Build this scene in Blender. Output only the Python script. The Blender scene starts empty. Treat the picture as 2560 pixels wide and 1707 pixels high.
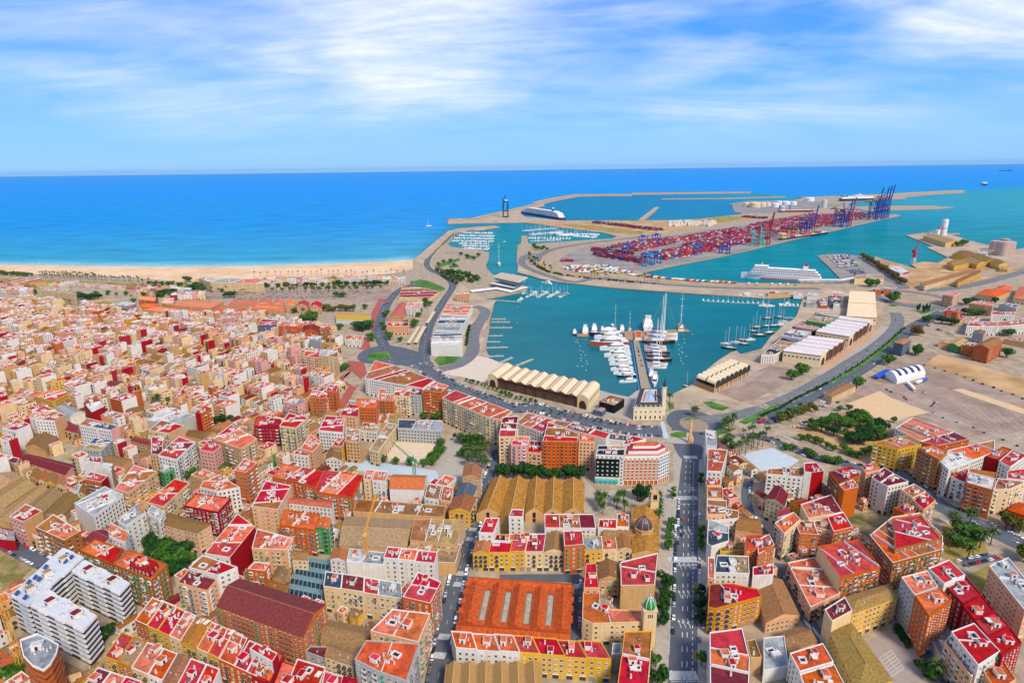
import bpy, math, random
import numpy as np
from mathutils import Matrix, Vector
from mathutils.geometry import tessellate_polygon

R = random.Random(11)
SC = bpy.context.scene
COL = SC.collection
PI = math.pi

# ------------------------------------------------------------------ camera
CAM_H, FOC, HOR, ROLL = 255.0, 1500.0, 417.0, 0.0125     # metres, pixels of a 2560 wide frame
PITCH = math.atan((853.5 - HOR) / FOC)
cam_data = bpy.data.cameras.new('camera')
cam = bpy.data.objects.new('camera', cam_data)
COL.objects.link(cam)
cam_data.sensor_width = 36.0
cam_data.lens = 36.0 * FOC / 2560.0
cam_data.clip_start, cam_data.clip_end = 1.0, 200000.0
cam.matrix_world = (Matrix.Translation((0, 0, CAM_H)) @ Matrix.Rotation(PI / 2 - PITCH, 4, 'X')
     @ Matrix.Rotation(-ROLL, 4, 'Z'))
SC.camera = cam

# ------------------------------------------------------------------ sky, sun, exposure
SUN_EL, SUN_AZ = math.radians(46), math.radians(148)     # azimuth clockwise from +Y (the viewing direction)
world = bpy.data.worlds.new('World')
SC.world = world
world.use_nodes = True
nt = world.node_tree
nt.nodes.clear()

def N(tree, typ, **kw):
 n = tree.nodes.new(typ)
 for k, v in kw.items():
  if k.startswith('i_'):
   key = k[2:]
   n.inputs[int(key) if key.isdigit() else key.replace('_', ' ')].default_value = v
  else:
   setattr(n, k, v)
 return n

def ramp(tree, stops, interp='LINEAR'):
 n = tree.nodes.new('ShaderNodeValToRGB')
 e = n.color_ramp.elements
 n.color_ramp.interpolation = interp
 while len(e) > 1:
  e.remove(e[-1])
 e[0].position, e[0].color = stops[0][0], stops[0][1]
 for p, c in stops[1:]:
  q = e.new(p)
  q.color = c
 return n

def lin(h, k=1.0):
 h = h.lstrip('#')
 o = []
 for i in (0, 2, 4):
  c = int(h[i:i + 2], 16) / 255
  o.append((c / 12.92 if c < 0.04045 else ((c + 0.055) / 1.055) ** 2.4) * k)
 return (o[0], o[1], o[2], 1.0)

def build_world():
 L = nt.links.new
 out = N(nt, 'ShaderNodeOutputWorld')
 sky = N(nt, 'ShaderNodeTexSky', sky_type='NISHITA')
 sky.sun_disc = False
 sky.sun_elevation, sky.sun_rotation = SUN_EL, SUN_AZ
 sky.air_density, sky.dust_density, sky.ozone_density = 1.0, 0.4, 3.0
 nis = N(nt, 'ShaderNodeMix', data_type='RGBA', blend_type='MULTIPLY')
 nis.inputs[0].default_value = 1.0
 nis.inputs[7].default_value = (0.07, 0.09, 0.11, 1)
 L(sky.outputs[0], nis.inputs[6])
 tc = N(nt, 'ShaderNodeTexCoord')
 sep = N(nt, 'ShaderNodeSeparateXYZ')
 L(tc.outputs['Generated'], sep.inputs[0])
 zc = N(nt, 'ShaderNodeMath', operation='MAXIMUM')
 L(sep.outputs[2], zc.inputs[0])
 zc.inputs[1].default_value = 0.0
 # clear air: pale over the sea, deep blue higher up
 air = ramp(nt, [(0.0, lin('#86bcf4')), (0.05, lin('#7ab8f6')), (0.11, lin('#4aa4f6')), (0.17, lin('#1c90f4')), (0.24, lin('#0884ee')), (1.0, lin('#1468c4'))])
 L(zc.outputs[0], air.inputs[0])
 base = N(nt, 'ShaderNodeMix', data_type='RGBA')
 base.inputs[0].default_value = 0.85
 L(nis.outputs[2], base.inputs[6])
 L(air.outputs[0], base.inputs[7])
 za = N(nt, 'ShaderNodeMath', operation='ADD')
 L(zc.outputs[0], za.inputs[0])
 za.inputs[1].default_value = 0.17
 dv = []
 for k in (0, 1):
  d = N(nt, 'ShaderNodeMath', operation='DIVIDE')
  L(sep.outputs[k], d.inputs[0])
  L(za.outputs[0], d.inputs[1])
  dv.append(d)
 cmb = N(nt, 'ShaderNodeCombineXYZ')
 L(dv[0].outputs[0], cmb.inputs[0])
 L(dv[1].outputs[0], cmb.inputs[1])

 def noise(scale, loc, rot, sc, detail, rough, dist=0.0):
  m = N(nt, 'ShaderNodeMapping')
  m.inputs['Location'].default_value = loc
  m.inputs['Rotation'].default_value = (0, 0, rot)
  m.inputs['Scale'].default_value = sc
  L(cmb.outputs[0], m.inputs['Vector'])
  n = N(nt, 'ShaderNodeTexNoise')
  for k, v in (('Scale', scale), ('Detail', detail), ('Roughness', rough), ('Distortion', dist)):
   n.inputs[k].default_value = v
  L(m.outputs[0], n.inputs['Vector'])
  return n

 def op(kind, a, b):
  n = N(nt, 'ShaderNodeMath', operation=kind)
  for i, v in enumerate((a, b)):
   if isinstance(v, (int, float)):
    n.inputs[i].default_value = v
   else:
    L(v, n.inputs[i])
  return n.outputs[0]
 big = noise(0.62, SKY_A, 0.25, (0.75, 1.0, 1), 4, 0.5, 0.6)
 wisp = noise(1.7, SKY_B, -0.30, (0.45, 1.5, 1), 10, 0.66, 1.2)
 fine = noise(6.0, (2.0, 1.0, 0), -0.2, (0.6, 1.3, 1), 8, 0.68, 0.8)
 r1 = ramp(nt, [(0.40, (0, 0, 0, 1)), (0.62, (1, 1, 1, 1))])
 L(big.outputs['Fac'], r1.inputs[0])
 r2 = ramp(nt, [(0.30, (0.0, 0.0, 0.0, 1)), (0.70, (1, 1, 1, 1))])
 L(wisp.outputs['Fac'], r2.inputs[0])
 r3 = ramp(nt, [(0.25, (0.62, 0.62, 0.62, 1)), (0.72, (1, 1, 1, 1))])
 L(fine.outputs['Fac'], r3.inputs[0])
 dens = op('MULTIPLY', op('ADD', op('MULTIPLY', r1.outputs[0], 0.62), op('MULTIPLY', op('MULTIPLY', r1.outputs[0], r2.outputs[0]), 0.55)), r3.outputs[0])
 dens = op('ADD', dens, op('MULTIPLY', r2.outputs[0], 0.16))
 fade = ramp(nt, [(0.0, (0.02, 0.02, 0.02, 1)), (0.035, (0.12, 0.12, 0.12, 1)), (0.075, (0.6, 0.6, 0.6, 1)), (0.13, (0.95, 0.95, 0.95, 1)), (0.4, (1, 1, 1, 1))])
 L(zc.outputs[0], fade.inputs[0])
 cov = op('MINIMUM', op('MULTIPLY', dens, fade.outputs[0]), 1.0)
 mix = N(nt, 'ShaderNodeMix', data_type='RGBA')
 L(cov, mix.inputs[0])
 L(base.outputs[2], mix.inputs[6])
 mix.inputs[7].default_value = (0.76, 0.81, 0.93, 1)
 bg = N(nt, 'ShaderNodeBackground')
 bg.inputs['Strength'].default_value = SKY_S
 L(mix.outputs[2], bg.inputs[0])
 L(bg.outputs[0], out.inputs[0])

SKY_A, SKY_B, SKY_S = (10.1, 8.3, 0), (3.7, 7.7, 0), 0.80
build_world()
sun_data = bpy.data.lights.new('sun', 'SUN')
sun_data.energy = 3.0
sun_data.angle = math.radians(14)
sun_data.color = (1.0, 0.89, 0.74)
sun = bpy.data.objects.new('sun', sun_data)
COL.objects.link(sun)
_d = Vector((math.sin(SUN_AZ) * math.cos(SUN_EL), math.cos(SUN_AZ) * math.cos(SUN_EL), math.sin(SUN_EL)))
sun.rotation_euler = _d.to_track_quat('Z', 'Y').to_euler()
sun.location = (0, 0, 600)
SC.view_settings.view_transform = 'Standard'
SC.view_settings.look = 'None'
SC.view_settings.exposure = 0.64
SC.view_settings.gamma = 1.0
SC.view_settings.use_curve_mapping = False
SC.cycles.max_bounces = 5
SC.cycles.diffuse_bounces = 3
SC.cycles.glossy_bounces = 2

# ------------------------------------------------------------------ survey: photo pixel -> point on a level plane
TILES = {'F': (0, 0, 0.91875)}
for _r, _y in (('A', 1280), ('B', 960), ('C', 640)):
 for _c in range(4):
  TILES[_r + str(_c)] = (640 * _c, _y, 3.672)
TILES['D0'] = (1000, 400, 3.672)
TILES['D1'] = (1500, 400, 4.2)
TILES['D2'] = (2000, 400, 4.2)
_CR, _SR, _CP, _SP = math.cos(ROLL), math.sin(ROLL), math.cos(PITCH), math.sin(PITCH)

def G(x, y, z=0.0):
 dx, dy = x - 1280.0, y - 853.5
 dx, dy = dx * _CR - dy * _SR, dx * _SR + dy * _CR
 fy, fz = FOC * _CP - dy * _SP, -FOC * _SP - dy * _CP
 t = (z - CAM_H) / min(fz, -1.5)
 return (dx * t, fy * t)

def proj(X, Y, Z):
 u = Z - CAM_H
 depth = Y * _CP - u * _SP
 dn = -(Y * _SP + u * _CP)
 x, y = X / depth * FOC, dn / depth * FOC
 return (1280 + x * _CR + y * _SR, 853.5 - x * _SR + y * _CR)

def T(tile, x, y, z=0.0):
 x0, y0, s = TILES[tile]
 return G(x0 + x / s, y0 + y / s, z)

def pts_of(tile, text, z=0.0):
 out = []
 for w in text.split():
  t = tile
  if ':' in w:
   t, w = w.split(':')
  a, b = w.split(',')
  out.append(T(t, float(a), float(b), z))
 return out

# ------------------------------------------------------------------ materials
MATS = {}

def mat(name, col, rough=0.85, var=0.22, scale=0.35, spec=0.3, streak=0.0, bump=0.0, bscale=3.0, metal=0.0, objcol=False, tone2=None, rnd=0.0):
 """matte surface: base colour varied by world-space noise, with optional vertical rain streaks and fine relief"""
 if name in MATS:
  return MATS[name]
 m = bpy.data.materials.new(name)
 m.use_nodes = True
 t = m.node_tree
 L = t.links.new
 b = t.nodes['Principled BSDF']
 b.inputs['Roughness'].default_value = rough
 b.inputs['Specular IOR Level'].default_value = spec
 b.inputs['Metallic'].default_value = metal
 geo = N(t, 'ShaderNodeNewGeometry')
 n = N(t, 'ShaderNodeTexNoise')
 n.inputs['Scale'].default_value = scale
 n.inputs['Detail'].default_value = 5
 n.inputs['Roughness'].default_value = 0.65
 L(geo.outputs['Position'], n.inputs['Vector'])
 mr = N(t, 'ShaderNodeMapRange')
 mr.inputs[1].default_value, mr.inputs[2].default_value = 0.3, 0.7
 mr.inputs[3].default_value, mr.inputs[4].default_value = 1 - var, 1 + var * 0.35
 L(n.outputs['Fac'], mr.inputs[0])
 val = mr.outputs[0]
 if streak:
  mp = N(t, 'ShaderNodeMapping')
  mp.inputs['Scale'].default_value = (1.1, 1.1, 0.07)
  L(geo.outputs['Position'], mp.inputs['Vector'])
  n2 = N(t, 'ShaderNodeTexNoise')
  n2.inputs['Scale'].default_value = 1.6
  n2.inputs['Detail'].default_value = 3
  L(mp.outputs[0], n2.inputs['Vector'])
  m3 = N(t, 'ShaderNodeMapRange')
  m3.inputs[1].default_value, m3.inputs[2].default_value = 0.35, 0.6
  m3.inputs[3].default_value, m3.inputs[4].default_value = 1 - streak, 1.0
  L(n2.outputs['Fac'], m3.inputs[0])
  mm = N(t, 'ShaderNodeMath', operation='MULTIPLY')
  L(val, mm.inputs[0])
  L(m3.outputs[0], mm.inputs[1])
  val = mm.outputs[0]
 mx = N(t, 'ShaderNodeMix', data_type='RGBA', blend_type='MULTIPLY')
 mx.inputs[0].default_value = 1.0
 base = None
 if objcol:
  oi = N(t, 'ShaderNodeObjectInfo')
  base = oi.outputs['Color']
 if tone2:
  n4 = N(t, 'ShaderNodeTexNoise')
  n4.inputs['Scale'].default_value = scale * 0.35
  n4.inputs['Detail'].default_value = 6
  L(geo.outputs['Position'], n4.inputs['Vector'])
  r4 = ramp(t, [(0.42, (0, 0, 0, 1)), (0.6, (1, 1, 1, 1))])
  L(n4.outputs['Fac'], r4.inputs[0])
  m4 = N(t, 'ShaderNodeMix', data_type='RGBA')
  L(r4.outputs[0], m4.inputs[0])
  m4.inputs[6].default_value = col
  m4.inputs[7].default_value = tone2
  base = m4.outputs[2]
 if base is not None:
  L(base, mx.inputs[6])
 else:
  mx.inputs[6].default_value = col
 L(val, mx.inputs[7])
 colour = mx.outputs[2]
 if rnd:
  o2 = N(t, 'ShaderNodeObjectInfo')
  hv = N(t, 'ShaderNodeHueSaturation')
  for key, lo, hi in (('Value', 1 - rnd, 1 + rnd * .5), ('Hue', .5 - rnd * .01, .5 + rnd * .06), ('Saturation', 1 - rnd * .35, 1.06)):
   r9 = N(t, 'ShaderNodeMapRange')
   r9.inputs[3].default_value, r9.inputs[4].default_value = lo, hi
   fr = N(t, 'ShaderNodeMath', operation='FRACT')
   ml = N(t, 'ShaderNodeMath', operation='MULTIPLY')
   ml.inputs[1].default_value = {'Value': 1.0, 'Hue': 7.3, 'Saturation': 13.7}[key]
   L(o2.outputs['Random'], ml.inputs[0])
   L(ml.outputs[0], fr.inputs[0])
   L(fr.outputs[0], r9.inputs[0])
   L(r9.outputs[0], hv.inputs[key])
  L(colour, hv.inputs['Color'])
  colour = hv.outputs[0]
 L(colour, b.inputs['Base Color'])
 if bump:
  n3 = N(t, 'ShaderNodeTexNoise')
  n3.inputs['Scale'].default_value = bscale
  n3.inputs['Detail'].default_value = 3
  L(geo.outputs['Position'], n3.inputs['Vector'])
  bp = N(t, 'ShaderNodeBump')
  bp.inputs['Strength'].default_value = bump
  bp.inputs['Distance'].default_value = 0.2
  L(n3.outputs['Fac'], bp.inputs['Height'])
  L(bp.outputs[0], b.inputs['Normal'])
 MATS[name] = m
 return m

K = 0.80
WALL = {'w': ('white', '#f4eee4'), 'c': ('cream', '#f6d4a0'), 'p': ('peach', '#f5b888'), 't': ('tan', '#e0b07a'), 'o': ('orange brick', '#d8661e'),
  'b': ('brown brick', '#b46c2c'), 'r': ('dark red', '#b30f28'), 'k': ('pink', '#efb0a4'), 'y': ('yellow', '#f0b848'), 'g': ('grey', '#bcbcb8'),
  'n': ('green', '#4da05a'), 'l': ('pale blue', '#a6cbe6'), 'd': ('black', '#14181f'), 's': ('slate blue', '#5b7088'), 'z': ('ochre', '#d98a20')}
ROOF = {'R': ('red', '#d41c38'), 'C': ('coral', '#f0704a'), 'T': ('terracotta', '#b8703e'), 'B': ('brown', '#9c6e42'), 'O': ('orange', '#dc5c26'),
  'G': ('grey', '#a9b0b2'), 'M': ('maroon', '#8a2634'), 'W': ('white', '#e6e2dc'), 'S': ('slate', '#4c5c6c'), 'Y': ('tan', '#bb9668'),
  'D': ('dark', '#2c3138'), 'L': ('blue', '#2f6fb4'), 'U': ('yellow ochre', '#d29a2c'), 'V': ('olive', '#9e7c40')}

def wmat(c):
 n, h = WALL[c]
 return mat('plaster_' + n.replace(' ', '_'), lin(h, K), 0.9, 0.13, 0.22, 0.2, 0.16, rnd=0.10)

def rmat(c, tiled=False):
 n, h = ROOF[c]
 if tiled:
  return mat('roof_tiles_' + n.replace(' ', '_'), lin(h, K), 0.9, 0.5, 0.8, 0.2, 0, 0.6, 4.0, rnd=0.3)
 return mat('terrace_' + n.replace(' ', '_'), lin(h, K), 0.85, 0.42, 0.5, 0.2, 0, 0, tone2=lin(h, K * 0.66), rnd=0.22)

def flat(name, hexcol, rough=0.7, var=0.08, scale=0.4, spec=0.35, k=K, **kw):
 return mat(name, lin(hexcol, k), rough, var, scale, spec, **kw)

M_WHITE = flat('white_paint', '#efece8')
M_GLASS = flat('window_glass', '#2a3440', 0.12, 0.35, 0.5, 0.6)
M_DARK = flat('dark_opening', '#241f1e')
M_FRAME = flat('window_frame_white', '#e9e4da')
M_SHUT = flat('roller_shutter', '#d8c9ae')
M_GREEN = flat('green_awning', '#1d8a5c')
M_STEEL = flat('steel_grey', '#8c9196')
M_CONC = flat('concrete', '#bcae9a', 0.9, 0.25, 0.15)
M_OBJ = mat('painted', (1, 1, 1, 1), 0.45, 0.05, 0.5, 0.4, objcol=True)
M_CAR = mat('car_paint', (1, 1, 1, 1), 0.25, 0.03, 0.5, 0.5, objcol=True)
M_TYRE = flat('rubber', '#1a1a1c')

# ------------------------------------------------------------------ mesh helpers
class MB:
 def __init__(s):
  s.v, s.f, s.m, s.mats = [], [], [], []

 def mi(s, m):
  if m not in s.mats:
   s.mats.append(m)
  return s.mats.index(m)

 def face(s, pts, m):
  n = len(s.v)
  s.v.extend(pts)
  s.f.append(tuple(range(n, n + len(pts))))
  s.m.append(s.mi(m))

 def box(s, x0, x1, y0, y1, z0, z1, m, top=None, bottom=True):
  n = len(s.v)
  s.v.extend([(x0, y0, z0), (x1, y0, z0), (x1, y1, z0), (x0, y1, z0), (x0, y0, z1), (x1, y0, z1), (x1, y1, z1), (x0, y1, z1)])
  k = s.mi(m)
  fs = [(0, 1, 5, 4), (1, 2, 6, 5), (2, 3, 7, 6), (3, 0, 4, 7)]
  for f in fs:
   s.f.append(tuple(n + i for i in f))
   s.m.append(k)
  s.f.append((n + 4, n + 5, n + 6, n + 7))
  s.m.append(s.mi(top) if top else k)
  if bottom:
   s.f.append((n + 3, n + 2, n + 1, n))
   s.m.append(k)

 def obox(s, c, u, w, d, z0, z1, m, top=None):
  """oriented box: centre c (x,y), unit direction u, full width w along u, full depth d across"""
  a, b = u
  hw, hd = w / 2, d / 2
  p = [(c[0] + a * i * hw - b * j * hd, c[1] + b * i * hw + a * j * hd) for i, j in ((-1, -1), (1, -1), (1, 1), (-1, 1))]
  s.prism(p, z0, z1, m, top)

 def prism(s, p, z0, z1, m, top=None, bottom=True):
  """vertical prism over a CCW polygon; m may be a list with one material per side"""
  n = len(s.v)
  k = len(p)
  s.v.extend([(q[0], q[1], z0) for q in p] + [(q[0], q[1], z1) for q in p])
  for i in range(k):
   j = (i + 1) % k
   s.f.append((n + i, n + j, n + k + j, n + k + i))
   s.m.append(s.mi(m[i] if isinstance(m, list) else m))
  tm = top or (m[0] if isinstance(m, list) else m)
  if k <= 4:
   s.f.append(tuple(range(n + k, n + 2 * k)))
   s.m.append(s.mi(tm))
  else:
   for tr in tessellate_polygon([[Vector((q[0], q[1], 0)) for q in p]]):
    a, b, c = tr
    A, B, C = p[a], p[b], p[c]
    if (B[0] - A[0]) * (C[1] - A[1]) - (B[1] - A[1]) * (C[0] - A[0]) < 0:
     b, c = c, b
    s.f.append((n + k + a, n + k + b, n + k + c))
    s.m.append(s.mi(tm))

 def beam(s, a, b, w, m, h=None):
  """square bar from a to b"""
  A, B = Vector(a), Vector(b)
  d = B - A
  if d.length < 1e-6:
   return
  q = d.to_track_quat('Z', 'Y')
  x, y = q @ Vector((1, 0, 0)), q @ Vector((0, 1, 0))
  hw, hh = w / 2, (h or w) / 2
  n = len(s.v)
  for P in (A, B):
   for i, j in ((-1, -1), (1, -1), (1, 1), (-1, 1)):
    s.v.append(tuple(P + x * i * hw + y * j * hh))
  k = s.mi(m)
  for f in ((0, 1, 5, 4), (1, 2, 6, 5), (2, 3, 7, 6), (3, 0, 4, 7), (4, 5, 6, 7), (3, 2, 1, 0)):
   s.f.append(tuple(n + i for i in f))
   s.m.append(k)

 def lathe(s, prof, m, seg=12, c=(0, 0), a0=0.0):
  """surface of revolution; prof = [(r, z), ...]"""
  n = len(s.v)
  for r, z in prof:
   for i in range(seg):
    a = a0 + 2 * PI * i / seg
    s.v.append((c[0] + r * math.cos(a), c[1] + r * math.sin(a), z))
  k = s.mi(m)
  for q in range(len(prof) - 1):
   for i in range(seg):
    j = (i + 1) % seg
    s.f.append((n + q * seg + i, n + q * seg + j, n + (q + 1) * seg + j, n + (q + 1) * seg + i))
    s.m.append(k)
  s.f.append(tuple(n + (len(prof) - 1) * seg + i for i in range(seg)))
  s.m.append(k)

 def mesh(s, name, smooth=False):
  me = bpy.data.meshes.new(name)
  me.from_pydata(s.v, [], s.f)
  for m in s.mats:
   me.materials.append(m)
  if s.m:
   me.polygons.foreach_set('material_index', s.m)
  if smooth:
   me.polygons.foreach_set('use_smooth', [True] * len(s.f))
  me.update()
  return me

 def obj(s, name, parent=None, loc=(0, 0, 0), rot=0.0, smooth=False, **kw):
  return OB(name, s.mesh(name, smooth), parent, loc, rot, **kw)

def OB(name, data, parent=None, loc=(0, 0, 0), rot=0.0, scale=None, color=None, label=None, cat=None, group=None, kind=None):
 o = bpy.data.objects.new(name, data)
 COL.objects.link(o)
 o.location = loc
 if rot:
  o.rotation_euler = (0, 0, rot)
 if scale is not None:
  o.scale = scale if not isinstance(scale, (int, float)) else (scale, scale, scale)
 if color is not None:
  o.color = color
 if parent is not None:
  o.parent = parent
 tag(o, label, cat, group, kind)
 return o

def tag(o, label=None, cat=None, group=None, kind=None):
 if label:
  o['label'] = label
 if cat:
  o['category'] = cat
 if group:
  o['group'] = group
 if kind:
  o['kind'] = kind
 return o

def copy_tree(o, parent=None):
 c = o.copy()
 COL.objects.link(c)
 c.parent = parent
 for ch in KIDS.get(o.name, ()):
  copy_tree(ch, c)
 return c

KIDS = {}

def remember(o):
 """note a finished thing's children once, so copies need no scene search"""
 def walk(p):
  KIDS[p.name] = [q for q in p.children]
  for q in KIDS[p.name]:
   walk(q)
 walk(o)
 return o

def area(p):
 return 0.5 * sum(p[i][0] * p[(i + 1) % len(p)][1] - p[(i + 1) % len(p)][0] * p[i][1] for i in range(len(p)))

def ccw(p):
 return p if area(p) > 0 else p[::-1]

def inset(p, d):
 """move every side of a CCW polygon inwards by d"""
 k = len(p)
 out = []
 for i in range(k):
  a, b, c = Vector(p[i - 1]), Vector(p[i]), Vector(p[(i + 1) % k])
  e1, e2 = (b - a), (c - b)
  if e1.length < 1e-6 or e2.length < 1e-6:
   out.append(tuple(b))
   continue
  e1.normalize()
  e2.normalize()
  n1, n2 = Vector((-e1.y, e1.x)), Vector((-e2.y, e2.x))
  s = n1 + n2
  q = 1 + n1.dot(n2)
  if q < 0.25:
   out.append(tuple(b + n1 * d))
  else:
   out.append(tuple(b + s * (d / q)))
 return out

def inpoly(x, y, p):
 c = False
 j = len(p) - 1
 for i in range(len(p)):
  if (p[i][1] > y) != (p[j][1] > y) and x < (p[j][0] - p[i][0]) * (y - p[i][1]) / (p[j][1] - p[i][1]) + p[i][0]:
   c = not c
  j = i
 return c

def resample(line, step):
 """points and unit directions every step metres along a polyline"""
 out = []
 rest = 0.0
 for a, b in zip(line, line[1:]):
  L = math.dist(a, b)
  if L < 1e-6:
   continue
  u = ((b[0] - a[0]) / L, (b[1] - a[1]) / L)
  d = rest
  while d < L:
   out.append(((a[0] + u[0] * d, a[1] + u[1] * d), u))
   d += step
  rest = d - L
 return out

# occupancy raster, 2 m cells, so that fill-in houses keep off streets, squares and surveyed buildings
OX, OY, ON_X, ON_Y, CS = -1950, 180, 1440, 840, 2.5
OCC = np.zeros((ON_Y, ON_X), np.uint8)
_gx = OX + (np.arange(ON_X) + 0.5) * CS
_gy = OY + (np.arange(ON_Y) + 0.5) * CS

def occupy(p, val=1, grow=0.0):
 if grow:
  p = inset(ccw(p), -grow)
 xs, ys = [q[0] for q in p], [q[1] for q in p]
 i0, i1 = max(0, int((min(xs) - OX) / CS)), min(ON_X, int((max(xs) - OX) / CS) + 2)
 j0, j1 = max(0, int((min(ys) - OY) / CS)), min(ON_Y, int((max(ys) - OY) / CS) + 2)
 if i0 >= i1 or j0 >= j1:
  return
 X, Y = np.meshgrid(_gx[i0:i1], _gy[j0:j1])
 c = np.zeros(X.shape, bool)
 k = len(p)
 j = k - 1
 for i in range(k):
  if p[i][1] != p[j][1]:
   c ^= ((p[i][1] > Y) != (p[j][1] > Y)) & (X < (p[j][0] - p[i][0]) * (Y - p[i][1]) / (p[j][1] - p[i][1]) + p[i][0])
  j = i
 OCC[j0:j1, i0:i1][c] = val

def busy(p):
 """share of a small polygon's sample points that are taken"""
 cx, cy = sum(q[0] for q in p) / len(p), sum(q[1] for q in p) / len(p)
 n = t = 0
 for q in list(p) + [(cx, cy)] + [((p[i][0] + p[i - 1][0]) / 2, (p[i][1] + p[i - 1][1]) / 2) for i in range(len(p))]:
  for k in (1.0, 0.55):
   i, j = int((cx + (q[0] - cx) * k - OX) / CS), int((cy + (q[1] - cy) * k - OY) / CS)
   n += 1
   if not (0 <= i < ON_X and 0 <= j < ON_Y) or OCC[j, i]:
    t += 1
 return t / n

def sheet(name, p, z, m, kind='structure', label=None, occ=True, parent=None, cat=None):
 """flat area laid on the ground"""
 p = ccw(p)
 v = [(q[0], q[1], 0.0) for q in p]
 fs = []
 for a, b, c in tessellate_polygon([[Vector(q) for q in v]]):
  A, B, C = p[a], p[b], p[c]
  if (B[0] - A[0]) * (C[1] - A[1]) - (B[1] - A[1]) * (C[0] - A[0]) < 0:
   b, c = c, b
  fs.append((a, b, c))
 me = bpy.data.meshes.new(name)
 me.from_pydata(v, [], fs)
 me.materials.append(m)
 me.update()
 if occ:
  occupy(p)
 return OB(name, me, parent, (0, 0, z), kind=kind, label=label, cat=cat)

def land(name, p, z, m, side, label, zb=-4.0, cat=None):
 b = MB()
 b.prism(ccw(p), zb, z, side, m)
 return b.obj(name, kind='structure', label=label, cat=cat)

def ribbon(line, w0, w1=None):
 """polygon around a polyline, half widths w0 (left) and w1 (right)"""
 w1 = w0 if w1 is None else w1
 l, r = [], []
 k = len(line)
 for i in range(k):
  a, b = line[max(0, i - 1)], line[min(k - 1, i + 1)]
  d = Vector((b[0] - a[0], b[1] - a[1])).normalized()
  n = (-d.y, d.x)
  l.append((line[i][0] + n[0] * w0, line[i][1] + n[1] * w0))
  r.append((line[i][0] - n[0] * w1, line[i][1] - n[1] * w1))
 return l + r[::-1]

def smooth_line(p, n=4):
 """Catmull-Rom through the points"""
 out = []
 for i in range(len(p) - 1):
  a, b, c, d = p[max(0, i - 1)], p[i], p[i + 1], p[min(len(p) - 1, i + 2)]
  for k in range(n):
   t = k / n
   out.append(tuple(0.5 * (2 * b[q] + (c[q] - a[q]) * t + (2 * a[q] - 5 * b[q] + 4 * c[q] - d[q]) * t * t
         + (3 * b[q] - a[q] - 3 * c[q] + d[q]) * t ** 3) for q in (0, 1)))
 out.append(tuple(p[-1]))
 return out

# ================================================================== THE SETTING
M_GROUND = flat('street_ground', '#b9a68c', 0.95, 0.22, 0.25, tone2=lin('#a38f76', K))
M_ASPH = flat('asphalt', '#5f656d', 0.9, 0.22, 0.1, k=0.75)
M_ASPH2 = flat('worn_asphalt', '#7b7d7e', 0.92, 0.25, 0.08, k=0.75)
M_PAVE = flat('paving', '#b5ab9c', 0.9, 0.18, 0.25)
M_REDPAVE = flat('red_paving', '#b0594a', 0.9, 0.2, 0.2)
M_QUAY = flat('quay_concrete', '#c6ae92', 0.92, 0.22, 0.05, tone2=lin('#b09a80', K))
M_QSIDE = flat('quay_wall', '#77705f', 0.95, 0.35, 0.2)
M_YARD = flat('port_asphalt', '#8e8a86', 0.95, 0.3, 0.03, tone2=lin('#a2988c', K))
M_SAND = flat('beach_sand', '#ecc8a0', 0.98, 0.14, 0.03, tone2=lin('#e0b88e', K))
M_DIRT = flat('dirt', '#cfa878', 0.98, 0.3, 0.05, tone2=lin('#b58c5a', K))
M_GRASS = flat('grass', '#5c8a2a', 0.98, 0.45, 0.15, tone2=lin('#3e6a20', K))
M_DRY = flat('dry_grass', '#b29a4e', 0.98, 0.4, 0.08, tone2=lin('#8f8440', K))
M_LOT = flat('parking_lot', '#ae9684', 0.96, 0.3, 0.08, tone2=lin('#9c8472', K))
M_LINE = flat('road_paint', '#e4e4e0', 0.8, 0.25, 1.2)
M_YLINE = flat('yellow_road_paint', '#d8a63c', 0.8, 0.2, 1.2)
M_ROCK = flat('breakwater_stone', '#bfa98a', 0.98, 0.35, 0.06)
M_BLUEPAVE = flat('pale_blue_paving', '#bccad0', 0.9, 0.12, 0.2)
M_SPORT = flat('sports_court', '#c2ccd0', 0.9, 0.1, 0.2)

# coast and harbour line, surveyed
COAST = pts_of('F', '-700,604 -300,606 0,608 200,611 400,613 600,611 750,607 850,603 948,597 968,583 988,566 1010,547 1030,532 1050,525 1090,522 1138,519 1150,523 1110,528 1068,531 1050,541')
MARINA_N = pts_of('D0', '505,690 470,740 440,775 480,800 640,812 740,830 820,850 812,920 790,965 800,1000 835,1035 870,1060')
VELES = pts_of('D0', '870,1060 1000,1150 1165,1160 1160,1205 1000,1240 870,1265 720,1285 865,1320 850,1385 830,1450 812,1568')
WEST = pts_of('C1', '2170,560 2140,690 2118,800 2112,850 2140,930 2200,960 2360,1000')
SOUTH = pts_of('C2', '60,1020 220,1090 420,1130 640,1180 860,1245 985,1285 1075,1290 1140,1237 1190,1226 1270,1230 1330,1262 1470,1266 1640,1185 1700,1118 1790,1040 1890,958 2010,882 2060,868 2100,900')
EAST = pts_of('C3', '-60,850 20,745 120,655 240,575 268,535 300,440 318,392 300,372')
MOLE_S = pts_of('C2', '2360,392 2080,372 1500,334 900,290 400,236 250,205 150,172 85,135 55,95 45,60')
CHAN_E = pts_of('D0', '1092,985 1070,930 1075,860 1080,780 1112,765 1114,695 1168,695 1178,765 1250,768 1500,750 1700,735 1950,722 1990,700 1860,668 1700,648 1480,622 1290,592 1130,576 700,582 440,588')
BW_N = pts_of('D0', '436,556 560,547 660,549 950,482 1240,412 1238,396 1430,350 1620,320 2120,318 2130,302 2350,299')
BW_N2 = pts_of('D1', '1580,334 1582,350 340,368 330,380 0,381')
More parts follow.
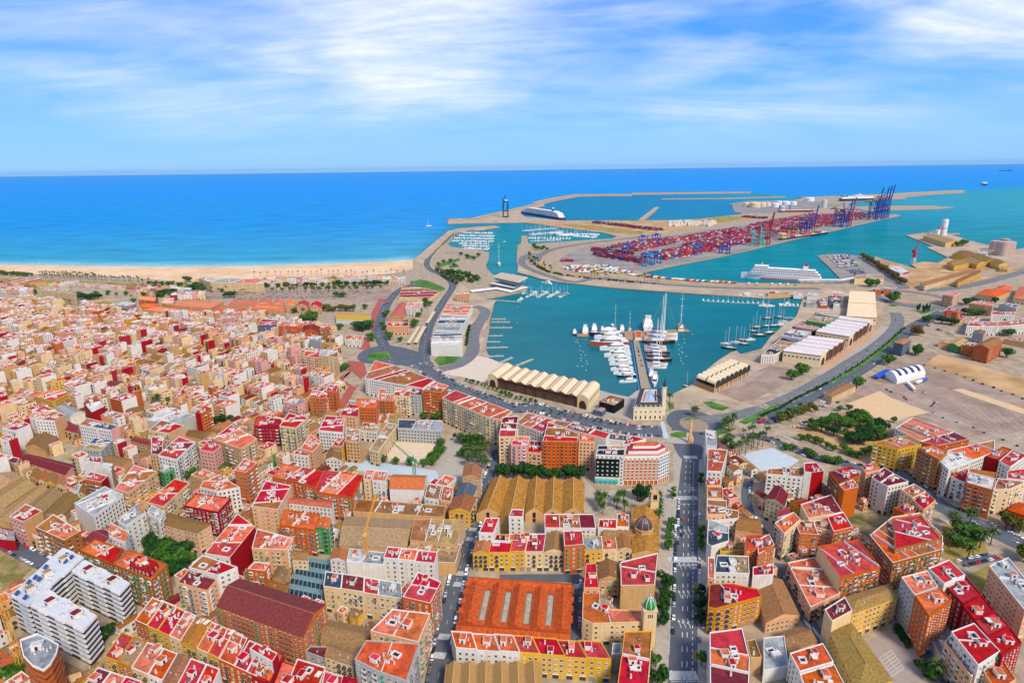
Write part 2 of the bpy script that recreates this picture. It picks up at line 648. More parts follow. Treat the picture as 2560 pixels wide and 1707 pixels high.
BW_N3 = pts_of('D0', '1640,338 1440,375 1320,404 1330,420 1180,470 1105,490 1150,520 1500,556 1700,556 2000,556 2215,556 2350,450 2352,470 2250,552')
BW_N4 = pts_of('D1', '170,648 430,633 700,632 980,628 1150,605 1300,590 1470,572 1500,560 1415,548 1395,500 1388,462 1345,462 1570,432 2050,426')
D2_N = pts_of('D2', '0,404 400,392 1000,366 1400,342 1700,324 1742,346 1640,352 1400,366 1110,392 1110,410 760,430 560,440 500,470 600,488 1000,480 1420,480 1470,490 1612,496 1612,502 1462,516 1200,524 940,530 640,532 640,545 800,580 940,574 1000,570 1052,582 1050,590 860,626 280,762')
TERM_S = pts_of('D1', '2060,832 1700,920 1300,1012 900,1090 470,1178 430,1172 520,1198 640,1222 1000,1258 1480,1290 2340,1300')
FERRY = pts_of('D2', '150,1252 430,1254 300,1120 180,1006 272,990 450,985 620,1010 700,1040 760,1058 790,1012 900,1050 1080,1100 1165,1130 1230,1140 1160,1092 1300,1066 1450,1080 1550,1022 1440,970 1330,918 1400,905 1260,850 1110,788 1300,765 1540,768 1680,768 1680,780 1560,790 1800,850 2000,900 2120,935 2240,945 2400,915 2700,890 3200,880')
LANDZ = 0.0
main_poly = COAST + MARINA_N + VELES + WEST + SOUTH + EAST + MOLE_S + CHAN_E + BW_N + BW_N2 + BW_N3 + BW_N4 + D2_N + TERM_S + FERRY
main_poly = main_poly + [(3500, FERRY[-1][1]), (3500, -400), (-3000, -400), (-3000, COAST[0][1])]
land('ground', main_poly, 0.0, M_GROUND, M_QSIDE, 'pale paved ground of the harbour city', cat='ground')

# ------------------------------------------------------------------ sea
def build_sea():
 xs = [-45000, -25000, -15000, -7000] + list(range(-5200, 5201, 80)) + [7000, 15000, 25000, 45000]
 ys = [-600, 0, 150] + list(range(300, 5000, 65)) + list(range(5000, 10000, 300)) + [11000, 13000, 16000, 20000, 30000, 45000]
 beach = COAST[:9]
 bw = BW_N + [T('D1', 1580, 334), T('D1', 1940, 385), T('D2', 0, 404), T('D2', 1000, 366), T('D2', 1742, 330), (9000, 7500)]
 near, mid, ent, gap = lin('#005e68'), lin('#007680'), lin('#268a9c'), lin('#04729a')
 shallow, turq, blue, deep = lin('#86bcbc'), lin('#2c8cac'), lin('#0880c0'), lin('#0880cc')

 def mixc(a, b, t):
  t = max(0.0, min(1.0, t))
  return [a[i] + (b[i] - a[i]) * t for i in range(4)]

 def beach_y(x):
  for (a, b) in zip(beach, beach[1:]):
   if a[0] <= x <= b[0]:
    return a[1] + (b[1] - a[1]) * (x - a[0]) / (b[0] - a[0])
  return beach[0][1] if x < 0 else beach[-1][1]

 def bw_y(x):
  best = None
  for (a, b) in zip(bw, bw[1:]):
   if min(a[0], b[0]) <= x <= max(a[0], b[0]) and abs(a[0] - b[0]) > 1e-6:
    y = a[1] + (b[1] - a[1]) * (x - a[0]) / (b[0] - a[0])
    best = y if best is None else max(best, y)
  return best
 verts, cols, faces = [], [], []
 for y in ys:
  for x in xs:
   verts.append((x, y, -2.0))
   by = bw_y(x)
   outside = x < COAST[8][0] + 130 or (by is not None and y > by) or by is None
   if x < BW_N[0][0]:
    d = max(0.0, y - beach_y(x))
    c = mixc(mixc(shallow, turq, d / 110), blue, (d - 110) / 1100) if d < 1500 else mixc(blue, deep, (d - 1500) / 3700)
    if x > COAST[8][0]:
     c = mixc(c, mixc(near, gap, (y - 750) / 1000), (x - COAST[8][0]) / 300 if y < BW_N[0][1] + 150 else 0)
   elif by is not None and y < by:
    c = mixc(near, mid, (y - 780) / 750)
    c = mixc(c, gap, (y - 2250) / 1350)
    c = mixc(c, ent, (x - 1350) / 1350)
   else:
    d = y - (by or 4200)
    c = mixc(blue, deep, d / 2200) if x < 2850 else mixc(mixc(ent, blue, d / 750 + 0.3), deep, d / 3700)
   cols.append(c)
 nx = len(xs)
 for j in range(len(ys) - 1):
  for i in range(nx - 1):
   a = j * nx + i
   faces.append((a, a + 1, a + nx + 1, a + nx))
 me = bpy.data.meshes.new('sea')
 me.from_pydata(verts, [], faces)
 at = me.color_attributes.new('tint', 'FLOAT_COLOR', 'POINT')
 at.data.foreach_set('color', [k for c in cols for k in c])
 m = bpy.data.materials.new('sea_water')
 m.use_nodes = True
 t = m.node_tree
 t.nodes.clear()
 L = t.links.new
 out = N(t, 'ShaderNodeOutputMaterial')
 att = N(t, 'ShaderNodeAttribute', attribute_name='tint')
 geo = N(t, 'ShaderNodeNewGeometry')
 n1 = N(t, 'ShaderNodeTexNoise')
 n1.inputs['Scale'].default_value = 0.012
 n1.inputs['Detail'].default_value = 6
 n1.inputs['Roughness'].default_value = 0.6
 mp = N(t, 'ShaderNodeMapping')
 mp.inputs['Scale'].default_value = (0.45, 1.0, 1.0)
 L(geo.outputs['Position'], mp.inputs[0])
 L(mp.outputs[0], n1.inputs['Vector'])
 mr = N(t, 'ShaderNodeMapRange')
 mr.inputs[1].default_value, mr.inputs[2].default_value = 0.3, 0.7
 mr.inputs[3].default_value, mr.inputs[4].default_value = 0.78, 1.14
 L(n1.outputs['Fac'], mr.inputs[0])
 mx = N(t, 'ShaderNodeMix', data_type='RGBA', blend_type='MULTIPLY')
 mx.inputs[0].default_value = 1.0
 L(att.outputs['Color'], mx.inputs[6])
 L(mr.outputs[0], mx.inputs[7])
 w = N(t, 'ShaderNodeTexNoise')
 w.inputs['Scale'].default_value = 0.14
 w.inputs['Detail'].default_value = 4
 mp2 = N(t, 'ShaderNodeMapping')
 mp2.inputs['Scale'].default_value = (0.5, 1.0, 1.0)
 L(geo.outputs['Position'], mp2.inputs[0])
 L(mp2.outputs[0], w.inputs['Vector'])
 bp = N(t, 'ShaderNodeBump')
 bp.inputs['Strength'].default_value = 0.6
 bp.inputs['Distance'].default_value = 0.6
 L(w.outputs['Fac'], bp.inputs['Height'])
 df = N(t, 'ShaderNodeBsdfDiffuse')
 L(mx.outputs[2], df.inputs['Color'])
 L(bp.outputs[0], df.inputs['Normal'])
 gl = N(t, 'ShaderNodeBsdfGlossy')
 gl.inputs['Roughness'].default_value = 0.12
 gl.inputs['Color'].default_value = (0.9, 0.95, 1, 1)
 L(bp.outputs[0], gl.inputs['Normal'])
 ms = N(t, 'ShaderNodeMixShader')
 ms.inputs[0].default_value = 0.065
 L(df.outputs[0], ms.inputs[1])
 L(gl.outputs[0], ms.inputs[2])
 L(ms.outputs[0], out.inputs[0])
 me.materials.append(m)
 me.update()
 OB('sea', me, kind='structure', label='blue sea and turquoise harbour water', cat='sea')

build_sea()

# beach, its surf and the promenade
bl = COAST[:9]
foot = pts_of('F', '948,618 900,628 800,636 700,640 560,646 420,648 340,640 200,632 0,628 -300,628 -700,628')
sheet('beach', bl + foot, 0.012, M_SAND, label='wide sandy beach along the sea')
M_FOAM = flat('surf_foam', '#e8f2f4', 0.6, 0.3, 0.08)

def surf():
 """broken lines of foam where small waves run up the beach"""
 b = MB()
 for row, off in enumerate((4, 24, 52)):
  for i in range(300):
   x = -2200 + i * 7.6 + R.uniform(-2, 2)
   if row and R.random() < 0.35 + 0.2 * row:
    continue
   y = None
   for a, c in zip(bl, bl[1:]):
    if a[0] <= x <= c[0]:
     y = a[1] + (c[1] - a[1]) * (x - a[0]) / (c[0] - a[0])
   if y is None:
    continue
   y += off + 3.5 * math.sin(x * 0.05 + row * 2) + R.uniform(-1.5, 1.5)
   l, w = R.uniform(4, 11), R.uniform(1.0, 3.2) * (1.4 if row == 0 else 0.8)
   z = -1.93
   b.face([(x - l, y, z), (x, y - w, z), (x + l, y + R.uniform(-1, 1), z), (x, y + w, z)], M_FOAM)
 b.obj('surf', kind='stuff', label='white lines of surf along the beach', cat='surf')

surf()

# ------------------------------------------------------------------ quays and yards
Z1, Z2, Z3, Z4 = 0.02, 0.04, 0.06, 0.08
sheet('quay', pts_of('F', '1040,541 1020,560 1000,585 985,600 1000,620 1040,640 1100,680 1120,690 1140,690 1120,720 1110,790 1100,815 1120,825 1160,835 1180,850 1120,870 1010,850 1010,820 990,800 985,700 1040,660 985,610 950,597 990,563 1030,530 1090,521 1138,519 1150,523 1108,529 1068,532'), Z1, M_QUAY, label='pale stone quay along the west side of the harbour')
sheet('plaza', pts_of('C1', '1700,1080 1890,1110 2110,1160 2360,1020 2200,965 2130,935 1960,900 1800,1020'), Z2, flat('white_plaza', '#d8c6b2', 0.95, 0.1, 0.1), label='pale open plaza beside the sawtooth shed')
sheet('quay', pts_of('C2', '-40,1180 560,1400 640,1420 960,1480 1110,1500 1130,1360 1270,1240 1190,1228 1140,1240 1075,1292 860,1250 640,1185 420,1135 60,1025 -200,1000'), Z1, M_PAVE, label='grey paved quay under the sawtooth shed and around the clock building')
sheet('quay', pts_of('C2', '1380,1270 1470,1268 1640,1188 1700,1120 1890,962 2010,886 2100,905 2350,960 2350,1280 2100,1350 1800,1300 1600,1330 1470,1420 1400,1400'), Z1, M_QUAY, label='tan quay around the vaulted shed')
sheet('parking_lot', pts_of('C2', '1860,1240 2180,1090 2350,1010 C3:150,1010 C3:390,1060 C3:200,1150 C3:-120,1320 2100,1340'), Z2, M_LOT, label='empty marked car park beside the vaulted shed')
sheet('quay', pts_of('C3', '-60,860 130,900 450,1040 1000,650 1080,380 1190,360 1190,320 480,300 0,300 -1100,250 -1900,190 -2210,120 -2290,60 -2300,150 -2100,205 -1400,285 -800,335 -300,370 0,390 180,382 305,372 320,395 300,440 270,535 240,575 120,655 20,745'), Z1, M_QUAY, label='sandy coloured mole and quay behind the inner harbour')
sheet('container_yard', pts_of('D1', '440,1168 900,1080 1300,1005 1700,912 2060,822 D2:280,752 D2:860,616 D2:940,580 D2:640,548 D2:300,560 D2:0,580 1700,660 1100,740 700,800 300,860 -100,900 -300,960 -420,1040 -250,1090 0,1110 200,1150'), Z2, M_YARD, label='grey asphalt yard of the container terminal')
sheet('terminal_ground', pts_of('D0', '1130,572 1500,560 2210,560 D1:700,640 D1:1150,612 D1:1480,578 D1:1700,600 D1:1000,720 D1:500,790 D0:1990,695 D0:1850,664 D0:1480,618'), Z2, M_DIRT, label='bare sandy ground behind the terminal')
sheet('grass_strip', pts_of('D0', '1480,585 1700,600 2000,630 2250,660 2220,690 2000,672 1700,632 1500,600'), Z3, M_DRY, label='strip of dry yellow grass behind the marina')
sheet('grass_strip', pts_of('D1', '1130,610 1300,592 1480,588 1500,610 1350,650 1250,660 1130,630'), Z3, M_DRY, label='patch of dry grass beside the container terminal')
sheet('quay', pts_of('D0', '440,586 436,558 560,549 660,551 950,484 1240,414 1320,402 1330,418 1180,468 1105,490 1150,520 1480,560 1290,590 1130,574 700,580'), Z1, M_QUAY, label='pale cruise quay inside the long breakwater')
sheet('ferry_yard', pts_of('D2', '430,1250 190,1008 275,992 450,988 620,1012 760,1060 1080,1320 1000,1330 560,1300 150,1300 0,1300 0,1262 150,1256'), Z2, M_YARD, label='grey ferry yard on the finger dock')
sheet('dock_yard', pts_of('D2', '790,1014 900,1052 1165,1132 1240,1142 1170,1094 1300,1068 1450,1082 1600,1030 2000,1150 1500,1330 1120,1330'), Z2, M_DIRT, label='sandy dock yard among the old workshops')
sheet('dock_yard', pts_of('D2', '1112,790 1300,768 1540,770 1800,852 2000,902 2240,948 2352,930 2352,1080 2100,1060 1600,1020 1330,918 1410,905'), Z2, M_QUAY, label='pale dock apron around the tall silo')
sheet('tank_yard', pts_of('D1', '1392,464 1570,436 2050,430 2352,440 D2:500,480 D2:0,520 1900,560 1520,560 1420,546'), Z2, M_YARD, label='grey yard of the tank farm')
sheet('open_ground', pts_of('C3', '700,1330 1180,940 1500,880 2350,1120 B3:2350,420 B3:2050,500 B3:1300,300'), Z1, M_LOT, label='huge empty car park on bare ground')
sheet('dirt_patch', pts_of('C3', '1430,1000 1560,900 2350,1120 2350,1300 2000,1180 1600,1050'), Z2, M_DIRT, label='patch of bare yellow earth behind the car park')
sheet('concrete_apron', pts_of('B3', '700,190 1030,60 1120,120 1480,260 1250,310 1170,350 950,300'), Z2, flat('pale_concrete', '#dcb98c', 0.95, 0.12, 0.2), label='pale concrete apron beside the park')
sheet('pale_strip', pts_of('C3', '1690,1225 1780,1215 2350,1400 2350,1450 1900,1300'), Z2, flat('pale_concrete', '#dcb98c'), label='long pale strip across the car park')

# ------------------------------------------------------------------ roads
ROADS = []

def road(name, tile, text, w0, w1, label, m=None, z=0.10, smooth=True, dash=None):
 ln = pts_of(tile, text)
 w0, w1 = w0 * 1.45, w1 * 1.45
 if smooth:
  ln = smooth_line(ln, 5)
 z += 0.004 * len(ROADS)
 o = sheet(name, ribbon(ln, w0, w1), z, m or M_ASPH, label=label)
 if dash:
  b = MB()
  for off, step, l, w in dash:
   off, l, w = off * 1.45, l * 1.4, w * 1.3
   for p, u in resample(ln, step * 1.4):
    c = (p[0] - u[1] * off, p[1] + u[0] * off)
    q = [(c[0] + u[0] * i * l / 2 - u[1] * j * w / 2, c[1] + u[1] * i * l / 2 + u[0] * j * w / 2, z + 0.012) for i, j in ((-1, -1), (1, -1), (1, 1), (-1, 1))]
    b.face(q, M_LINE)
  b.obj('lane_marking', parent=o, kind='stuff')
 ROADS.append((ln, w0, w1))
 return o

AVE = pts_of('A2', 'B2:1640,640 B2:1628,800 B2:1618,1120 1612,100 1600,420 1590,760 1585,1040 1580,1300 1575,1568 1570,1800 1565,2100')
pave_l = pts_of('A2', 'B2:1480,640 B2:1480,900 B2:1400,1200 1360,100 1345,420 1335,700 1330,1040 1310,1300 1290,1700 1290,2100 1830,2100 1825,1568 1815,1000 1790,640 1790,200 B2:1780,1200 B2:1775,800 B2:1760,560')
sheet('pavement', pave_l, 0.05, M_PAVE, label='pale pavements on both sides of the avenue')
av = pts_of('A2', 'B2:1570,640 B2:1545,800 B2:1515,1120 1490,100 1475,420 1462,760 1450,1040 1440,1300 1432,1568 1425,1800 1420,2100 1712,2100 1708,1568 1704,1300 1703,1040 1704,760 1706,420 1710,100 B2:1708,1120 B2:1712,800 B2:1715,640')
AVE_O = sheet('avenue', av, 0.09, M_ASPH, label='wide straight avenue running from the harbour roundabout towards the camera')
road('street', 'A1', '1660,2100 1660,1620 1690,1420 1745,1060 1800,820 1850,600 1900,420 1960,240 2020,60 B1:2080,1060 B1:2150,860 B1:2200,720 B1:2240,600', 4.6, 4.6, 'narrow street lined with parked cars beside the orange market hall', dash=[(0, 9, 2.5, 0.15)])
road('street', 'A2', '-110,605 200,600 420,600 600,600 640,590', 2.4, 3.0, 'short cross street behind the market hall')
road('street', 'A2', '600,640 596,800 590,1000 580,1200', 2.2, 2.2, 'short side street beside the orange market hall')
road('street', 'A0', '-300,120 0,250 120,320 250,390 440,480 700,590 900,700', 4.2, 4.2, 'sloping street with a long row of parked cars at the edge of the block')
HARB = road('harbour_road', 'B2', 'C1:1500,990 C1:1640,1080 C1:1850,1210 C1:2100,1300 C1:2350,1390 200,210 500,285 850,370 1150,420 1380,430', 7.5, 9.5, 'curving harbour road with rows of parked cars behind the sawtooth shed', dash=[(0, 8, 3, 0.2), (4.5, 8, 3, 0.2), (-4.5, 8, 3, 0.2)])
road('dual_carriageway', 'C3', 'B2:1750,470 B2:2000,440 B2:2350,330 -60,1500 300,1330 600,1180 860,1030 1060,880 1220,740 1400,620 1620,510', 8.0, 7.0, 'wide grey dual carriageway sweeping away to the upper right', dash=[(3.2, 9, 3, 0.2), (-3.2, 9, 3, 0.2)])
road('dual_carriageway', 'C3', 'B2:1700,330 B2:2000,300 B2:2350,215 0,1390 250,1280 520,1130 760,980 980,840 1140,700 1190,600 1170,520', 6.5, 6.5, 'second carriageway beyond the green median', M_ASPH2, dash=[(0, 9, 3, 0.2)])
sheet('roundabout', [(T('B2', 1670, 360)[0] + math.cos(a) * 27, T('B2', 1670, 360)[1] + math.sin(a) * 36) for a in np.linspace(0, 2 * PI, 40)[:-1]], 0.11, M_ASPH, label='asphalt roundabout at the harbour end of the avenue')
sheet('junction', pts_of('B2', '1450,470 1480,560 1530,660 1560,690 1740,690 1760,560 1900,480 1900,380 1720,300 1500,330'), 0.095, M_ASPH, label='asphalt junction between the avenue and the roundabout')
sheet('traffic_island', [(T('B2', 1670, 370)[0] + math.cos(a) * 14, T('B2', 1670, 370)[1] + math.sin(a) * 18) for a in np.linspace(0, 2 * PI, 40)[:-1]], 0.16, flat('island_paving', '#a08c78', 0.9, 0.2, 0.3), label='round paved island in the middle of the roundabout')
sheet('lawn', pts_of('B2', '1565,335 1590,315 1640,305 1700,308 1735,320 1650,330'), 0.20, M_GRASS, label='crescent of lawn at the back of the roundabout island')
sheet('pale_island', pts_of('B2', '1420,440 1420,540 1600,550 1660,545 1670,500 1650,450 1500,425'), 0.13, M_PAVE, label='paved island carrying the monument')
sheet('lawn', pts_of('B2', '1450,455 1460,485 1600,490 1600,440 1500,438'), 0.17, M_GRASS, label='rectangular lawn beside the monument')
sheet('median_lawn', pts_of('C3', '565,1150 800,1010 1050,830 1240,650 1275,650 1100,850 860,1020 620,1160'), 0.17, M_GRASS, label='long green median between the carriageways')
sheet('median_lawn', pts_of('B2', '2080,345 2350,220 C3:0,1385 C3:120,1350 C3:0,1450 C3:-20,1450 2350,290 2140,370'), 0.17, M_GRASS, label='lawn median near the roundabout')
sheet('lawn', pts_of('B2', '1745,165 1830,160 2000,215 1930,245 1840,225'), 0.13, M_GRASS, label='lawn patch between the roundabout and the car park')
sheet('lawn', pts_of('B2', '1880,425 1900,410 2040,400 2055,415 1960,455 1885,468'), 0.17, M_GRASS, label='small lawn with palms beside the roundabout')
sheet('lawn', pts_of('B2', '1425,165 1480,170 1490,225 1440,235'), 0.13, M_GRASS, label='lawn strip beside the clock tower')
sheet('pale_pavement', pts_of('B2', '1360,345 1395,345 1440,500 1395,500'), 0.15, M_BLUEPAVE, label='pale crossing path before the clock building')
road('street', 'B3', '-200,470 0,505 200,580 420,670 640,720 820,760 950,790', 4.2, 4.2, 'street beside the park lined with parked cars', dash=[(0, 9, 2.5, 0.15)])
road('street', 'B3', '1100,760 1260,860 1400,980 1560,1100 1800,1220 2050,1340 2350,1480 2700,1640', 6.5, 6.5, 'broad street climbing past the corner palm garden', dash=[(0, 8, 2.5, 0.2), (3, 8, 2.5, 0.2)])
road('street', 'A3', '120,470 180,640 300,880 400,1040 480,1180 560,1400 640,1640', 3.0, 3.0, 'narrow street between the brick warehouse and the yellow school')
road('street', 'A3', '1180,820 1250,960 1330,1080 1440,1240 1560,1400 1680,1560 1850,1760', 3.6, 3.6, 'street with parked cars below the dark red blocks')
road('lane', 'B2', '2180,870 2150,1000 2180,1180 2280,1330 2400,1480', 2.6, 2.6, 'narrow lane behind the avenue houses')
road('lane', 'A3', '1780,470 1900,440 2100,400', 3.0, 3.0, 'lane with parked cars beside the palm garden')
road('harbour_road', 'F', '905,840 885,800 870,760 880,720 895,690 920,665 960,650', 6.0, 6.0, 'road curving north from the west roundabout', smooth=True, dash=[(0, 12, 4, 0.25)])
road('harbour_road', 'F', '975,840 975,790 990,740 1020,690 1040,655 1020,635 990,620 980,605 990,585 1015,560 1045,538 1090,528', 5.5, 5.5, 'quay road curving past the long white hall to the outer marina', dash=[(0, 12, 4, 0.3)])
sheet('roundabout', [(T('C1', 1140, 900)[0] + math.cos(a) * 31, T('C1', 1140, 900)[1] + math.sin(a) * 44) for a in np.linspace(0, 2 * PI, 40)[:-1]], 0.11, M_ASPH, label='western roundabout near the old quarter')
sheet('lawn', [(T('C1', 1135, 920)[0] + math.cos(a) * 17, T('C1', 1135, 920)[1] + math.sin(a) * 22) for a in np.linspace(0, 2 * PI, 30)[:-1]], 0.17, M_GRASS, label='round lawn in the western roundabout')
sheet('junction', pts_of('C1', '1230,860 1300,830 1500,880 1620,980 1700,1100 1560,1050 1330,1000 1200,980'), 0.1, M_ASPH, label='asphalt junction beside the western roundabout')
sheet('red_square', pts_of('C1', '840,960 990,970 1020,1080 960,1130 880,1060 760,1110 900,1200 940,1180 800,1420 720,1400 850,1200 790,1140 850,1050'), 0.07, M_REDPAVE, label='red paved walk leading through the old quarter')
sheet('red_square', pts_of('C1', '960,740 1030,750 1060,860 940,855'), 0.07, M_REDPAVE, label='red paving round the white harbour house')
sheet('track_bed', pts_of('C1', '1130,390 1225,395 1150,560 1060,720 1060,520'), 0.09, M_REDPAVE, label='red tram stop paving beside the north road')
sheet('promenade_parking', pts_of('C1', '0,320 700,320 1230,300 1260,400 1000,420 600,395 0,400 -700,400 -900,330'), 0.05, M_LOT, label='long pale car park behind the beach houses')
sheet('lawn', pts_of('C1', '1420,230 1560,225 1690,270 1740,300 1700,325 1560,290 1410,280'), 0.12, M_GRASS, label='lawn triangle inside the quay road bend')
sheet('lawn', pts_of('D0', '340,960 540,900 560,920 450,960 350,990'), 0.12, M_GRASS, label='lawn strip in the marina garden')
sheet('lawn', pts_of('D0', '610,870 690,880 680,905 600,910'), 0.12, M_GRASS, label='small lawn between marina paths')
sheet('lawn', pts_of('D0', '445,965 530,955 540,985 450,990'), 0.12, M_GRASS, label='lawn beside the dark grove')
sheet('lawn', pts_of('D0', '90,1130 180,1095 300,1120 370,1170 415,1190 330,1200 200,1160'), 0.11, M_GRASS, label='lawn by the sports hall')
road('racetrack', 'C1', '2010,460 2090,490 2100,540 2030,640 1990,740 1990,860 1950,930 1850,1000 1700,1040', 7, 7, 'grey curved apron road beside the long white hall', M_ASPH2)
sheet('garden', pts_of('C1', '1630,955 1680,920 1870,910 1890,965 1690,1010'), 0.12, M_GRASS, label='hedge edged garden before the white hall')
road('mole_road', 'D0', 'D1:2300,1350 D1:1400,1345 D1:600,1300 D1:0,1240 1600,1120 1350,1060 1190,1000 1130,960 1120,910 1180,870 1300,860', 7, 7, 'road along the mole around the container terminal', M_ASPH2, dash=[(0, 14, 5, 0.35)])
road('rail_bed', 'D0', 'D1:2340,1318 D1:1400,1308 D1:600,1265 D1:100,1205 1550,1060 1400,1020 1300,960 1290,900 1340,860 1450,820 1700,780 2000,740 2340,690', 9, 6, 'sandy railway bed curving round the terminal', M_DIRT)
road('terminal_road', 'D0', '1250,930 1270,890 1340,845 1500,800 1800,755 2100,720 2350,690', 9, 9, 'grey terminal road behind the second marina', M_ASPH2)
road('port_road', 'D2', '800,1350 1000,1390 1100,1330 900,1240 830,1200', 9, 6, 'port road with a line of trees beside the ferry dock', M_ASPH2)
sheet('roundabout', [(T('C3', 1320, 395)[0] + math.cos(a) * 74, T('C3', 1320, 395)[1] + math.sin(a) * 92) for a in np.linspace(0, 2 * PI, 40)[:-1]], 0.3, M_ASPH2, label='large roundabout behind the beige shed')
sheet('traffic_island', [(T('C3', 1335, 393)[0] + math.cos(a) * 52, T('C3', 1335, 393)[1] + math.sin(a) * 62) for a in np.linspace(0, 2 * PI, 40)[:-1]], 0.4, flat('island_gravel', '#a79a80', 0.95, 0.35, 0.05, tone2=lin('#c49a78', K)), label='patterned round island in the large roundabout')
road('port_road', 'C3', '1420,318 1600,305 1800,280 2100,210 2350,140 2700,60', 9, 9, 'port road running off to the right behind the old workshops', M_ASPH2, dash=[(0, 14, 5, 0.35)])
road('rail_bed', 'C3', '1150,318 1400,300 1800,250 2350,110 2700,30', 5, 5, 'brown railway strip beside the workshops', M_DIRT, z=0.14)
sheet('lawn', pts_of('C3', '1360,510 1480,490 1540,495 1420,535'), 0.16, M_GRASS, label='lawn with dark conifers below the large roundabout')
sheet('lawn', pts_of('C3', '1110,450 1180,430 1220,455 1120,465'), 0.16, M_GRASS, label='lawn left of the large roundabout')
sheet('paved_strip', pts_of('C3', '400,1090 740,860 960,690 1060,650 1150,640 1040,760 800,960 560,1080'), 0.06, M_PAVE, label='paved strip along the long shed')
sheet('tan_walk', pts_of('C3', '460,1050 700,860 980,670 1020,690 760,890 510,1060'), 0.075, flat('tan_paving', '#d0a27c', 0.9, 0.15, 0.2), label='tan walkway along the long shed')
sheet('park', pts_of('B3', '240,450 420,330 640,270 780,230 950,310 1060,400 1150,430 1180,470 980,520 970,700 830,720 700,640 500,560 300,500'), 0.05, M_DIRT, label='small park of bare ground under dark trees')
sheet('palm_garden', pts_of('B3', '1600,1290 1700,1270 1960,1400 2030,1560 A3:1740,490 A3:1600,400'), 0.12, M_DRY, label='corner garden full of palms')
sheet('sports_court', pts_of('B3', '-250,640 40,585 290,700 200,760 -60,800'), 0.09, M_SPORT, label='pale blue open sports court')
sheet('school_yard', pts_of('A3', '900,1180 1180,1060 1200,1000 1420,1380 1500,1480 1230,1600 1130,1560'), 0.09, flat('yard_asphalt', '#a89a90', 0.92, 0.15, 0.2), label='school yard with painted court lines')
sheet('school_yard', pts_of('B1', '1230,560 1290,490 1660,510 1640,600 1590,760 1220,700 1140,690'), 0.09, flat('pale_sand_yard', '#dcc6a8', 0.95, 0.12, 0.2), label='pale sandy school playground')
sheet('square', pts_of('B1', '1640,780 1760,480 1880,480 2150,640 2120,800 1900,900 1690,860'), 0.07, M_PAVE, label='paved square with a palm grove')
sheet('vacant_lot', pts_of('B3', '720,1190 1150,1160 1200,1300 1000,1330 930,1400 A3:830,230 A3:760,120'), 0.07, flat('overgrown_lot', '#a8946c', 0.98, 0.4, 0.2, tone2=lin('#5f6a2e', K)), label='overgrown vacant lot among the blocks')
sheet('vacant_lot', pts_of('A3', '1830,580 2030,480 2040,700 1990,790'), 0.07, M_DRY, label='grassy vacant strip behind the dark red blocks')
sheet('vacant_lot', pts_of('A0', '-300,330 0,340 330,490 100,700 -50,900 -400,800'), 0.07, flat('overgrown_lot2', '#b39468', 0.98, 0.4, 0.2, tone2=lin('#7f7a3a', K)), label='rough vacant lot beside the striped block')
sheet('courtyard', pts_of('B1', '800,560 1030,600 990,720 790,690'), 0.07, M_DIRT, label='bare building plot beside the school')
sheet('service_yard', pts_of('B1', '790,720 1000,700 1700,800 1650,900 1560,900 1000,800 800,780'), 0.065, M_BLUEPAVE, label='pale service yard behind the houses')
sheet('hall_forecourt', pts_of('B2', '650,850 780,980 1400,930 1480,900 1400,1200 1340,1180 1100,1100 760,1180 660,1180'), 0.06, M_PAVE, label='paved square between the tiled halls and the church')
sheet('lawn', pts_of('B1', '150,640 310,660 260,760 160,770'), 0.1, M_GRASS, label='small bright lawn between apartment blocks')
sheet('vacant_lot', pts_of('B0', '580,680 740,610 770,690 700,720'), 0.07, M_DRY, label='weedy walled lot beside the blue roofed block')
sheet('playing_field', pts_of('C0', '-60,400 0,400 160,430 130,470 -60,480'), 0.1, M_GRASS, label='green playing field at the far left')
sheet('sports_court', pts_of('C0', '570,500 640,480 770,490 720,520 600,525'), 0.12, flat('teal_court', '#2f9f9a'), label='teal sports court near the yellow slab block')
sheet('meadow', pts_of('C0', '800,440 980,410 1030,430 960,460 760,490'), 0.1, M_DRY, label='patch of meadow near the glass office')
sheet('dirt_track', pts_of('C0', '700,400 900,380 1100,400 1000,420 820,440 740,450'), 0.09, M_DIRT, label='sandy ground behind the old quarter')
sheet('promenade', pts_of('C0', '0,200 400,215 1300,250 1700,250 1720,300 1200,270 400,250 0,230'), 0.05, M_DRY, label='planted strip of the beach promenade')

occupy(pts_of('A0', '1330,280 1480,210 1790,390 1770,580 1600,650 1360,500'))
# breakwater crown walls, as raised stone strips
def breakwater(tile, text, w, h, label):
 ln = pts_of(tile, text)
 b = MB()
 b.prism(ccw(ribbon(ln, w * 1.5)), -4, h * 1.3, M_ROCK)
 return b.obj('breakwater', kind='structure', label=label, cat='breakwater')

breakwater('D0', '438,556 560,548 660,549 950,482 1240,412', 9, 4.5, 'stone crown wall of the outer breakwater behind the cruise quay')
breakwater('D0', '1240,396 1430,352 1620,321 2120,318', 14, 4.5, 'middle stretch of the long outer breakwater')
breakwater('D1', '336,352 800,350 1580,341', 14, 5.0, 'far straight stretch of the outer breakwater')
breakwater('D1', '640,413 1300,408 1940,390', 9, 4, 'thin second breakwater in front of the far one')
breakwater('D1', '430,636 520,565 600,502', 8, 3, 'brown rubble groyne standing out into the basin')
breakwater('D2', '0,402 400,390 1000,364 1400,340 1700,326', 16, 5, 'breakwater enclosing the far side of the port')
breakwater('D0', '225,910 330,810 440,700 500,658 610,632 860,612', 5, 2.5, 'rock wall on the sea side of the marina road')

# ================================================================== BUILDINGS
# shared unit meshes -------------------------------------------------
UNIT = {}

def unit(name, fn, smooth=False):
 if name not in UNIT:
  b = MB()
  fn(b)
  UNIT[name] = b.mesh(name, smooth)
 return UNIT[name]

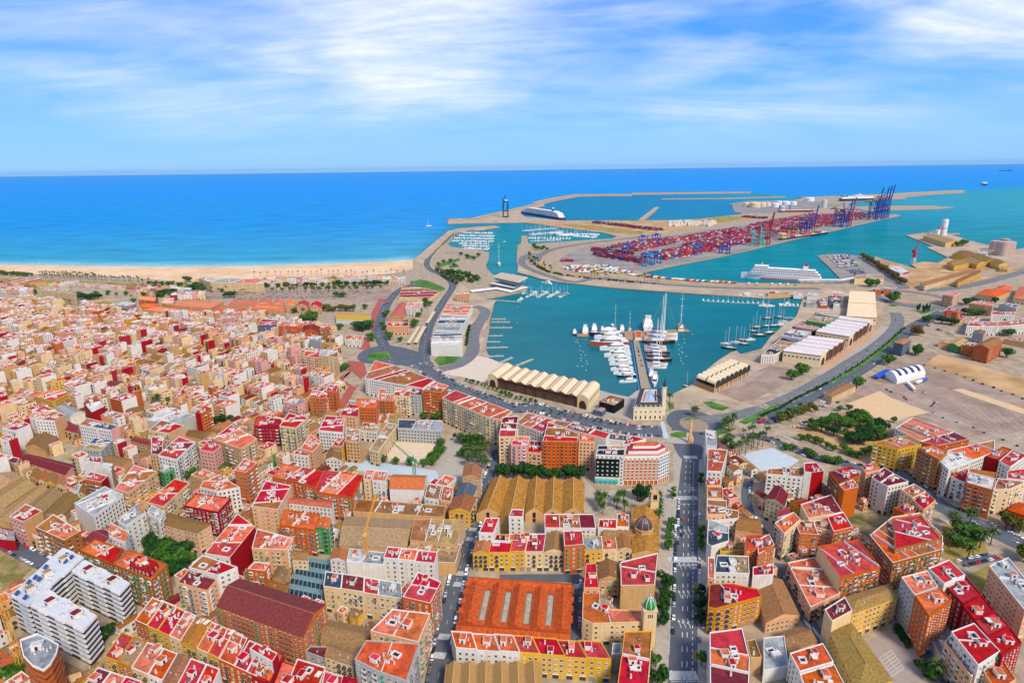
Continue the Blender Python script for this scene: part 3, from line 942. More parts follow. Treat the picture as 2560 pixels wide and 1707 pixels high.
def _win(b, w=1.25, h=1.5, shut=0.0, sm=None):
 b.box(-w / 2 - .09, w / 2 + .09, 0, .06, -.06, h + .09, M_FRAME, bottom=False)
 b.face([(w / 2, .075, 0.04), (-w / 2, .075, 0.04), (-w / 2, .075, h * (1 - shut)), (w / 2, .075, h * (1 - shut))], M_GLASS)
 b.box(-.035, .035, .06, .1, 0, h * (1 - shut), M_FRAME, bottom=False)
 if shut:
  b.box(-w / 2, w / 2, .06, .11, h * (1 - shut), h, sm or M_SHUT)
 b.box(-w / 2 - .12, w / 2 + .12, .0, .2, -.14, -.05, M_FRAME)

def _balc(b, w=2.3, rail=None, glass=False):
 _win(b, 1.5, 2.15, 0.15 if not glass else 0)
 b.box(-w / 2, w / 2, 0, .95, -.22, -.08, M_CONC)
 rm = rail or M_STEEL
 b.box(-w / 2, w / 2, .89, .94, -.08, .92, rm)
 b.box(-w / 2, -w / 2 + .05, .02, .89, -.08, .92, rm)
 b.box(w / 2 - .05, w / 2, .02, .89, -.08, .92, rm)

def _awn(b, m):
 _win(b, 1.3, 1.5, 0)
 n = len(b.v)
 b.v.extend([(-.85, .08, 1.75), (.85, .08, 1.75), (.85, 1.05, .75), (-.85, 1.05, .75), (-.85, .08, 1.69), (.85, .08, 1.69), (.85, 1.05, .69), (-.85, 1.05, .69)])
 k = b.mi(m)
 for f in ((3, 2, 1, 0), (4, 5, 6, 7), (0, 4, 7, 3), (1, 2, 6, 5), (2, 3, 7, 6)):
  b.f.append(tuple(n + i for i in f))
  b.m.append(k)

M_RAILR = flat('brick_parapet', '#c06a3a')
M_RAILW = flat('white_parapet', '#e9e2d6')
M_RAILD = flat('iron_railing', '#3c3a38')
M_AWNR = flat('red_awning', '#b8243a')
M_AWNW = flat('cream_awning', '#e6d2a4')
M_SHUTG = flat('green_shutter', '#2e7f62')
M_SHUTB = flat('brown_shutter', '#7c4a2a')
M_SHOP = flat('shop_glass', '#3a4348', 0.2, 0.4, 0.7, 0.5)

def win_mesh(kind):
 return {
  'w': lambda: unit('window_plain', lambda b: _win(b)),
  's': lambda: unit('window_half_shut', lambda b: _win(b, 1.25, 1.5, .55)),
  'S': lambda: unit('window_shut', lambda b: _win(b, 1.25, 1.5, .96)),
  'g': lambda: unit('window_green_shutter', lambda b: _win(b, 1.25, 1.5, .7, M_SHUTG)),
  'r': lambda: unit('window_brown_shutter', lambda b: _win(b, 1.25, 1.5, .6, M_SHUTB)),
  'b': lambda: unit('balcony_steel', lambda b: _balc(b)),
  'B': lambda: unit('balcony_white', lambda b: _balc(b, 2.6, M_RAILW)),
  'R': lambda: unit('balcony_brick', lambda b: _balc(b, 2.6, M_RAILR)),
  'I': lambda: unit('balcony_iron', lambda b: _balc(b, 1.9, M_RAILD)),
  'A': lambda: unit('window_green_awning', lambda b: _awn(b, M_GREEN)),
  'a': lambda: unit('window_red_awning', lambda b: _awn(b, M_AWNR)),
  'c': lambda: unit('window_cream_awning', lambda b: _awn(b, M_AWNW)),
  'G': lambda: unit('glazed_gallery', lambda b: (b.box(-1.3, 1.3, 0, .8, -.3, 2.0, M_FRAME), b.box(-1.2, 1.2, .8, .83, .75, 1.8, M_GLASS), b.box(-.04, .04, .83, .86, .75, 1.8, M_FRAME))),
  'P': lambda: unit('shop_front', lambda b: (b.box(-1.6, 1.6, 0, .05, 0, 2.6, M_SHOP), b.box(-1.7, 1.7, 0, .35, 2.6, 3.05, M_FRAME))),
  'D': lambda: unit('shop_shutter', lambda b: (b.box(-1.5, 1.5, 0, .06, 0, 2.7, M_STEEL), b.box(-1.6, 1.6, 0, .2, 2.7, 3.0, M_CONC))),
 }[kind]()

PART_NAME = {'w': 'window', 's': 'window', 'S': 'window', 'g': 'window', 'r': 'window', 'b': 'balcony', 'B': 'balcony', 'R': 'balcony', 'I': 'balcony', 'A': 'awning_window', 'a': 'awning_window', 'c': 'awning_window', 'G': 'glazed_gallery', 'P': 'shop_front', 'D': 'shop_shutter'}
STYLE = {'a': 'wwssSgBbbGABw', 'w': 'wwwwssSw', 'o': 'wrIIIrws', 'h': 'wwww', 'q': 'RRwRsAR'}

U_BOX = lambda: unit('unit_box', lambda b: b.box(-.5, .5, -.5, .5, 0, 1, M_OBJ))
U_STAIR = lambda rc: unit('stair_house_' + rc, lambda b: (b.box(-.5, .5, -.5, .5, 0, 1, wmat('w'), rmat(rc)), b.box(-.56, .56, -.56, .56, .93, .965, M_WHITE), b.box(-.15, .12, -.53, -.5, 0, .72, M_DARK)))
U_WELL = lambda: unit('light_well_curb', lambda b: (b.box(-.5, .5, -.5, -.4, 0, 1, M_WHITE), b.box(-.5, .5, .4, .5, 0, 1, M_WHITE), b.box(-.5, -.4, -.4, .4, 0, 1, M_WHITE), b.box(.4, .5, -.4, .4, 0, 1, M_WHITE), b.box(-.4, .4, -.4, .4, 0, .12, M_DARK)))
U_CHIM = lambda: unit('chimney_stack', lambda b: (b.box(-.3, .3, -.3, .3, 0, 1.4, M_WHITE), b.box(-.36, .36, -.36, .36, 1.4, 1.5, M_RAILR), b.box(-.18, .18, -.18, .18, 1.5, 1.75, M_WHITE)))
U_AC = lambda: unit('rooftop_unit', lambda b: (b.box(-.6, .6, -.35, .35, .1, .95, M_STEEL), b.box(-.3, .3, -.4, -.35, .25, .8, M_DARK), b.box(-.55, -.45, -.3, .3, 0, .1, M_DARK), b.box(.45, .55, -.3, .3, 0, .1, M_DARK)))
U_ANT = lambda: unit('aerial', lambda b: (b.box(-.04, .04, -.04, .04, 0, 3.2, M_STEEL), b.box(-.7, .7, -.02, .02, 2.9, 2.96, M_STEEL), b.box(-.5, .5, -.02, .02, 2.5, 2.56, M_STEEL)))
U_SOLAR = lambda: unit('solar_panel_unit', lambda b: (b.face([(-1, -.8, .2), (1, -.8, .2), (1, .7, 1.3), (-1, .7, 1.3)], flat('solar_blue', '#1c4c8e', 0.25)), b.face([(-1, .7, 1.25), (1, .7, 1.25), (1, -.8, .15), (-1, -.8, .15)], M_STEEL), b.beam((-.8, .6, 0), (-.8, .6, 1.2), .08, M_STEEL), b.beam((.8, .6, 0), (.8, .6, 1.2), .08, M_STEEL)))

M_PERG = flat('pergola_cloth', '#e8dcc0')
U_TANK = lambda: unit('water_tank', lambda b: (b.lathe([(.7, .3), (.7, 1.7), (.3, 1.95)], flat('tank_blue_white', '#c4d2da'), 8), b.box(-.5, .5, -.5, .5, 0, .3, M_CONC)))
U_PERG = lambda: unit('pergola', lambda b: (b.box(-1.8, 1.8, -1.3, 1.3, 2.2, 2.3, M_PERG), [b.box(i * 1.7 - .06, i * 1.7 + .06, j * 1.2 - .06, j * 1.2 + .06, 0, 2.2, M_STEEL) for i in (-1, 1) for j in (-1, 1)]))
U_SKYL = lambda: unit('skylight', lambda b: (b.box(-1.2, 1.2, -.8, .8, 0, .4, M_WHITE), b.face([(-1.1, -.7, .41), (1.1, -.7, .41), (1.1, 0, 1.0), (-1.1, 0, 1.0)], M_SHOP), b.face([(-1.1, 0, 1.0), (1.1, 0, 1.0), (1.1, .7, .41), (-1.1, .7, .41)], M_SHOP)))
U_LINE = lambda: unit('laundry_line', lambda b: (b.box(-2, -1.94, -.03, .03, 0, 1.7, M_STEEL), b.box(1.94, 2, -.03, .03, 0, 1.7, M_STEEL), b.box(-1.6, -.7, -.01, .01, .7, 1.6, M_WHITE), b.box(-.4, .3, -.01, .01, .9, 1.6, flat('blue_cloth', '#4a78b8')), b.box(.6, 1.5, -.01, .01, .8, 1.6, M_AWNR)))
BUILT = []            # (object, description, x, y)
STOREY = 3.3
CAMXY = (0.0, 0.0)

def facade(root, c, a, b, n, storeys, style, near, blank, wins, rs, z0=0.0, sh=STOREY, shop=True):
 """openings of one wall from a to b (world), outward normal n; wins collects (kind, x, y, z, rot) in local coordinates"""
 L = math.dist(a, b)
 if L < 2.6 or blank or style == 'n':
  return
 u = ((b[0] - a[0]) / L, (b[1] - a[1]) / L)
 pitch = 3.3 if style in 'aq' else 2.9
 k = max(1, int((L - 1.2) / pitch))
 step = (L - 1.0) / k
 rot = math.atan2(n[1], n[0]) - PI / 2
 colk = [rs.choice(STYLE.get(style, STYLE['w'])) for _ in range(k)]
 for fl in range(int(storeys)):
  z = z0 + fl * sh
  for i in range(k):
   d = 0.5 + step * (i + 0.5)
   x, y = a[0] + u[0] * d - c[0], a[1] + u[1] * d - c[1]
   if fl == 0 and shop and storeys > 2 and style != 'h':
    if i % 2 == 0 and step * 1 > 2.5:
     wins.append((rs.choice('PPDP'), x, y, z + 0.1, rot))
    continue
   q = colk[i]
   if style == 'a' and rs.random() < 0.3:
    q = rs.choice(STYLE['a'])
   wins.append((q, x, y, z + (0.25 if q in 'bBRI' else 0.95), rot))

def building(pts, storeys, wall, roof, style='a', edges=None, name=None, near=None, clutter=True, desc=None, h=None, parent=None, seed=None, cat=None, base=0.0, labelled=True):
 """pts: roof corners (world). edges: {edge index: wall colour or '.'} = blank party walls."""
 edges = edges or {}
 k = len(pts)
 h = h if h is not None else storeys * STOREY + 0.6
 h += 0.0047 * (len(BUILT) % 61)
 if area(pts) < 0:
  pts = pts[::-1]
  # edge i joined old i,i+1 -> new index
  edges = {(k - 2 - i) % k: v for i, v in edges.items()}
 c = (sum(p[0] for p in pts) / k, sum(p[1] for p in pts) / k)
 dist = math.hypot(c[0], c[1])
 rs = random.Random(int(c[0] * 7) * 131 + int(c[1] * 11) if seed is None else seed)
 if near is None:
  near = dist < 470
 loc = [(p[0] - c[0], p[1] - c[1]) for p in pts]
 A = abs(area(pts))
 rk, rc = roof[0], roof[1]
 wm = [wmat(edges[i]) if edges.get(i, '.') in WALL else wmat(wall) for i in range(k)]
 if name is None:
  name = 'apartment_block' if storeys >= 4 else 'house'
 body = MB()
 body.prism(loc, base - 0.5 if base == 0 else base, h, wm, rmat(rc, rk in 'gh'))
 par = parent
 root = body.obj(name if par is None else 'upper_storey', par, (c[0], c[1], 0) if par is None else (c[0] - par.location.x, c[1] - par.location.y, 0))
 ch = 1.0
 top = h
 if rk == 'f':
  b = MB()
  inn = inset(loc, 0.35)
  white = wall in 'wcpkgtbo' and rs.random() < 0.72
  pm = M_WHITE if white else wmat(wall)
  for i in range(k):
   j = (i + 1) % k
   p, q, pi, qi = loc[i], loc[j], inn[i], inn[j]
   b.face([(p[0], p[1], h), (q[0], q[1], h), (q[0], q[1], h + .75), (p[0], p[1], h + .75)], wm[i])
   b.face([(qi[0], qi[1], h), (pi[0], pi[1], h), (pi[0], pi[1], h + .75), (qi[0], qi[1], h + .75)], pm)
   b.face([(p[0], p[1], h + .75), (q[0], q[1], h + .75), (qi[0], qi[1], h + .75), (pi[0], pi[1], h + .75)], pm)
  b.obj('parapet', root)
  rp = MB()
  rp.prism(inset(loc, 0.36), h + 0.02, h + 0.12, rmat(rc))
  rp.obj('roof', root)
  top = h + 0.12
  if A > 260 and clutter:
   # the terrace is shared out between neighbours: other paint beyond a low white wall
   q = inset(loc, 0.5)
   e = max(range(k), key=lambda i: math.dist(q[i], q[(i + 1) % k]))
   ux, uy = q[(e + 1) % k][0] - q[e][0], q[(e + 1) % k][1] - q[e][1]
   Lq = math.hypot(ux, uy)
   ux, uy = ux / Lq, uy / Lq
   ds = [p[0] * ux + p[1] * uy for p in q]
   lo, hi = min(ds), max(ds)
   n = 1 if A < 600 else 2 if A < 1200 else 4
   cuts = sorted(lo + (hi - lo) * ((i + 1) / (n + 1) + rs.uniform(-.08, .08)) for i in range(n)) + [hi + 1]

   def clip(pl, d, sg):
    o2 = []
    for i in range(len(pl)):
     A2, B2 = pl[i - 1], pl[i]
     da, db = (A2[0] * ux + A2[1] * uy - d) * sg, (B2[0] * ux + B2[1] * uy - d) * sg
     if (da >= 0) != (db >= 0):
      t = da / (da - db)
      o2.append((A2[0] + (B2[0] - A2[0]) * t, A2[1] + (B2[1] - A2[1]) * t))
     if db >= 0:
      o2.append(B2)
    return o2
   for i in range(n):
    pl = clip(clip(q, cuts[i], 1), cuts[i + 1], -1)
    if len(pl) < 3:
     continue
    if rs.random() < .8:
     rp = MB()
     rp.prism(pl, top, top + .03 + .01 * i, rmat(rs.choice({'R': 'MCRT', 'C': 'OCRT', 'M': 'RC', 'O': 'CT', 'G': 'WS', 'W': 'GCT', 'T': 'CO'}.get(rc, 'YT'))))
     rp.obj('roof_terrace', root)
    on = [p for p in pl if abs(p[0] * ux + p[1] * uy - cuts[i]) < .01]
    if len(on) >= 2:
     L2 = math.dist(on[0], on[1])
     if L2 > 1.5:
      rp = MB()
      rp.obox(((on[0][0] + on[1][0]) / 2, (on[0][1] + on[1][1]) / 2), (-uy, ux), L2, .35, top - .05, top + rs.choice((.7, .7, 1.6)) + .003 * i, M_WHITE)
      rp.obj('dividing_wall', root)
   top += .06
 else:
  # pitched roof over the corners' main quadrilateral
  q = loc if k == 4 else loc[:4]
  l0, l1 = math.dist(q[0], q[1]), math.dist(q[1], q[2])
  if l0 < l1:
   q = [q[1], q[2], q[3], q[0]]
  rise = min(math.dist(q[1], q[2]), math.dist(q[0], q[3])) * (0.20 if rk == 'g' else 0.17)
  rise = min(rise, 4.5)
  q = inset(q, -0.35)
  m03, m12 = tuple((q[0][i] + q[3][i]) / 2 for i in (0, 1)), tuple((q[1][i] + q[2][i]) / 2 for i in (0, 1))
  if rk == 'h':
   f = min(0.42, 0.5 * math.dist(q[1], q[2]) / max(math.dist(q[0], q[1]), 0.1))
   m03, m12 = tuple(m03[i] + (m12[i] - m03[i]) * f for i in (0, 1)), tuple(m12[i] + (m03[i] - m12[i]) * f for i in (0, 1))
  b = MB()
  rm = rmat(rc, True)
  e = h + 0.02
  P = [(x, y, e) for x, y in q]
  r0, r1 = (m03[0], m03[1], e + rise), (m12[0], m12[1], e + rise)
  b.face([P[0], P[1], r1, r0], rm)
  b.face([P[2], P[3], r0, r1], rm)
  em = rm if rk == 'h' else wmat(wall)
  b.face([P[1], P[2], r1], em)
  b.face([P[3], P[0], r0], em)
  b.face([P[3], P[2], P[1], P[0]], wmat(wall))
  b.beam((r0[0], r0[1], r0[2] + .02), (r1[0], r1[1], r1[2] + .02), 0.35, rmat('T' if rc != 'T' else 'B', True))
  b.obj('roof', root)
  if rk == 'h' and rc == 'C' and A > 800:
   b = MB()
   n1 = inset(loc, min(l0, l1) * .27)
   b.prism(n1, h, h + rise * .75, wmat('c'), rmat('Y'))
   b.obj('court_terrace', root)
  if k > 4:
   rp = MB()
   rp.prism(inset(loc, 0.36), h + 0.005, h + 0.015, rmat(rc, True))
   rp.obj('roof_edge', root)
 # openings
 wins = []
 for i in range(k):
  a, bb = pts[i], pts[(i + 1) % k]
  L = math.dist(a, bb)
  if L < 0.1:
   continue
  n = ((bb[1] - a[1]) / L, -(bb[0] - a[0]) / L)
  mid = ((a[0] + bb[0]) / 2, (a[1] + bb[1]) / 2)
  facing = -(n[0] * mid[0] + n[1] * mid[1]) / math.hypot(*mid)
  if facing < -0.15 or i in edges:
   continue
  facade(root, c, a, bb, n, storeys, style, near, False, wins, rs, z0=base, shop=base == 0)
 if near and len(wins) <= 290:
  for q, x, y, z, rot in wins:
   OB(PART_NAME[q], win_mesh(q), root, (x, y, z), rot)
 elif wins:
  join_windows(root, wins)
 # what stands on the flat roof
 if rk == 'f' and clutter:
  fl = inset(loc, 1.2)

  def spot(mrg=0.0):
   for _ in range(12):
    w = [rs.random() for _ in range(k)]
    s = sum(w)
    x, y = sum(w[i] * fl[i][0] for i in range(k)) / s, sum(w[i] * fl[i][1] for i in range(k)) / s
    if all(math.hypot(x - a, y - bq) > d + mrg for a, bq, d in taken):
     return x, y
   return None
  taken = []
  e = (pts[1][0] - pts[0][0], pts[1][1] - pts[0][1])
  ang = math.atan2(e[1], e[0])
  ns = 1 if A < 330 else 2 if A < 800 else 3 if A < 1500 else 4
  if A < 90 and rs.random() < .5:
   ns = 0
  for _ in range(ns):
   sp = spot(3.0)
   if sp:
    sx, sy = rs.uniform(2.4, 4.2), rs.uniform(2.4, 4.6)
    OB('stair_house', U_STAIR(rs.choice(rc + rc + 'RCC') if rc in 'RCMO' else rs.choice('CRW')), root, (sp[0], sp[1], top), ang + rs.choice((0, PI / 2)), (sx, sy, rs.uniform(2.1, 2.8)))
    taken.append((sp[0], sp[1], 2.2))
  if A > 220:
   for _ in range(1 if A < 600 else 2):
    sp = spot(1.8)
    if sp:
     OB('light_well', U_WELL(), root, (sp[0], sp[1], top), ang, (rs.uniform(3.0, 5.0), rs.uniform(2.6, 3.8), 1.1))
     taken.append((sp[0], sp[1], 2.0))
  nc = rs.randint(1, 3) + int(A / 130)
  for _ in range(min(nc, 9) if near else min(nc, 3)):
   sp = spot(0.6)
   if sp:
    q = rs.random()
    if q < .52:
     OB('chimney', U_CHIM(), root, (sp[0], sp[1], top), ang, rs.uniform(.9, 1.4))
    elif q < .74:
     OB('rooftop_unit', U_AC(), root, (sp[0], sp[1], top), ang)
    elif q < .93:
     nm, um = rs.choice((('water_tank', U_TANK), ('pergola', U_PERG), ('skylight', U_SKYL), ('laundry_line', U_LINE)))
     OB(nm, um(), root, (sp[0], sp[1], top), ang + rs.choice((0, PI / 2)))
    else:
     OB('aerial', U_ANT(), root, (sp[0], sp[1], top), ang + rs.random())
    taken.append((sp[0], sp[1], 0.7))
 elif rk in 'gh' and near:
  for _ in range(rs.randint(0, 2)):
   w = rs.uniform(.2, .8)
   OB('chimney', U_CHIM(), root, (loc[0][0] + (loc[1][0] - loc[0][0]) * w + (loc[2][0] - loc[1][0]) * .3, loc[0][1] + (loc[1][1] - loc[0][1]) * w + (loc[2][1] - loc[1][1]) * .3, h), 0.3)
 if par is None:
  occupy(pts, 1, 0.8)
  if labelled:
   note(root, wall, roof, storeys, c, style, edges, desc, cat)
 return root

WORDS = ['', 'one', 'two', 'three', 'four', 'five', 'six', 'seven', 'eight', 'nine', 'ten', 'eleven', 'twelve']

def note(root, wall, roof, storeys, c, style='', edges=None, desc=None, cat=None):
 rk = {'f': 'flat', 'g': 'gabled', 'h': 'hipped'}[roof[0]]
 st = max(1, int(round(storeys)))
 if desc is None:
  kind = 'block' if 'block' in root.name else 'hall' if root.name.startswith('warehouse') else 'house'
  side = [v for v in (edges or {}).values() if v in WALL and v != wall]
  desc = '%s %s storey %s, %s %s roof' % (WALL[wall][0], WORDS[min(st, 12)], kind, rk, ROOF[roof[1]][0])
  if side:
   desc += ', %s side wall' % WALL[side[0]][0]
 root['category'] = cat or 'building'
 BUILT.append((root, desc, c[0], c[1]))

def join_windows(root, wins):
 b = MB()
 for q, x, y, z, rot in wins:
  u = (math.cos(rot), math.sin(rot))
  n = (-u[1], u[0])
  w, hh = (1.3, 1.5)
  if q in 'PD':
   w, hh = 2.6, 2.5
  elif q in 'bBRI':
   w, hh = 1.5, 2.1
   rm = {'b': M_STEEL, 'B': M_RAILW, 'R': M_RAILR, 'I': M_RAILD}[q]
   b.obox((x + n[0] * .45, y + n[1] * .45), u, 2.4, .9, z - .2, z + .85, rm)
  elif q == 'G':
   w = 2.2
  gm = M_GLASS if q not in 'SgAac' else {'S': M_SHUT, 'g': M_SHUTG, 'A': M_GREEN, 'a': M_AWNR, 'c': M_AWNW}[q]
  p = [(x + u[0] * i * w / 2 + n[0] * .06, y + u[1] * i * w / 2 + n[1] * .06) for i in (1, -1)]
  b.face([(p[0][0], p[0][1], z), (p[1][0], p[1][1], z), (p[1][0], p[1][1], z + hh), (p[0][0], p[0][1], z + hh)], gm)
  b.obox((x + n[0] * .09, y + n[1] * .09), u, w + .3, .16, z - .16, z - .03, M_FRAME)
 b.obj('windows', root, kind='stuff')

def line_building(text):
 f = text.split('|')
 tile, poly, st, wall, roof, style = f[:6]
 edges = {}
 opts = {}
 for x in f[6:]:
  for w in x.split():
   if '=' in w:
    i, v = w.split('=')
    if i.isdigit():
     edges[int(i)] = v
    else:
     opts[i] = v
 desc = None
 for x in f[6:]:
  if x.startswith('"'):
   desc = x.strip('"')
 storeys = float(st)
 h = storeys * STOREY + 0.6
 return building(pts_of(tile, poly, h + (0.75 if roof[0] == 'f' else 0)), storeys, wall, roof, style, edges, name=opts.get('name'), h=h, desc=desc)

def row(tile, a, b, back, n, storeys, walls, roofs, style='o', jitter=0.5):
 """terrace of narrow houses: front eaves from a to b, back corner behind a"""
 h = storeys * STOREY + 0.6
 A, B, C = T(tile, *a, h), T(tile, *b, h), T(tile, *back, h)
 d = (C[0] - A[0], C[1] - A[1])
 cuts = [0] + sorted((i + R.uniform(-.18, .18)) / n for i in range(1, n)) + [1]
 for i in range(n):
  t0, t1 = cuts[i], cuts[i + 1]
  P0 = (A[0] + (B[0] - A[0]) * t0, A[1] + (B[1] - A[1]) * t0)
  P1 = (A[0] + (B[0] - A[0]) * t1, A[1] + (B[1] - A[1]) * t1)
  hh = h + R.uniform(-jitter, jitter) + 0.013 * i
  rf = roofs[i % len(roofs)]
  rt = ('g' if rf in 'TB' else 'f') + rf
  building([P0, P1, (P1[0] + d[0], P1[1] + d[1]), (P0[0] + d[0], P0[1] + d[1])], storeys, walls[i % len(walls)], rt, style, {1: '.', 3: '.'}, name='row_house', h=hh)

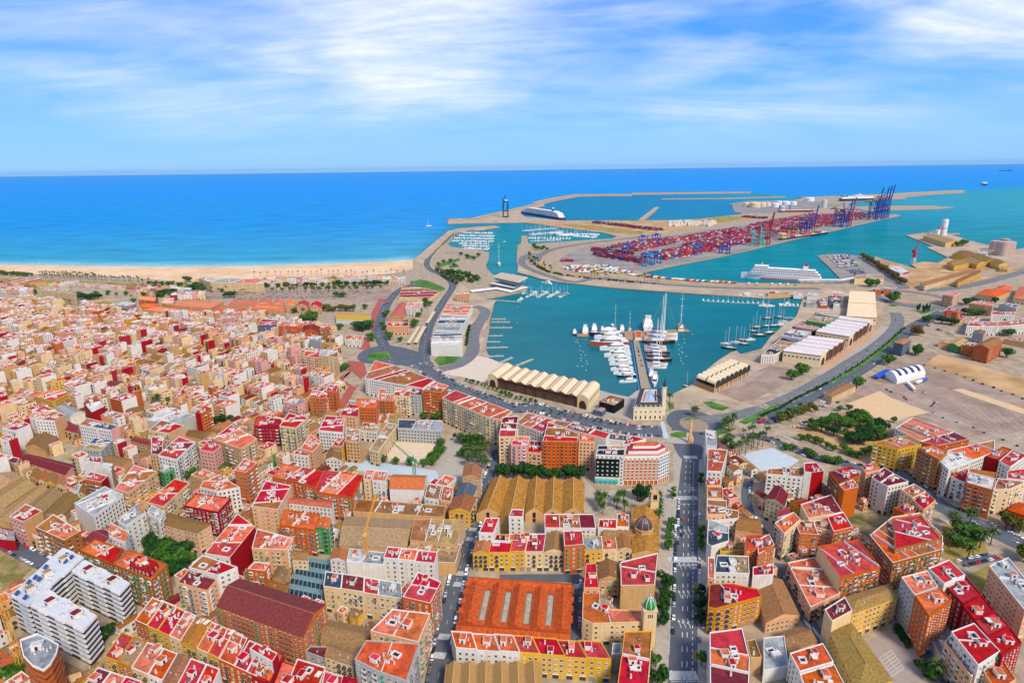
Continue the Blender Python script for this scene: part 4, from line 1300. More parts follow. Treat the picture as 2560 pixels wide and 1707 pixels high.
# ------------------------------------------------------------------ surveyed blocks: tile|roof corners|storeys|wall|roof|openings|options
SURVEY = '''A0|725,345 1035,475 1130,330 870,245|6|b|fC|a
A0|1000,215 1150,280 1185,180 1010,90|7|w|fC|a
A0|1040,470 1390,620 1535,475 1180,335|7|b|fO|a|"brown brick tower block crowned by a stepped red penthouse"
B0|1080,1255 1150,1300 1340,1172 1270,1082|7|w|fG|a|"white wing with pale grey roof left of the yellow crane mast"
B0|1352,1175 1450,1240 1512,1170 1390,1108|7|w|fG|a|"white wing with pale grey roof right of the yellow crane mast"
B0|1435,1270 1815,1365 1935,1285 1545,1180|5|p|hB|w|"peach block with brown mansard roof behind the big dark tree clump"
A0|1625,640 1900,720 1995,610 1745,515|6|p|fM|a
A0|1735,505 2000,575 2180,500 1860,390|7|w|fR|w
A0|1880,375 2110,415 2340,130 2180,10|6|w|fR|a|1=r
A1|430,1145 635,850 -150,610 -360,860|6|o|gM|q|"long orange brick block under a maroon and red pitched roof"
A1|590,1190 950,1285 1060,1065 640,985|2|t|gB|n|name=warehouse
A1|1050,1085 1490,1190 1600,925 1255,885|7|p|fC|a|"large peach block with coral terrace and two dark light wells"
A1|905,1345 1120,1455 1380,1545 1500,1200 1010,1170|7|g|fC|a|"grey and peach corner block with coral terrace beside the market street"
A1|-60,1250 150,1370 200,1290 0,1195|6|w|fR|w|1=r
A1|-40,1500 90,1560 110,1440 0,1390|4|r|fO|w
A1|150,1600 330,1660 410,1420 240,1360|4|r|fC|o
A1|290,1560 560,1640 640,1420 380,1340|4|c|fR|o
A1|450,1275 640,1345 660,1230 500,1225|3|g|fM|w
A1|630,1320 890,1405 930,1290 690,1205|4|c|gB|o|"cream house with brown ridged roof and drying balconies"
A1|590,1640 760,1690 800,1500 630,1450|4|w|fR|w
A1|760,1640 900,1690 930,1530 800,1500|4|r|fR|w
A1|1345,775 1600,835 1700,640 1490,545|7|o|fR|a|"orange corner block with red stepped terrace above the market street"
A1|830,450 1170,480 1190,370 860,330|5|w|fG|n|"white block wrapped in green scaffold netting beside the yellow crane"
A1|680,430 830,450 842,350 710,340|5|w|gT|w
A1|765,305 1375,335 1455,75 825,40|3|t|gY|n|name=warehouse "tan hall"
A1|1375,450 1830,465 1880,290 1410,285|2.4|t|fY|n|name=warehouse
A1|1412,255 1830,300 1920,65 1450,60|4|t|fY|w|"tan stone building with a glazed vault and gabled turret"
B1|890,1165 1725,1222 1740,1115 930,1052|3|t|fB|n|name=warehouse
B1|1770,1165 1965,1172 2025,1042 1810,1040|4|y|gT|o
B1|1830,1035 1985,1045 2030,940 1870,915|4|t|gS|w
B1|1895,850 2060,870 2075,770 1912,745|5|t|gT|w
B1|1225,960 1540,968 1570,840 1260,830|5|w|gC|n|"white blank walled block with coral ridged roof under the green crane"
B1|1545,1040 1680,1062 1705,930 1575,912|4|w|fT|w
B1|1690,1060 1790,1082 1812,950 1722,930|4|p|fO|w
B1|985,870 1052,880 1088,790 1010,780|6|c|fC|w
B1|1065,880 1190,890 1212,800 1092,790|6|w|fC|a
B1|545,985 885,1038 985,835 620,790|6|o|fR|a
B1|150,850 350,892 555,950 620,800 250,730|6|o|fR|a
B1|-40,1120 200,1152 325,930 90,885|7|p|fR|w
B1|300,1090 690,1135 712,1075 320,1045|5|w|gC|w
B1|215,1290 540,1335 590,1190 260,1150|6|o|fC|a
B1|548,1318 665,1335 690,1240 595,1228|6|n|gC|o
A1|-40,330 280,345 345,240 10,150|6|p|fC|a
A1|330,430 470,440 475,360 350,350|4|c|gB|w
A1|-80,520 80,540 130,470 -10,450|5|o|fC|a
A1|150,600 260,640 300,540 200,500|3|t|gB|n
A1|80,700 280,750 310,650 120,610|2|t|gB|n
B1|1040,600 1120,622 1300,370 1210,352|4|c|fY|w|"long cream school wing with tan flat roof"
B1|1300,402 1705,425 1712,335 1310,322|4|g|fG|h|"grey school hall with a row of white skylights"
B1|1000,345 1290,365 1370,268 1010,275|2|t|fY|n|name=school_hall
B1|955,420 1112,440 1142,360 980,350|3|w|fY|w
B1|765,282 940,302 945,195 850,182|8|p|fR|w
B1|575,425 800,445 812,300 640,288|7|w|fR|w
B1|940,300 1022,270 1024,158 850,150|3|g|fG|n|name=warehouse
B1|820,520 950,530 955,420 830,400|6|t|fY|w
B1|408,590 520,620 600,530 500,460|6|p|fC|w
B1|640,690 780,700 800,610 670,600|3|w|gB|w
B1|700,560 790,575 830,490 745,490|5|t|fR|w|1=y
B1|340,640 480,660 500,600 390,590|5|w|fR|w
B1|905,212 1108,218 1130,145 925,132|7|o|fC|w
B1|1125,150 1185,155 1195,50 1130,40|7|b|fC|w
B1|1185,150 1258,156 1290,92 1202,90|6|o|fC|w
B1|1262,102 1408,112 1430,42 1282,32|7|c|fC|a
B1|1412,92 1522,102 1530,42 1434,40|7|g|fM|a
C1|1528,1230 1700,1250 1770,1188 1640,1152|9|o|fC|a|"tall orange brick block with green awnings at the harbour road"
C1|1000,1120 1530,1210 1640,1138 1250,992 1090,958|6|w|fR|w|"big triangular white block with red terraces beside the west roundabout"
C1|1708,1298 2110,1470 2250,1500 2350,1422 1830,1228|8|c|fC|a|"long cream block with coral roof along the curving harbour road"
B1|215,380 365,400 480,300 300,262|8|c|fR|a|"cream tower block with red terrace and white roof huts"
B1|-20,380 210,385 230,320 0,300|6|r|fR|a
B1|485,120 640,130 665,70 520,55|7|o|fR|a
B1|640,60 740,70 755,10 670,0|8|o|fR|q
B2|280,522 602,528 610,450 330,345|8|o|fR|q|"orange brick block with green awnings above the row of round dark trees"
B2|-10,552 138,562 170,480 20,470|7|k|fC|a
B2|142,622 270,632 272,525 150,512|5|p|fM|a
B2|612,522 758,528 760,480 620,442|8|p|fC|w
B2|40,352 280,442 400,332 140,262|7|w|fR|w
B2|330,345 600,430 860,500 900,450 520,345 400,330|7|w|fR|n
B2|-120,480 30,480 60,290 -90,300|8|c|fR|a
B2|770,640 1020,650 1030,560 790,560|7|g|fD|n
B2|860,500 1050,520 1060,470 880,450|6|w|fS|n
B2|1010,545 1060,550 1230,500 1100,470|6|w|fR|n
A2|300,142 770,145 750,15 300,15|4|w|fR|w|"white block with three skylights on its red roof behind the yellow houses"
A1|2045,185 2180,190 2235,50 2110,50|6|w|fR|w
B2|-30,1212 100,1216 106,1150 0,1145|6|w|fR|w
A2|480,310 658,295 645,165 472,168|6|o|fR|q|"narrow orange brick block with red terrace among the yellow houses"
A2|-30,255 230,260 225,200 -20,195|4|w|fC|w
A2|380,280 480,280 470,190 390,190|4|t|gB|n
A2|790,140 960,150 960,60 800,60|4|w|fR|w
A2|960,130 1075,135 1075,20 965,15|4|w|fO|w
A2|830,240 1090,260 1100,160 860,150|3|t|gB|w
A2|645,975 740,1020 1200,1005 1205,905 815,880 800,690 655,690|4|c|fO|w|"cream curved corner building with orange roof around a small court"
A2|660,692 798,692 772,462 680,470|5|p|fR|w
A2|800,615 985,612 975,462 795,460|4|t|gB|a
A2|1000,672 1310,668 1340,372 995,456|5|t|fR|n|"tall tan blank sided block with a slanting red roof beside the avenue"
A2|960,1640 1245,1640 1288,1088 1035,1092|5|y|fR|o|"yellow block with long red terrace at the foot of the avenue"
A2|915,1300 1000,1300 1010,1200 925,1200|3|g|fG|n
B2|1785,562 1880,572 1872,432 1775,416|6|w|fW|n|"slim white block at the harbour end of the avenue"
B2|1790,795 1925,802 1980,602 1800,592|6|w|fO|w
B2|1788,932 1910,922 1915,872 1786,870|5|p|fR|w
B2|1790,1040 1940,1050 1932,940 1792,935|5|c|fT|n
B2|1788,1200 1965,1195 1970,1065 1792,1055|5|p|fT|w
A2|1792,285 1832,312 1990,262 1990,130 1800,60|4|w|fG|n|"white angular house with grey patched roof beside the avenue"
B2|1830,1250 2080,1230 2085,1160 1840,1120|4|w|fO|w
B2|2050,1330 2300,1370 2250,1240 2100,1220|3|t|gB|n
A2|1910,362 2138,348 2128,272 1920,300|3|y|fB|w
A2|2142,332 2350,332 2352,205 2150,212|6|o|fR|w|"bright orange block with red roof and white window frames"
A2|1862,552 2180,562 2170,402 1882,392|5|w|fS|w|"white block with dark blue grey roof left of the avenue crossing"
A2|1800,600 1858,610 1862,420 1800,410|5|p|fO|w
A2|2210,582 2400,572 2400,482 2212,502|5|w|fR|n
A2|1800,872 1870,884 2290,772 2250,702 2012,652 1815,656|5|z|fM|o|"ochre corner block with dark red roof and iron balconies on the avenue"
A2|1820,1640 2172,1640 2182,1345 2112,1062 1815,1102|6|w|fR|w|"white block with red stepped terrace at the lower end of the avenue"
A2|2192,1332 2292,1332 2232,1160 2150,1175|3|t|fB|n
A3|-20,1015 290,948 130,625 -130,650|2|p|gB|w|name=warehouse "brick warehouse with long brown gabled roof behind the ochre block"
A3|-40,1450 190,1412 150,1132 -40,1150|2|w|fG|n
A3|190,1282 452,1192 330,1050 130,1102|1.6|t|gB|n|name=warehouse
A3|200,1292 290,1462 602,1372 502,1200|5|w|fO|w
A3|290,1482 360,1660 720,1610 605,1392|5|w|fO|w
A3|775,932 1190,782 1105,662 710,782|5|y|hV|w|"yellow school wing with olive hipped roof above the yard"
A3|520,892 590,1002 775,902 705,775|6|c|fM|n|"cream corner tower of the yellow school with maroon roof"
A3|570,1102 820,1640 1140,1545 770,1022|4|y|hV|w|"long yellow school wing with olive roof beside the yard"
A3|662,602 1035,502 832,252 460,312|6|o|fR|a|3=c|"orange block with red terrace full of white chimneys"
A3|180,462 390,872 662,745 432,412|3|p|fO|o|"low peach block with weathered orange roof beside the narrow street"
A3|1145,462 1600,338 1606,218 1402,0 1140,40 935,207|6|b|fO|a|"large brown brick block with a red upper terrace beside the palm garden"
A3|1352,762 1480,948 1690,802 1590,702|8|o|fC|w
A3|1225,592 1350,760 1560,682 1462,532|8|g|fC|w
A3|1472,512 1620,652 1812,572 1662,432|8|w|fR|w
A3|1622,662 1788,832 1962,752 1812,582|7|r|fR|w
A3|1792,852 1900,982 2080,902 1962,762|7|r|fR|w
A3|1902,992 2020,1132 2220,1042 2082,912|7|r|fR|w
A3|2022,1142 2150,1312 2330,1192 2222,1052|7|r|fR|w
A3|1682,1092 1932,1402 2132,1272 1892,1012|7|w|fR|a
A3|1622,1190 1870,1510 1930,1412 1688,1105|5|p|fO|a
A3|1950,1420 2100,1640 2280,1530 2140,1330|5|t|fO|a
A3|2032,492 2360,902 2520,802 2205,412|6|p|fG|w|"beige hotel with rows of small windows and solar panels"
A3|1490,1152 1640,1425 1690,1102 1600,1040|1.6|w|fG|w
B3|560,802 650,912 770,862 850,832 742,752|7|b|fR|a
B3|652,922 700,972 830,942 780,872|7|o|fO|n
B3|860,762 900,812 1040,782 962,716|7|p|fC|w
B3|952,852 1030,902 1155,815 1062,762|7|w|fM|w
B3|1032,905 1100,935 1290,892 1162,822|7|w|fM|w
B3|1222,962 1330,1042 1450,982 1342,912|7|c|fO|w
B3|1332,1062 1430,1152 1540,1062 1452,992|7|p|fR|a
B3|1150,1132 1250,1182 1398,1150 1330,1092|6|o|fR|n
B3|965,537 1195,597 1410,552 1282,472 1180,482|6|y|fT|a|"yellow corner block beside the park"
B3|1170,402 1400,522 1700,442 1332,302|5|w|fC|w|"white block with bright coral roof beside the pale apron"
B3|1402,525 1560,562 1850,502 1702,436|5|o|fM|w
B3|1372,592 1570,692 1650,612 1532,552|8|b|fC|a|"tall brown block with rounded balconies on the broad street"
B3|1572,702 1660,782 2080,622 2080,512 1662,602|7|w|fW|w|"big white block with stepped white roofs behind the broad street"
B3|1542,742 1700,812 1845,702 1662,652|6|o|fO|a
B3|1682,852 1812,902 1850,775 1762,765|5|w|fR|a
B3|1822,902 2070,972 2105,812 1852,775|7|o|fW|a|"orange block with white penthouse at the crossing"
B3|2072,962 2222,962 2360,902 2290,882 2112,862|6|c|fT|a
B3|2002,662 2110,692 2242,602 2152,572|7|r|fO|n
B3|2122,702 2222,762 2380,652 2244,602|7|w|fR|w
B3|2192,862 2380,882 2390,770 2202,790|6|w|fR|n
B3|2200,1152 2380,1212 2460,1130 2302,1082|2|o|hO|n
B3|-10,822 318,852 360,762 0,772|6|w|fB|a|"white block with brown pitched strip beside the sports court"
B3|335,802 400,812 512,796 442,716 330,722|7|w|fR|n|1=r 0=w|"white block with a dark red windowless side wall"
B3|300,1102 372,1232 682,1172 582,1012|4|c|fM|n
B3|-20,1052 150,1122 182,1012 62,932|5|c|gM|w
B3|90,1222 210,1182 180,1122 110,1150|4|w|gM|n
B3|62,1272 150,1372 300,1242 232,1172|6|c|fC|a
B3|292,1372 465,1382 412,1252 242,1252|5|o|fO|a
B3|432,1312 598,1352 562,1232 422,1252|5|p|fT|a
B3|602,1352 775,1312 692,1172 542,1212|6|o|fR|a
A3|-90,380 60,300 10,200 -100,250|6|o|fR|w
B0|20,402 140,427 278,370 160,320|6|w|fR|a|1=w
B0|0,502 80,522 162,490 60,460|6|w|fC|a|1=r
B0|268,302 320,312 522,242 390,190|7|w|fR|w
B0|325,325 500,335 602,282 482,242|7|w|fR|w|1=t
B0|725,372 1015,422 1090,386 800,310|7|w|fS|w|1=k|"white row of blocks with dark blue roofs and pink end wall"
B0|765,592 930,612 1035,512 870,490|5|g|fL|w|"grey block with bright blue roof terrace"
B0|760,702 930,722 936,672 800,660|7|w|fR|n
B0|932,762 1020,792 1036,732 942,722|6|w|fW|n|1=t
B0|780,872 930,902 990,842 830,800|5|o|fR|a|1=r
B0|1055,962 1180,1002 1440,802 1230,742|6|t|fC|a|"long tan block with coral terraces behind the grey office"
B0|682,1092 860,1212 1130,1012 960,937|6|w|fG|h|0=w|"white office block with a grid of grey window frames"
B0|1450,792 1505,822 1622,772 1560,712|4|n|fG|o|"bright green arcaded house with grey roof"
B0|1450,652 1620,692 1792,532 1640,480|7|w|fR|a
B0|1365,422 1550,452 1692,382 1480,330|6|c|fR|a|1=t
B0|1830,602 1960,622 2032,562 1900,540|7|k|fR|w
B0|1955,502 2210,592 2360,502 2122,372|7|t|fC|a
B0|2150,792 2260,812 2360,722 2242,682|8|o|fC|a
B0|1835,942 1990,982 2200,942 2100,885 1870,882|6|w|fC|w
B0|1690,1112 2000,1172 2120,1042 1802,1002|6|r|fC|a|"dark red block with pale balcony bands"
B0|1345,1082 1500,1122 1740,902 1602,866|5|c|fR|a
B0|85,1212 215,1262 386,1162 236,1096|6|k|fR|a|1=t
B0|325,1312 590,1432 736,1346 490,1190|6|b|fC|a|"brown block with coral roof and round skylight beside the parked cars"
B0|-100,905 10,965 210,855 110,800|2.5|t|gY|n|name=warehouse
B0|-120,1085 40,1135 330,935 200,880|2.2|t|gY|n|name=warehouse
B0|-60,1235 90,1272 432,962 335,935|2|t|gY|n|name=warehouse
B0|150,1190 380,1200 582,1002 440,962|2|t|gY|n|name=warehouse
B0|400,1202 560,1232 722,1042 590,1002|2|t|gV|n|name=warehouse
B0|-60,1420 140,1440 130,1340 -40,1300|2|r|fG|n
B0|200,702 600,832 722,752 252,640|2|k|gM|n|name=warehouse "long hall with dusty maroon roof"
B0|-20,690 150,730 180,680 20,640|2|c|fM|n
B0|230,572 420,612 532,492 322,460|2|t|gB|n|name=warehouse
B0|540,402 718,452 742,392 592,332|3|c|gM|o
B0|765,172 840,262 966,202 882,102|6|r|fW|n|3=w|"dark red windowless block with white roof"
C0|565,1162 640,1207 757,1152 682,1116|5|c|fO|a|"cream block with green awnings and orange roof in the old quarter"
C0|320,1282 480,1332 642,1252 500,1212|4|y|fC|w|"pale yellow block with coral roof beside the green awning block"
C0|120,1262 300,1300 380,1240 200,1210|4|c|fC|w
B0|880,272 1040,312 1142,272 950,232|4|p|fY|n
B0|1350,332 1600,362 1802,282 1562,212|4|g|fG|n|"wide pale grey flat roofed building near the round chapel"
B0|1790,262 1842,272 1942,222 1882,200|7|o|fR|a|0=r
B0|520,210 640,300 775,255 640,205|3|w|gG|n|name=warehouse
B0|960,690 1130,740 1210,690 1010,655|3|t|gB|n|name=warehouse
B0|1700,470 1850,500 1900,440 1760,420|3|t|gB|n
B0|1200,520 1370,560 1380,510 1230,490|3|t|gM|w
B0|1390,640 1490,650 1500,490 1390,480|6|t|fR|w
B0|1790,560 1830,600 1990,480 1950,440|3|g|gY|n|name=warehouse
C0|335,302 692,346 700,312 350,286|7|c|fY|w|"long cream slab block of flats near the beach"
C0|1930,238 2420,252 2420,212 1960,200|6|c|fW|w|"long cream beach hotel with arched ground floor"
C0|1822,205 1926,240 1955,205 1850,186|6|c|fW|w|"side wing of the cream beach hotel"
C0|60,236 330,246 420,235 380,205 110,202|2|y|fO|w
C0|1310,492 1650,532 1850,512 1500,467|3|p|hC|w|"peach institution block with coral hipped roof"
C0|1590,452 1930,482 2050,422 1702,392|4|p|hC|w
C0|1952,502 2200,522 2272,472 2002,456|4|p|hC|w
C0|2092,442 2360,452 2362,402 2152,402|3|p|hC|w
C0|1270,470 1440,480 1460,440 1300,440|3|z|hC|w
C0|1270,400 1420,415 1450,385 1300,375|3|o|gC|w
C0|1480,430 1590,450 1600,380 1500,395|3|y|fC|w
C0|1065,445 1190,462 1250,432 1140,420|4|g|fW|h|"white roofed glass fronted office at the edge of the old quarter"
C0|2250,500 2360,510 2362,480 2260,470|3|y|fC|w
C1|-40,482 250,502 262,472 0,442|4|p|hC|w
C1|265,452 360,457 370,416 282,410|4|p|gC|w
C1|375,457 470,462 490,426 396,420|4|p|gR|w
C1|495,462 590,472 610,434 516,430|4|p|gR|w
C1|0,442 140,446 146,406 40,400|4|p|gC|w
C1|152,446 256,449 262,413 166,408|4|p|gC|w
C1|735,582 1045,592 1050,540 745,522|2|w|gU|w|"long white hall with bright ochre roof near the north road"
C1|1200,642 1400,642 1402,606 1212,604|4|p|fR|w|"pale peach harbour house with red roof beside the tram shelters"
C1|1370,472 1500,482 1532,422 1402,416|4|w|fC|w|"white customs house with coral roof and corner turret"
C1|1215,562 1340,572 1392,442 1312,436|2|t|gC|n|name=warehouse "long hall with worn orange roof beside the north road"
C1|815,762 960,772 986,732 832,726|3|w|fC|w|"small white harbour house on red paving"
C1|1310,372 1590,392 1682,326 1502,292 1342,282|1.5|c|fR|n|"low sports hall with red and grey roof panels"
C1|575,902 750,932 752,872 622,856|8|c|fW|w|"tall cream slab block near the palm at the red square"
C1|435,912 572,932 600,882 452,870|7|p|fC|a
C1|490,760 590,780 600,735 520,725|6|g|fG|h
C1|585,680 690,660 685,625 600,620|7|b|fC|a
C1|205,640 430,650 440,610 240,600|5|o|fC|a
C1|15,650 180,640 186,592 60,585|5|s|fR|w
C1|430,690 580,700 590,650 440,645|4|o|gM|w
C1|1830,350 1950,360 1960,330 1850,325|4|p|fO|w|"ornate peach and white building at the harbour basin"
C3|1605,352 1700,372 1762,342 1672,322|6|p|fC|a|"peach apartment block left of the orange roofed palace"
C3|1617,502 1740,517 1776,472 1662,462|5|o|fR|w|"orange brick block with red roof near the dual carriageway"
C3|1740,585 1815,590 1820,550 1760,540|2|c|fR|w
C3|1912,347 2100,377 2222,332 2002,302|3|c|hO|w|"cream palace with bright orange hipped roof"
C3|2252,384 2420,404 2470,284 2302,282|3|c|hO|w
C3|2080,310 2220,320 2250,280 2120,272|2|t|hO|w
C3|1850,432 2062,462 2077,422 1902,412|5|p|fC|w
C3|1825,642 2100,644 2102,604 1862,592|4|w|fC|w
C3|2104,644 2380,624 2380,574 2106,602|4|w|fC|w
C3|1842,612 1880,622 1942,562 1902,552|4|w|fC|w
C3|2052,532 2260,542 2272,512 2062,512|4|w|fC|w
C3|1895,822 2030,852 2157,786 2052,746|6|o|gB|w|"orange brick factory with brown gabled roof beside the waste ground"
C3|1785,812 1890,832 1900,802 1832,796|4|o|fB|w
C3|1660,802 1750,832 1832,772 1742,757|3|n|gY|w|"bright green gabled workshop"
C3|1570,792 1650,802 1660,782 1602,772|2|p|gY|n
C3|1155,792 1240,812 1316,772 1232,752|5|s|hT|w|3=s|"slate blue house with tiled roof beside the dual carriageway"
C3|1880,702 1980,722 2002,692 1902,682|4|g|gB|w
C3|515,1265 590,1295 805,1195 692,1165|2|c|hB|w|"small cream station house with brown hipped roof"
C3|2120,440 2280,480 2300,440 2160,425|3|g|fG|n
C3|2170,760 2380,800 2400,750 2200,740|2|t|fY|n
C3|960,318 1040,322 1040,292 962,290|2|o|fM|n
C3|1060,316 1130,320 1135,290 1062,288|2|o|fM|n'''

for _t in SURVEY.splitlines():
 if 'name=' in _t and '"' in _t:
  a, b = _t.split(' "')
  _t = a + '|"' + b
 _o = line_building(_t)
 if 'red upper terrace' in _t or 'stepped red penthouse' in _t:
  big = 'upper' in _t
  h0 = (6 if big else 7) * STOREY + .75
  building(pts_of('A3', '1170,335 1585,238 1400,25 1150,60', h0 + 4) if big else pts_of('A0', '1185,480 1370,545 1445,455 1270,395', h0 + 4), 1, 'b' if big else 'r', 'fR', 'w', parent=_o, base=h0, h=h0 + 3.2)

# terraces of narrow town houses
row('A0', (1240, 1000), (2150, 1420), (1400, 790), 8, 4, 'oyycycyo', 'ORRCTCRC')
row('A0', (2150, 1420), (2480, 1570), (2290, 1180), 3, 4, 'oor', 'RRC')
row('A0', (960, 1330), (1900, 1720), (1120, 1105), 7, 4, 'yzcwocw', 'RYCOTRR')
row('A0', (760, 1600), (1180, 1750), (900, 1425), 3, 4, 'wcp', 'MCR')
row('A0', (1440, 900), (2200, 1230), (1490, 820), 6, 4, 'wwlwwk', 'MRCWRC')
row('A1', (620, 690), (1340, 800), (640, 552), 4, 5, 'cccc', 'SMRG', 'a')
row('A1', (1170, 430), (1640, 472), (1210, 328), 3, 6, 'www', 'RCR', 'w')
row('A1', (1835, 1262), (3262, 1362), (1790, 1105), 7, 4, 'wwwyyyy', 'OCCRRRR', 'w')
row('A1', (1990, 372), (2830, 372), (2045, 205), 5, 4, 'yyycc', 'TRRRB')
row('A2', (662, 362), (1100, 342), (652, 232), 3, 3, 'ycc', 'GOB')
row('B0', (270, 860), (690, 975), (300, 782), 5, 3, 'tcyct', 'BTBTO')
row('B0', (640, 975), (780, 1010), (670, 910), 2, 3, 'wc', 'GB')
row('C1', (170, 212), (730, 218), (200, 188), 9, 3, 'wcwkwcwwc', 'RCWRCWCRB', 'w')
row('C1', (800, 208), (1000, 214), (812, 182), 3, 3, 'wwc', 'CRW', 'w')
row('C1', (1030, 206), (1370, 216), (1040, 182), 5, 3, 'wcwcw', 'RCWCG', 'w')
row('C0', (720, 270), (1150, 300), (745, 252), 7, 1, 'kwkwwkw', 'RRRCRRR', 'w')
row('C0', (0, 300), (300, 330), (20, 270), 5, 3, 'wpkwc', 'RCRWC', 'w')
row('C0', (1560, 365), (1880, 350), (1580, 335), 5, 3, 'rwwkc', 'WRCRW', 'w')
row('C0', (1560, 300), (1750, 310), (1575, 285), 3, 2, 'wwl', 'WGW', 'w')
row('C0', (0, 285), (330, 300), (15, 262), 6, 2, 'cpwkoc', 'CTRCBT', 'w')
row('C0', (1240, 330), (1560, 345), (1260, 305), 5, 2, 'cywpc', 'CRTCW', 'w')
row('C1', (60, 240), (240, 245), (75, 225), 3, 3, 'cwc', 'WRC', 'w')
row('C0', (480, 265), (640, 275), (495, 252), 3, 2, 'pwc', 'RWC', 'w')

# ================================================================== LANDMARKS
def thing(name, x, y, label, cat, group=None, z=0.0, rot=0.0):
 return OB(name, None, None, (x, y, z), rot, label=label, cat=cat, group=group)

def rel(root, pts):
 return [(p[0] - root.location.x, p[1] - root.location.y) for p in pts]

def cen(p):
 return (sum(q[0] for q in p) / len(p), sum(q[1] for q in p) / len(p))

def mid(a, b, t=.5):
 return (a[0] + (b[0] - a[0]) * t, a[1] + (b[1] - a[1]) * t)

def bil(q, s, t):
 """point in a quadrilateral: s along 0->1, t along 0->3"""
 return mid(mid(q[0], q[1], s), mid(q[3], q[2], s), t)

def zigzag_outline(p, seg, off):
 out = []
 p = ccw(p)
 for i in range(len(p)):
  a, b = p[i], p[(i + 1) % len(p)]
  L = math.dist(a, b)
  u = ((b[0] - a[0]) / L, (b[1] - a[1]) / L)
  n = (u[1], -u[0])
  k = max(1, int(L / seg))
  for j in range(k):
   o = off if j % 2 else 0.0
   for d in (j / k, (j + 1) / k - 0.12 / k):
    q = mid(a, b, d)
    out.append((q[0] + n[0] * o, q[1] + n[1] * o))
 return out

def striped_block():
 c = T('A0', 560, 900)
 root = thing('striped_apartment_block', c[0], c[1], 'U shaped white block with dark zigzag balcony stripes and blue solar panels', 'building')
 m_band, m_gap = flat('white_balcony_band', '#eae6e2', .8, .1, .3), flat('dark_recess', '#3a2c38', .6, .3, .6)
 for key, txt, fl in (('n', '95,765 262,850 770,410 575,330', 7), ('s', '275,855 765,1085 890,945 425,705', 7), ('e', '655,545 1100,745 1192,645 770,440', 7)):
  h = fl * 3.3
  p = ccw(rel(root, pts_of('A0', txt, h + .6)))
  w = OB('wing', None, root)
  core = MB()
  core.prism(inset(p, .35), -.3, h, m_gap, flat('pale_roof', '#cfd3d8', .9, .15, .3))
  core.obj('wing_core', w)
  z_out = zigzag_outline(p, 7.6, .7)
  for i in range(fl):
   b = MB()
   b.prism(z_out, i * 3.3 + 2.6, i * 3.3 + 3.9 if i < fl - 1 else h + .55, m_band, flat('pale_roof', '#cfd3d8'))
   b.obj('balcony_band', w)
  b = MB()
  q0, q1 = inset(p, .5), inset(p, .8)
  for i in range(len(p)):
   j = (i + 1) % len(p)
   b.prism([q0[i], q0[j], q1[j], q1[i]], h + .55, h + 1.4, M_WHITE)
  b.obj('parapet', w)
  rs = random.Random(ord(key))
  ang = math.atan2(p[1][1] - p[0][1], p[1][0] - p[0][0])
  for i in range(3 if key == 'n' else 2):
   q = bil(p, .5, (i + .6) / (3.2 if key == 'n' else 2.2)) if key == 'n' else bil(p, (i + .5) / 2, .5)
   OB('stair_house', U_STAIR('M' if key != 'n' else 'Y'), root, (q[0], q[1], h + .56), ang, (4.4, 4.4, 2.8))
  for i in range(18):
   s, t = rs.uniform(.12, .88), rs.uniform(.1, .9)
   q = bil(p, s, t)
   OB('chimney', U_CHIM(), root, (q[0], q[1], h + .56), ang, rs.uniform(.9, 1.3))
  if key == 'n':
   for i in range(9):
    for s in (.22, .42, .66):
     if rs.random() < .3:
      continue
     q = bil(p, s + rs.uniform(-.04, .04), .06 + i * .105)
     OB('solar_panel', U_SOLAR(), root, (q[0], q[1], h + .6), ang, 1.5)
 for txt in ('95,765 262,850 770,410 575,330', '275,855 765,1085 890,945 425,705', '655,545 1100,745 1192,645 770,440'):
  occupy(pts_of('A0', txt, 23), 1, 2)

striped_block()

def round_tower():
 h = 30
 p = pts_of('A0', '215,1330 300,1420 400,1462 470,1400 525,1300 542,1222 450,1170 345,1122 185,1180', h)
 c = cen(p)
 root = thing('round_apartment_tower', c[0], c[1], 'orange brick tower with rounded corner and grey roof at the frame corner', 'building')
 q = ccw(rel(root, p))
 b = MB()
 b.prism(q, -.3, h, wmat('o'), rmat('G'))
 b.obj('wall', root)
 for i in range(9):
  b = MB()
  b.prism(inset(q, -.18), i * 3.3 + 1.0, i * 3.3 + 1.25, M_RAILR)
  b.prism(inset(q, -.05), i * 3.3 + 1.5, i * 3.3 + 2.5, M_GLASS if i % 2 else M_SHUTB)
  b.obj('window_band', root)
 b = MB()
 o, n = q, inset(q, .4)
 for i in range(len(q)):
  j = (i + 1) % len(q)
  b.prism([o[i], o[j], n[j], n[i]], h, h + 1, M_WHITE)
 b.obj('parapet', root)
 OB('stair_house', U_STAIR('W'), root, (-4, 3, h), .4, (4.5, 3.5, 3))
 for i in range(7):
  OB('chimney', U_CHIM(), root, (R.uniform(-3, 3), R.uniform(-3, 3), h), .2)

round_tower()

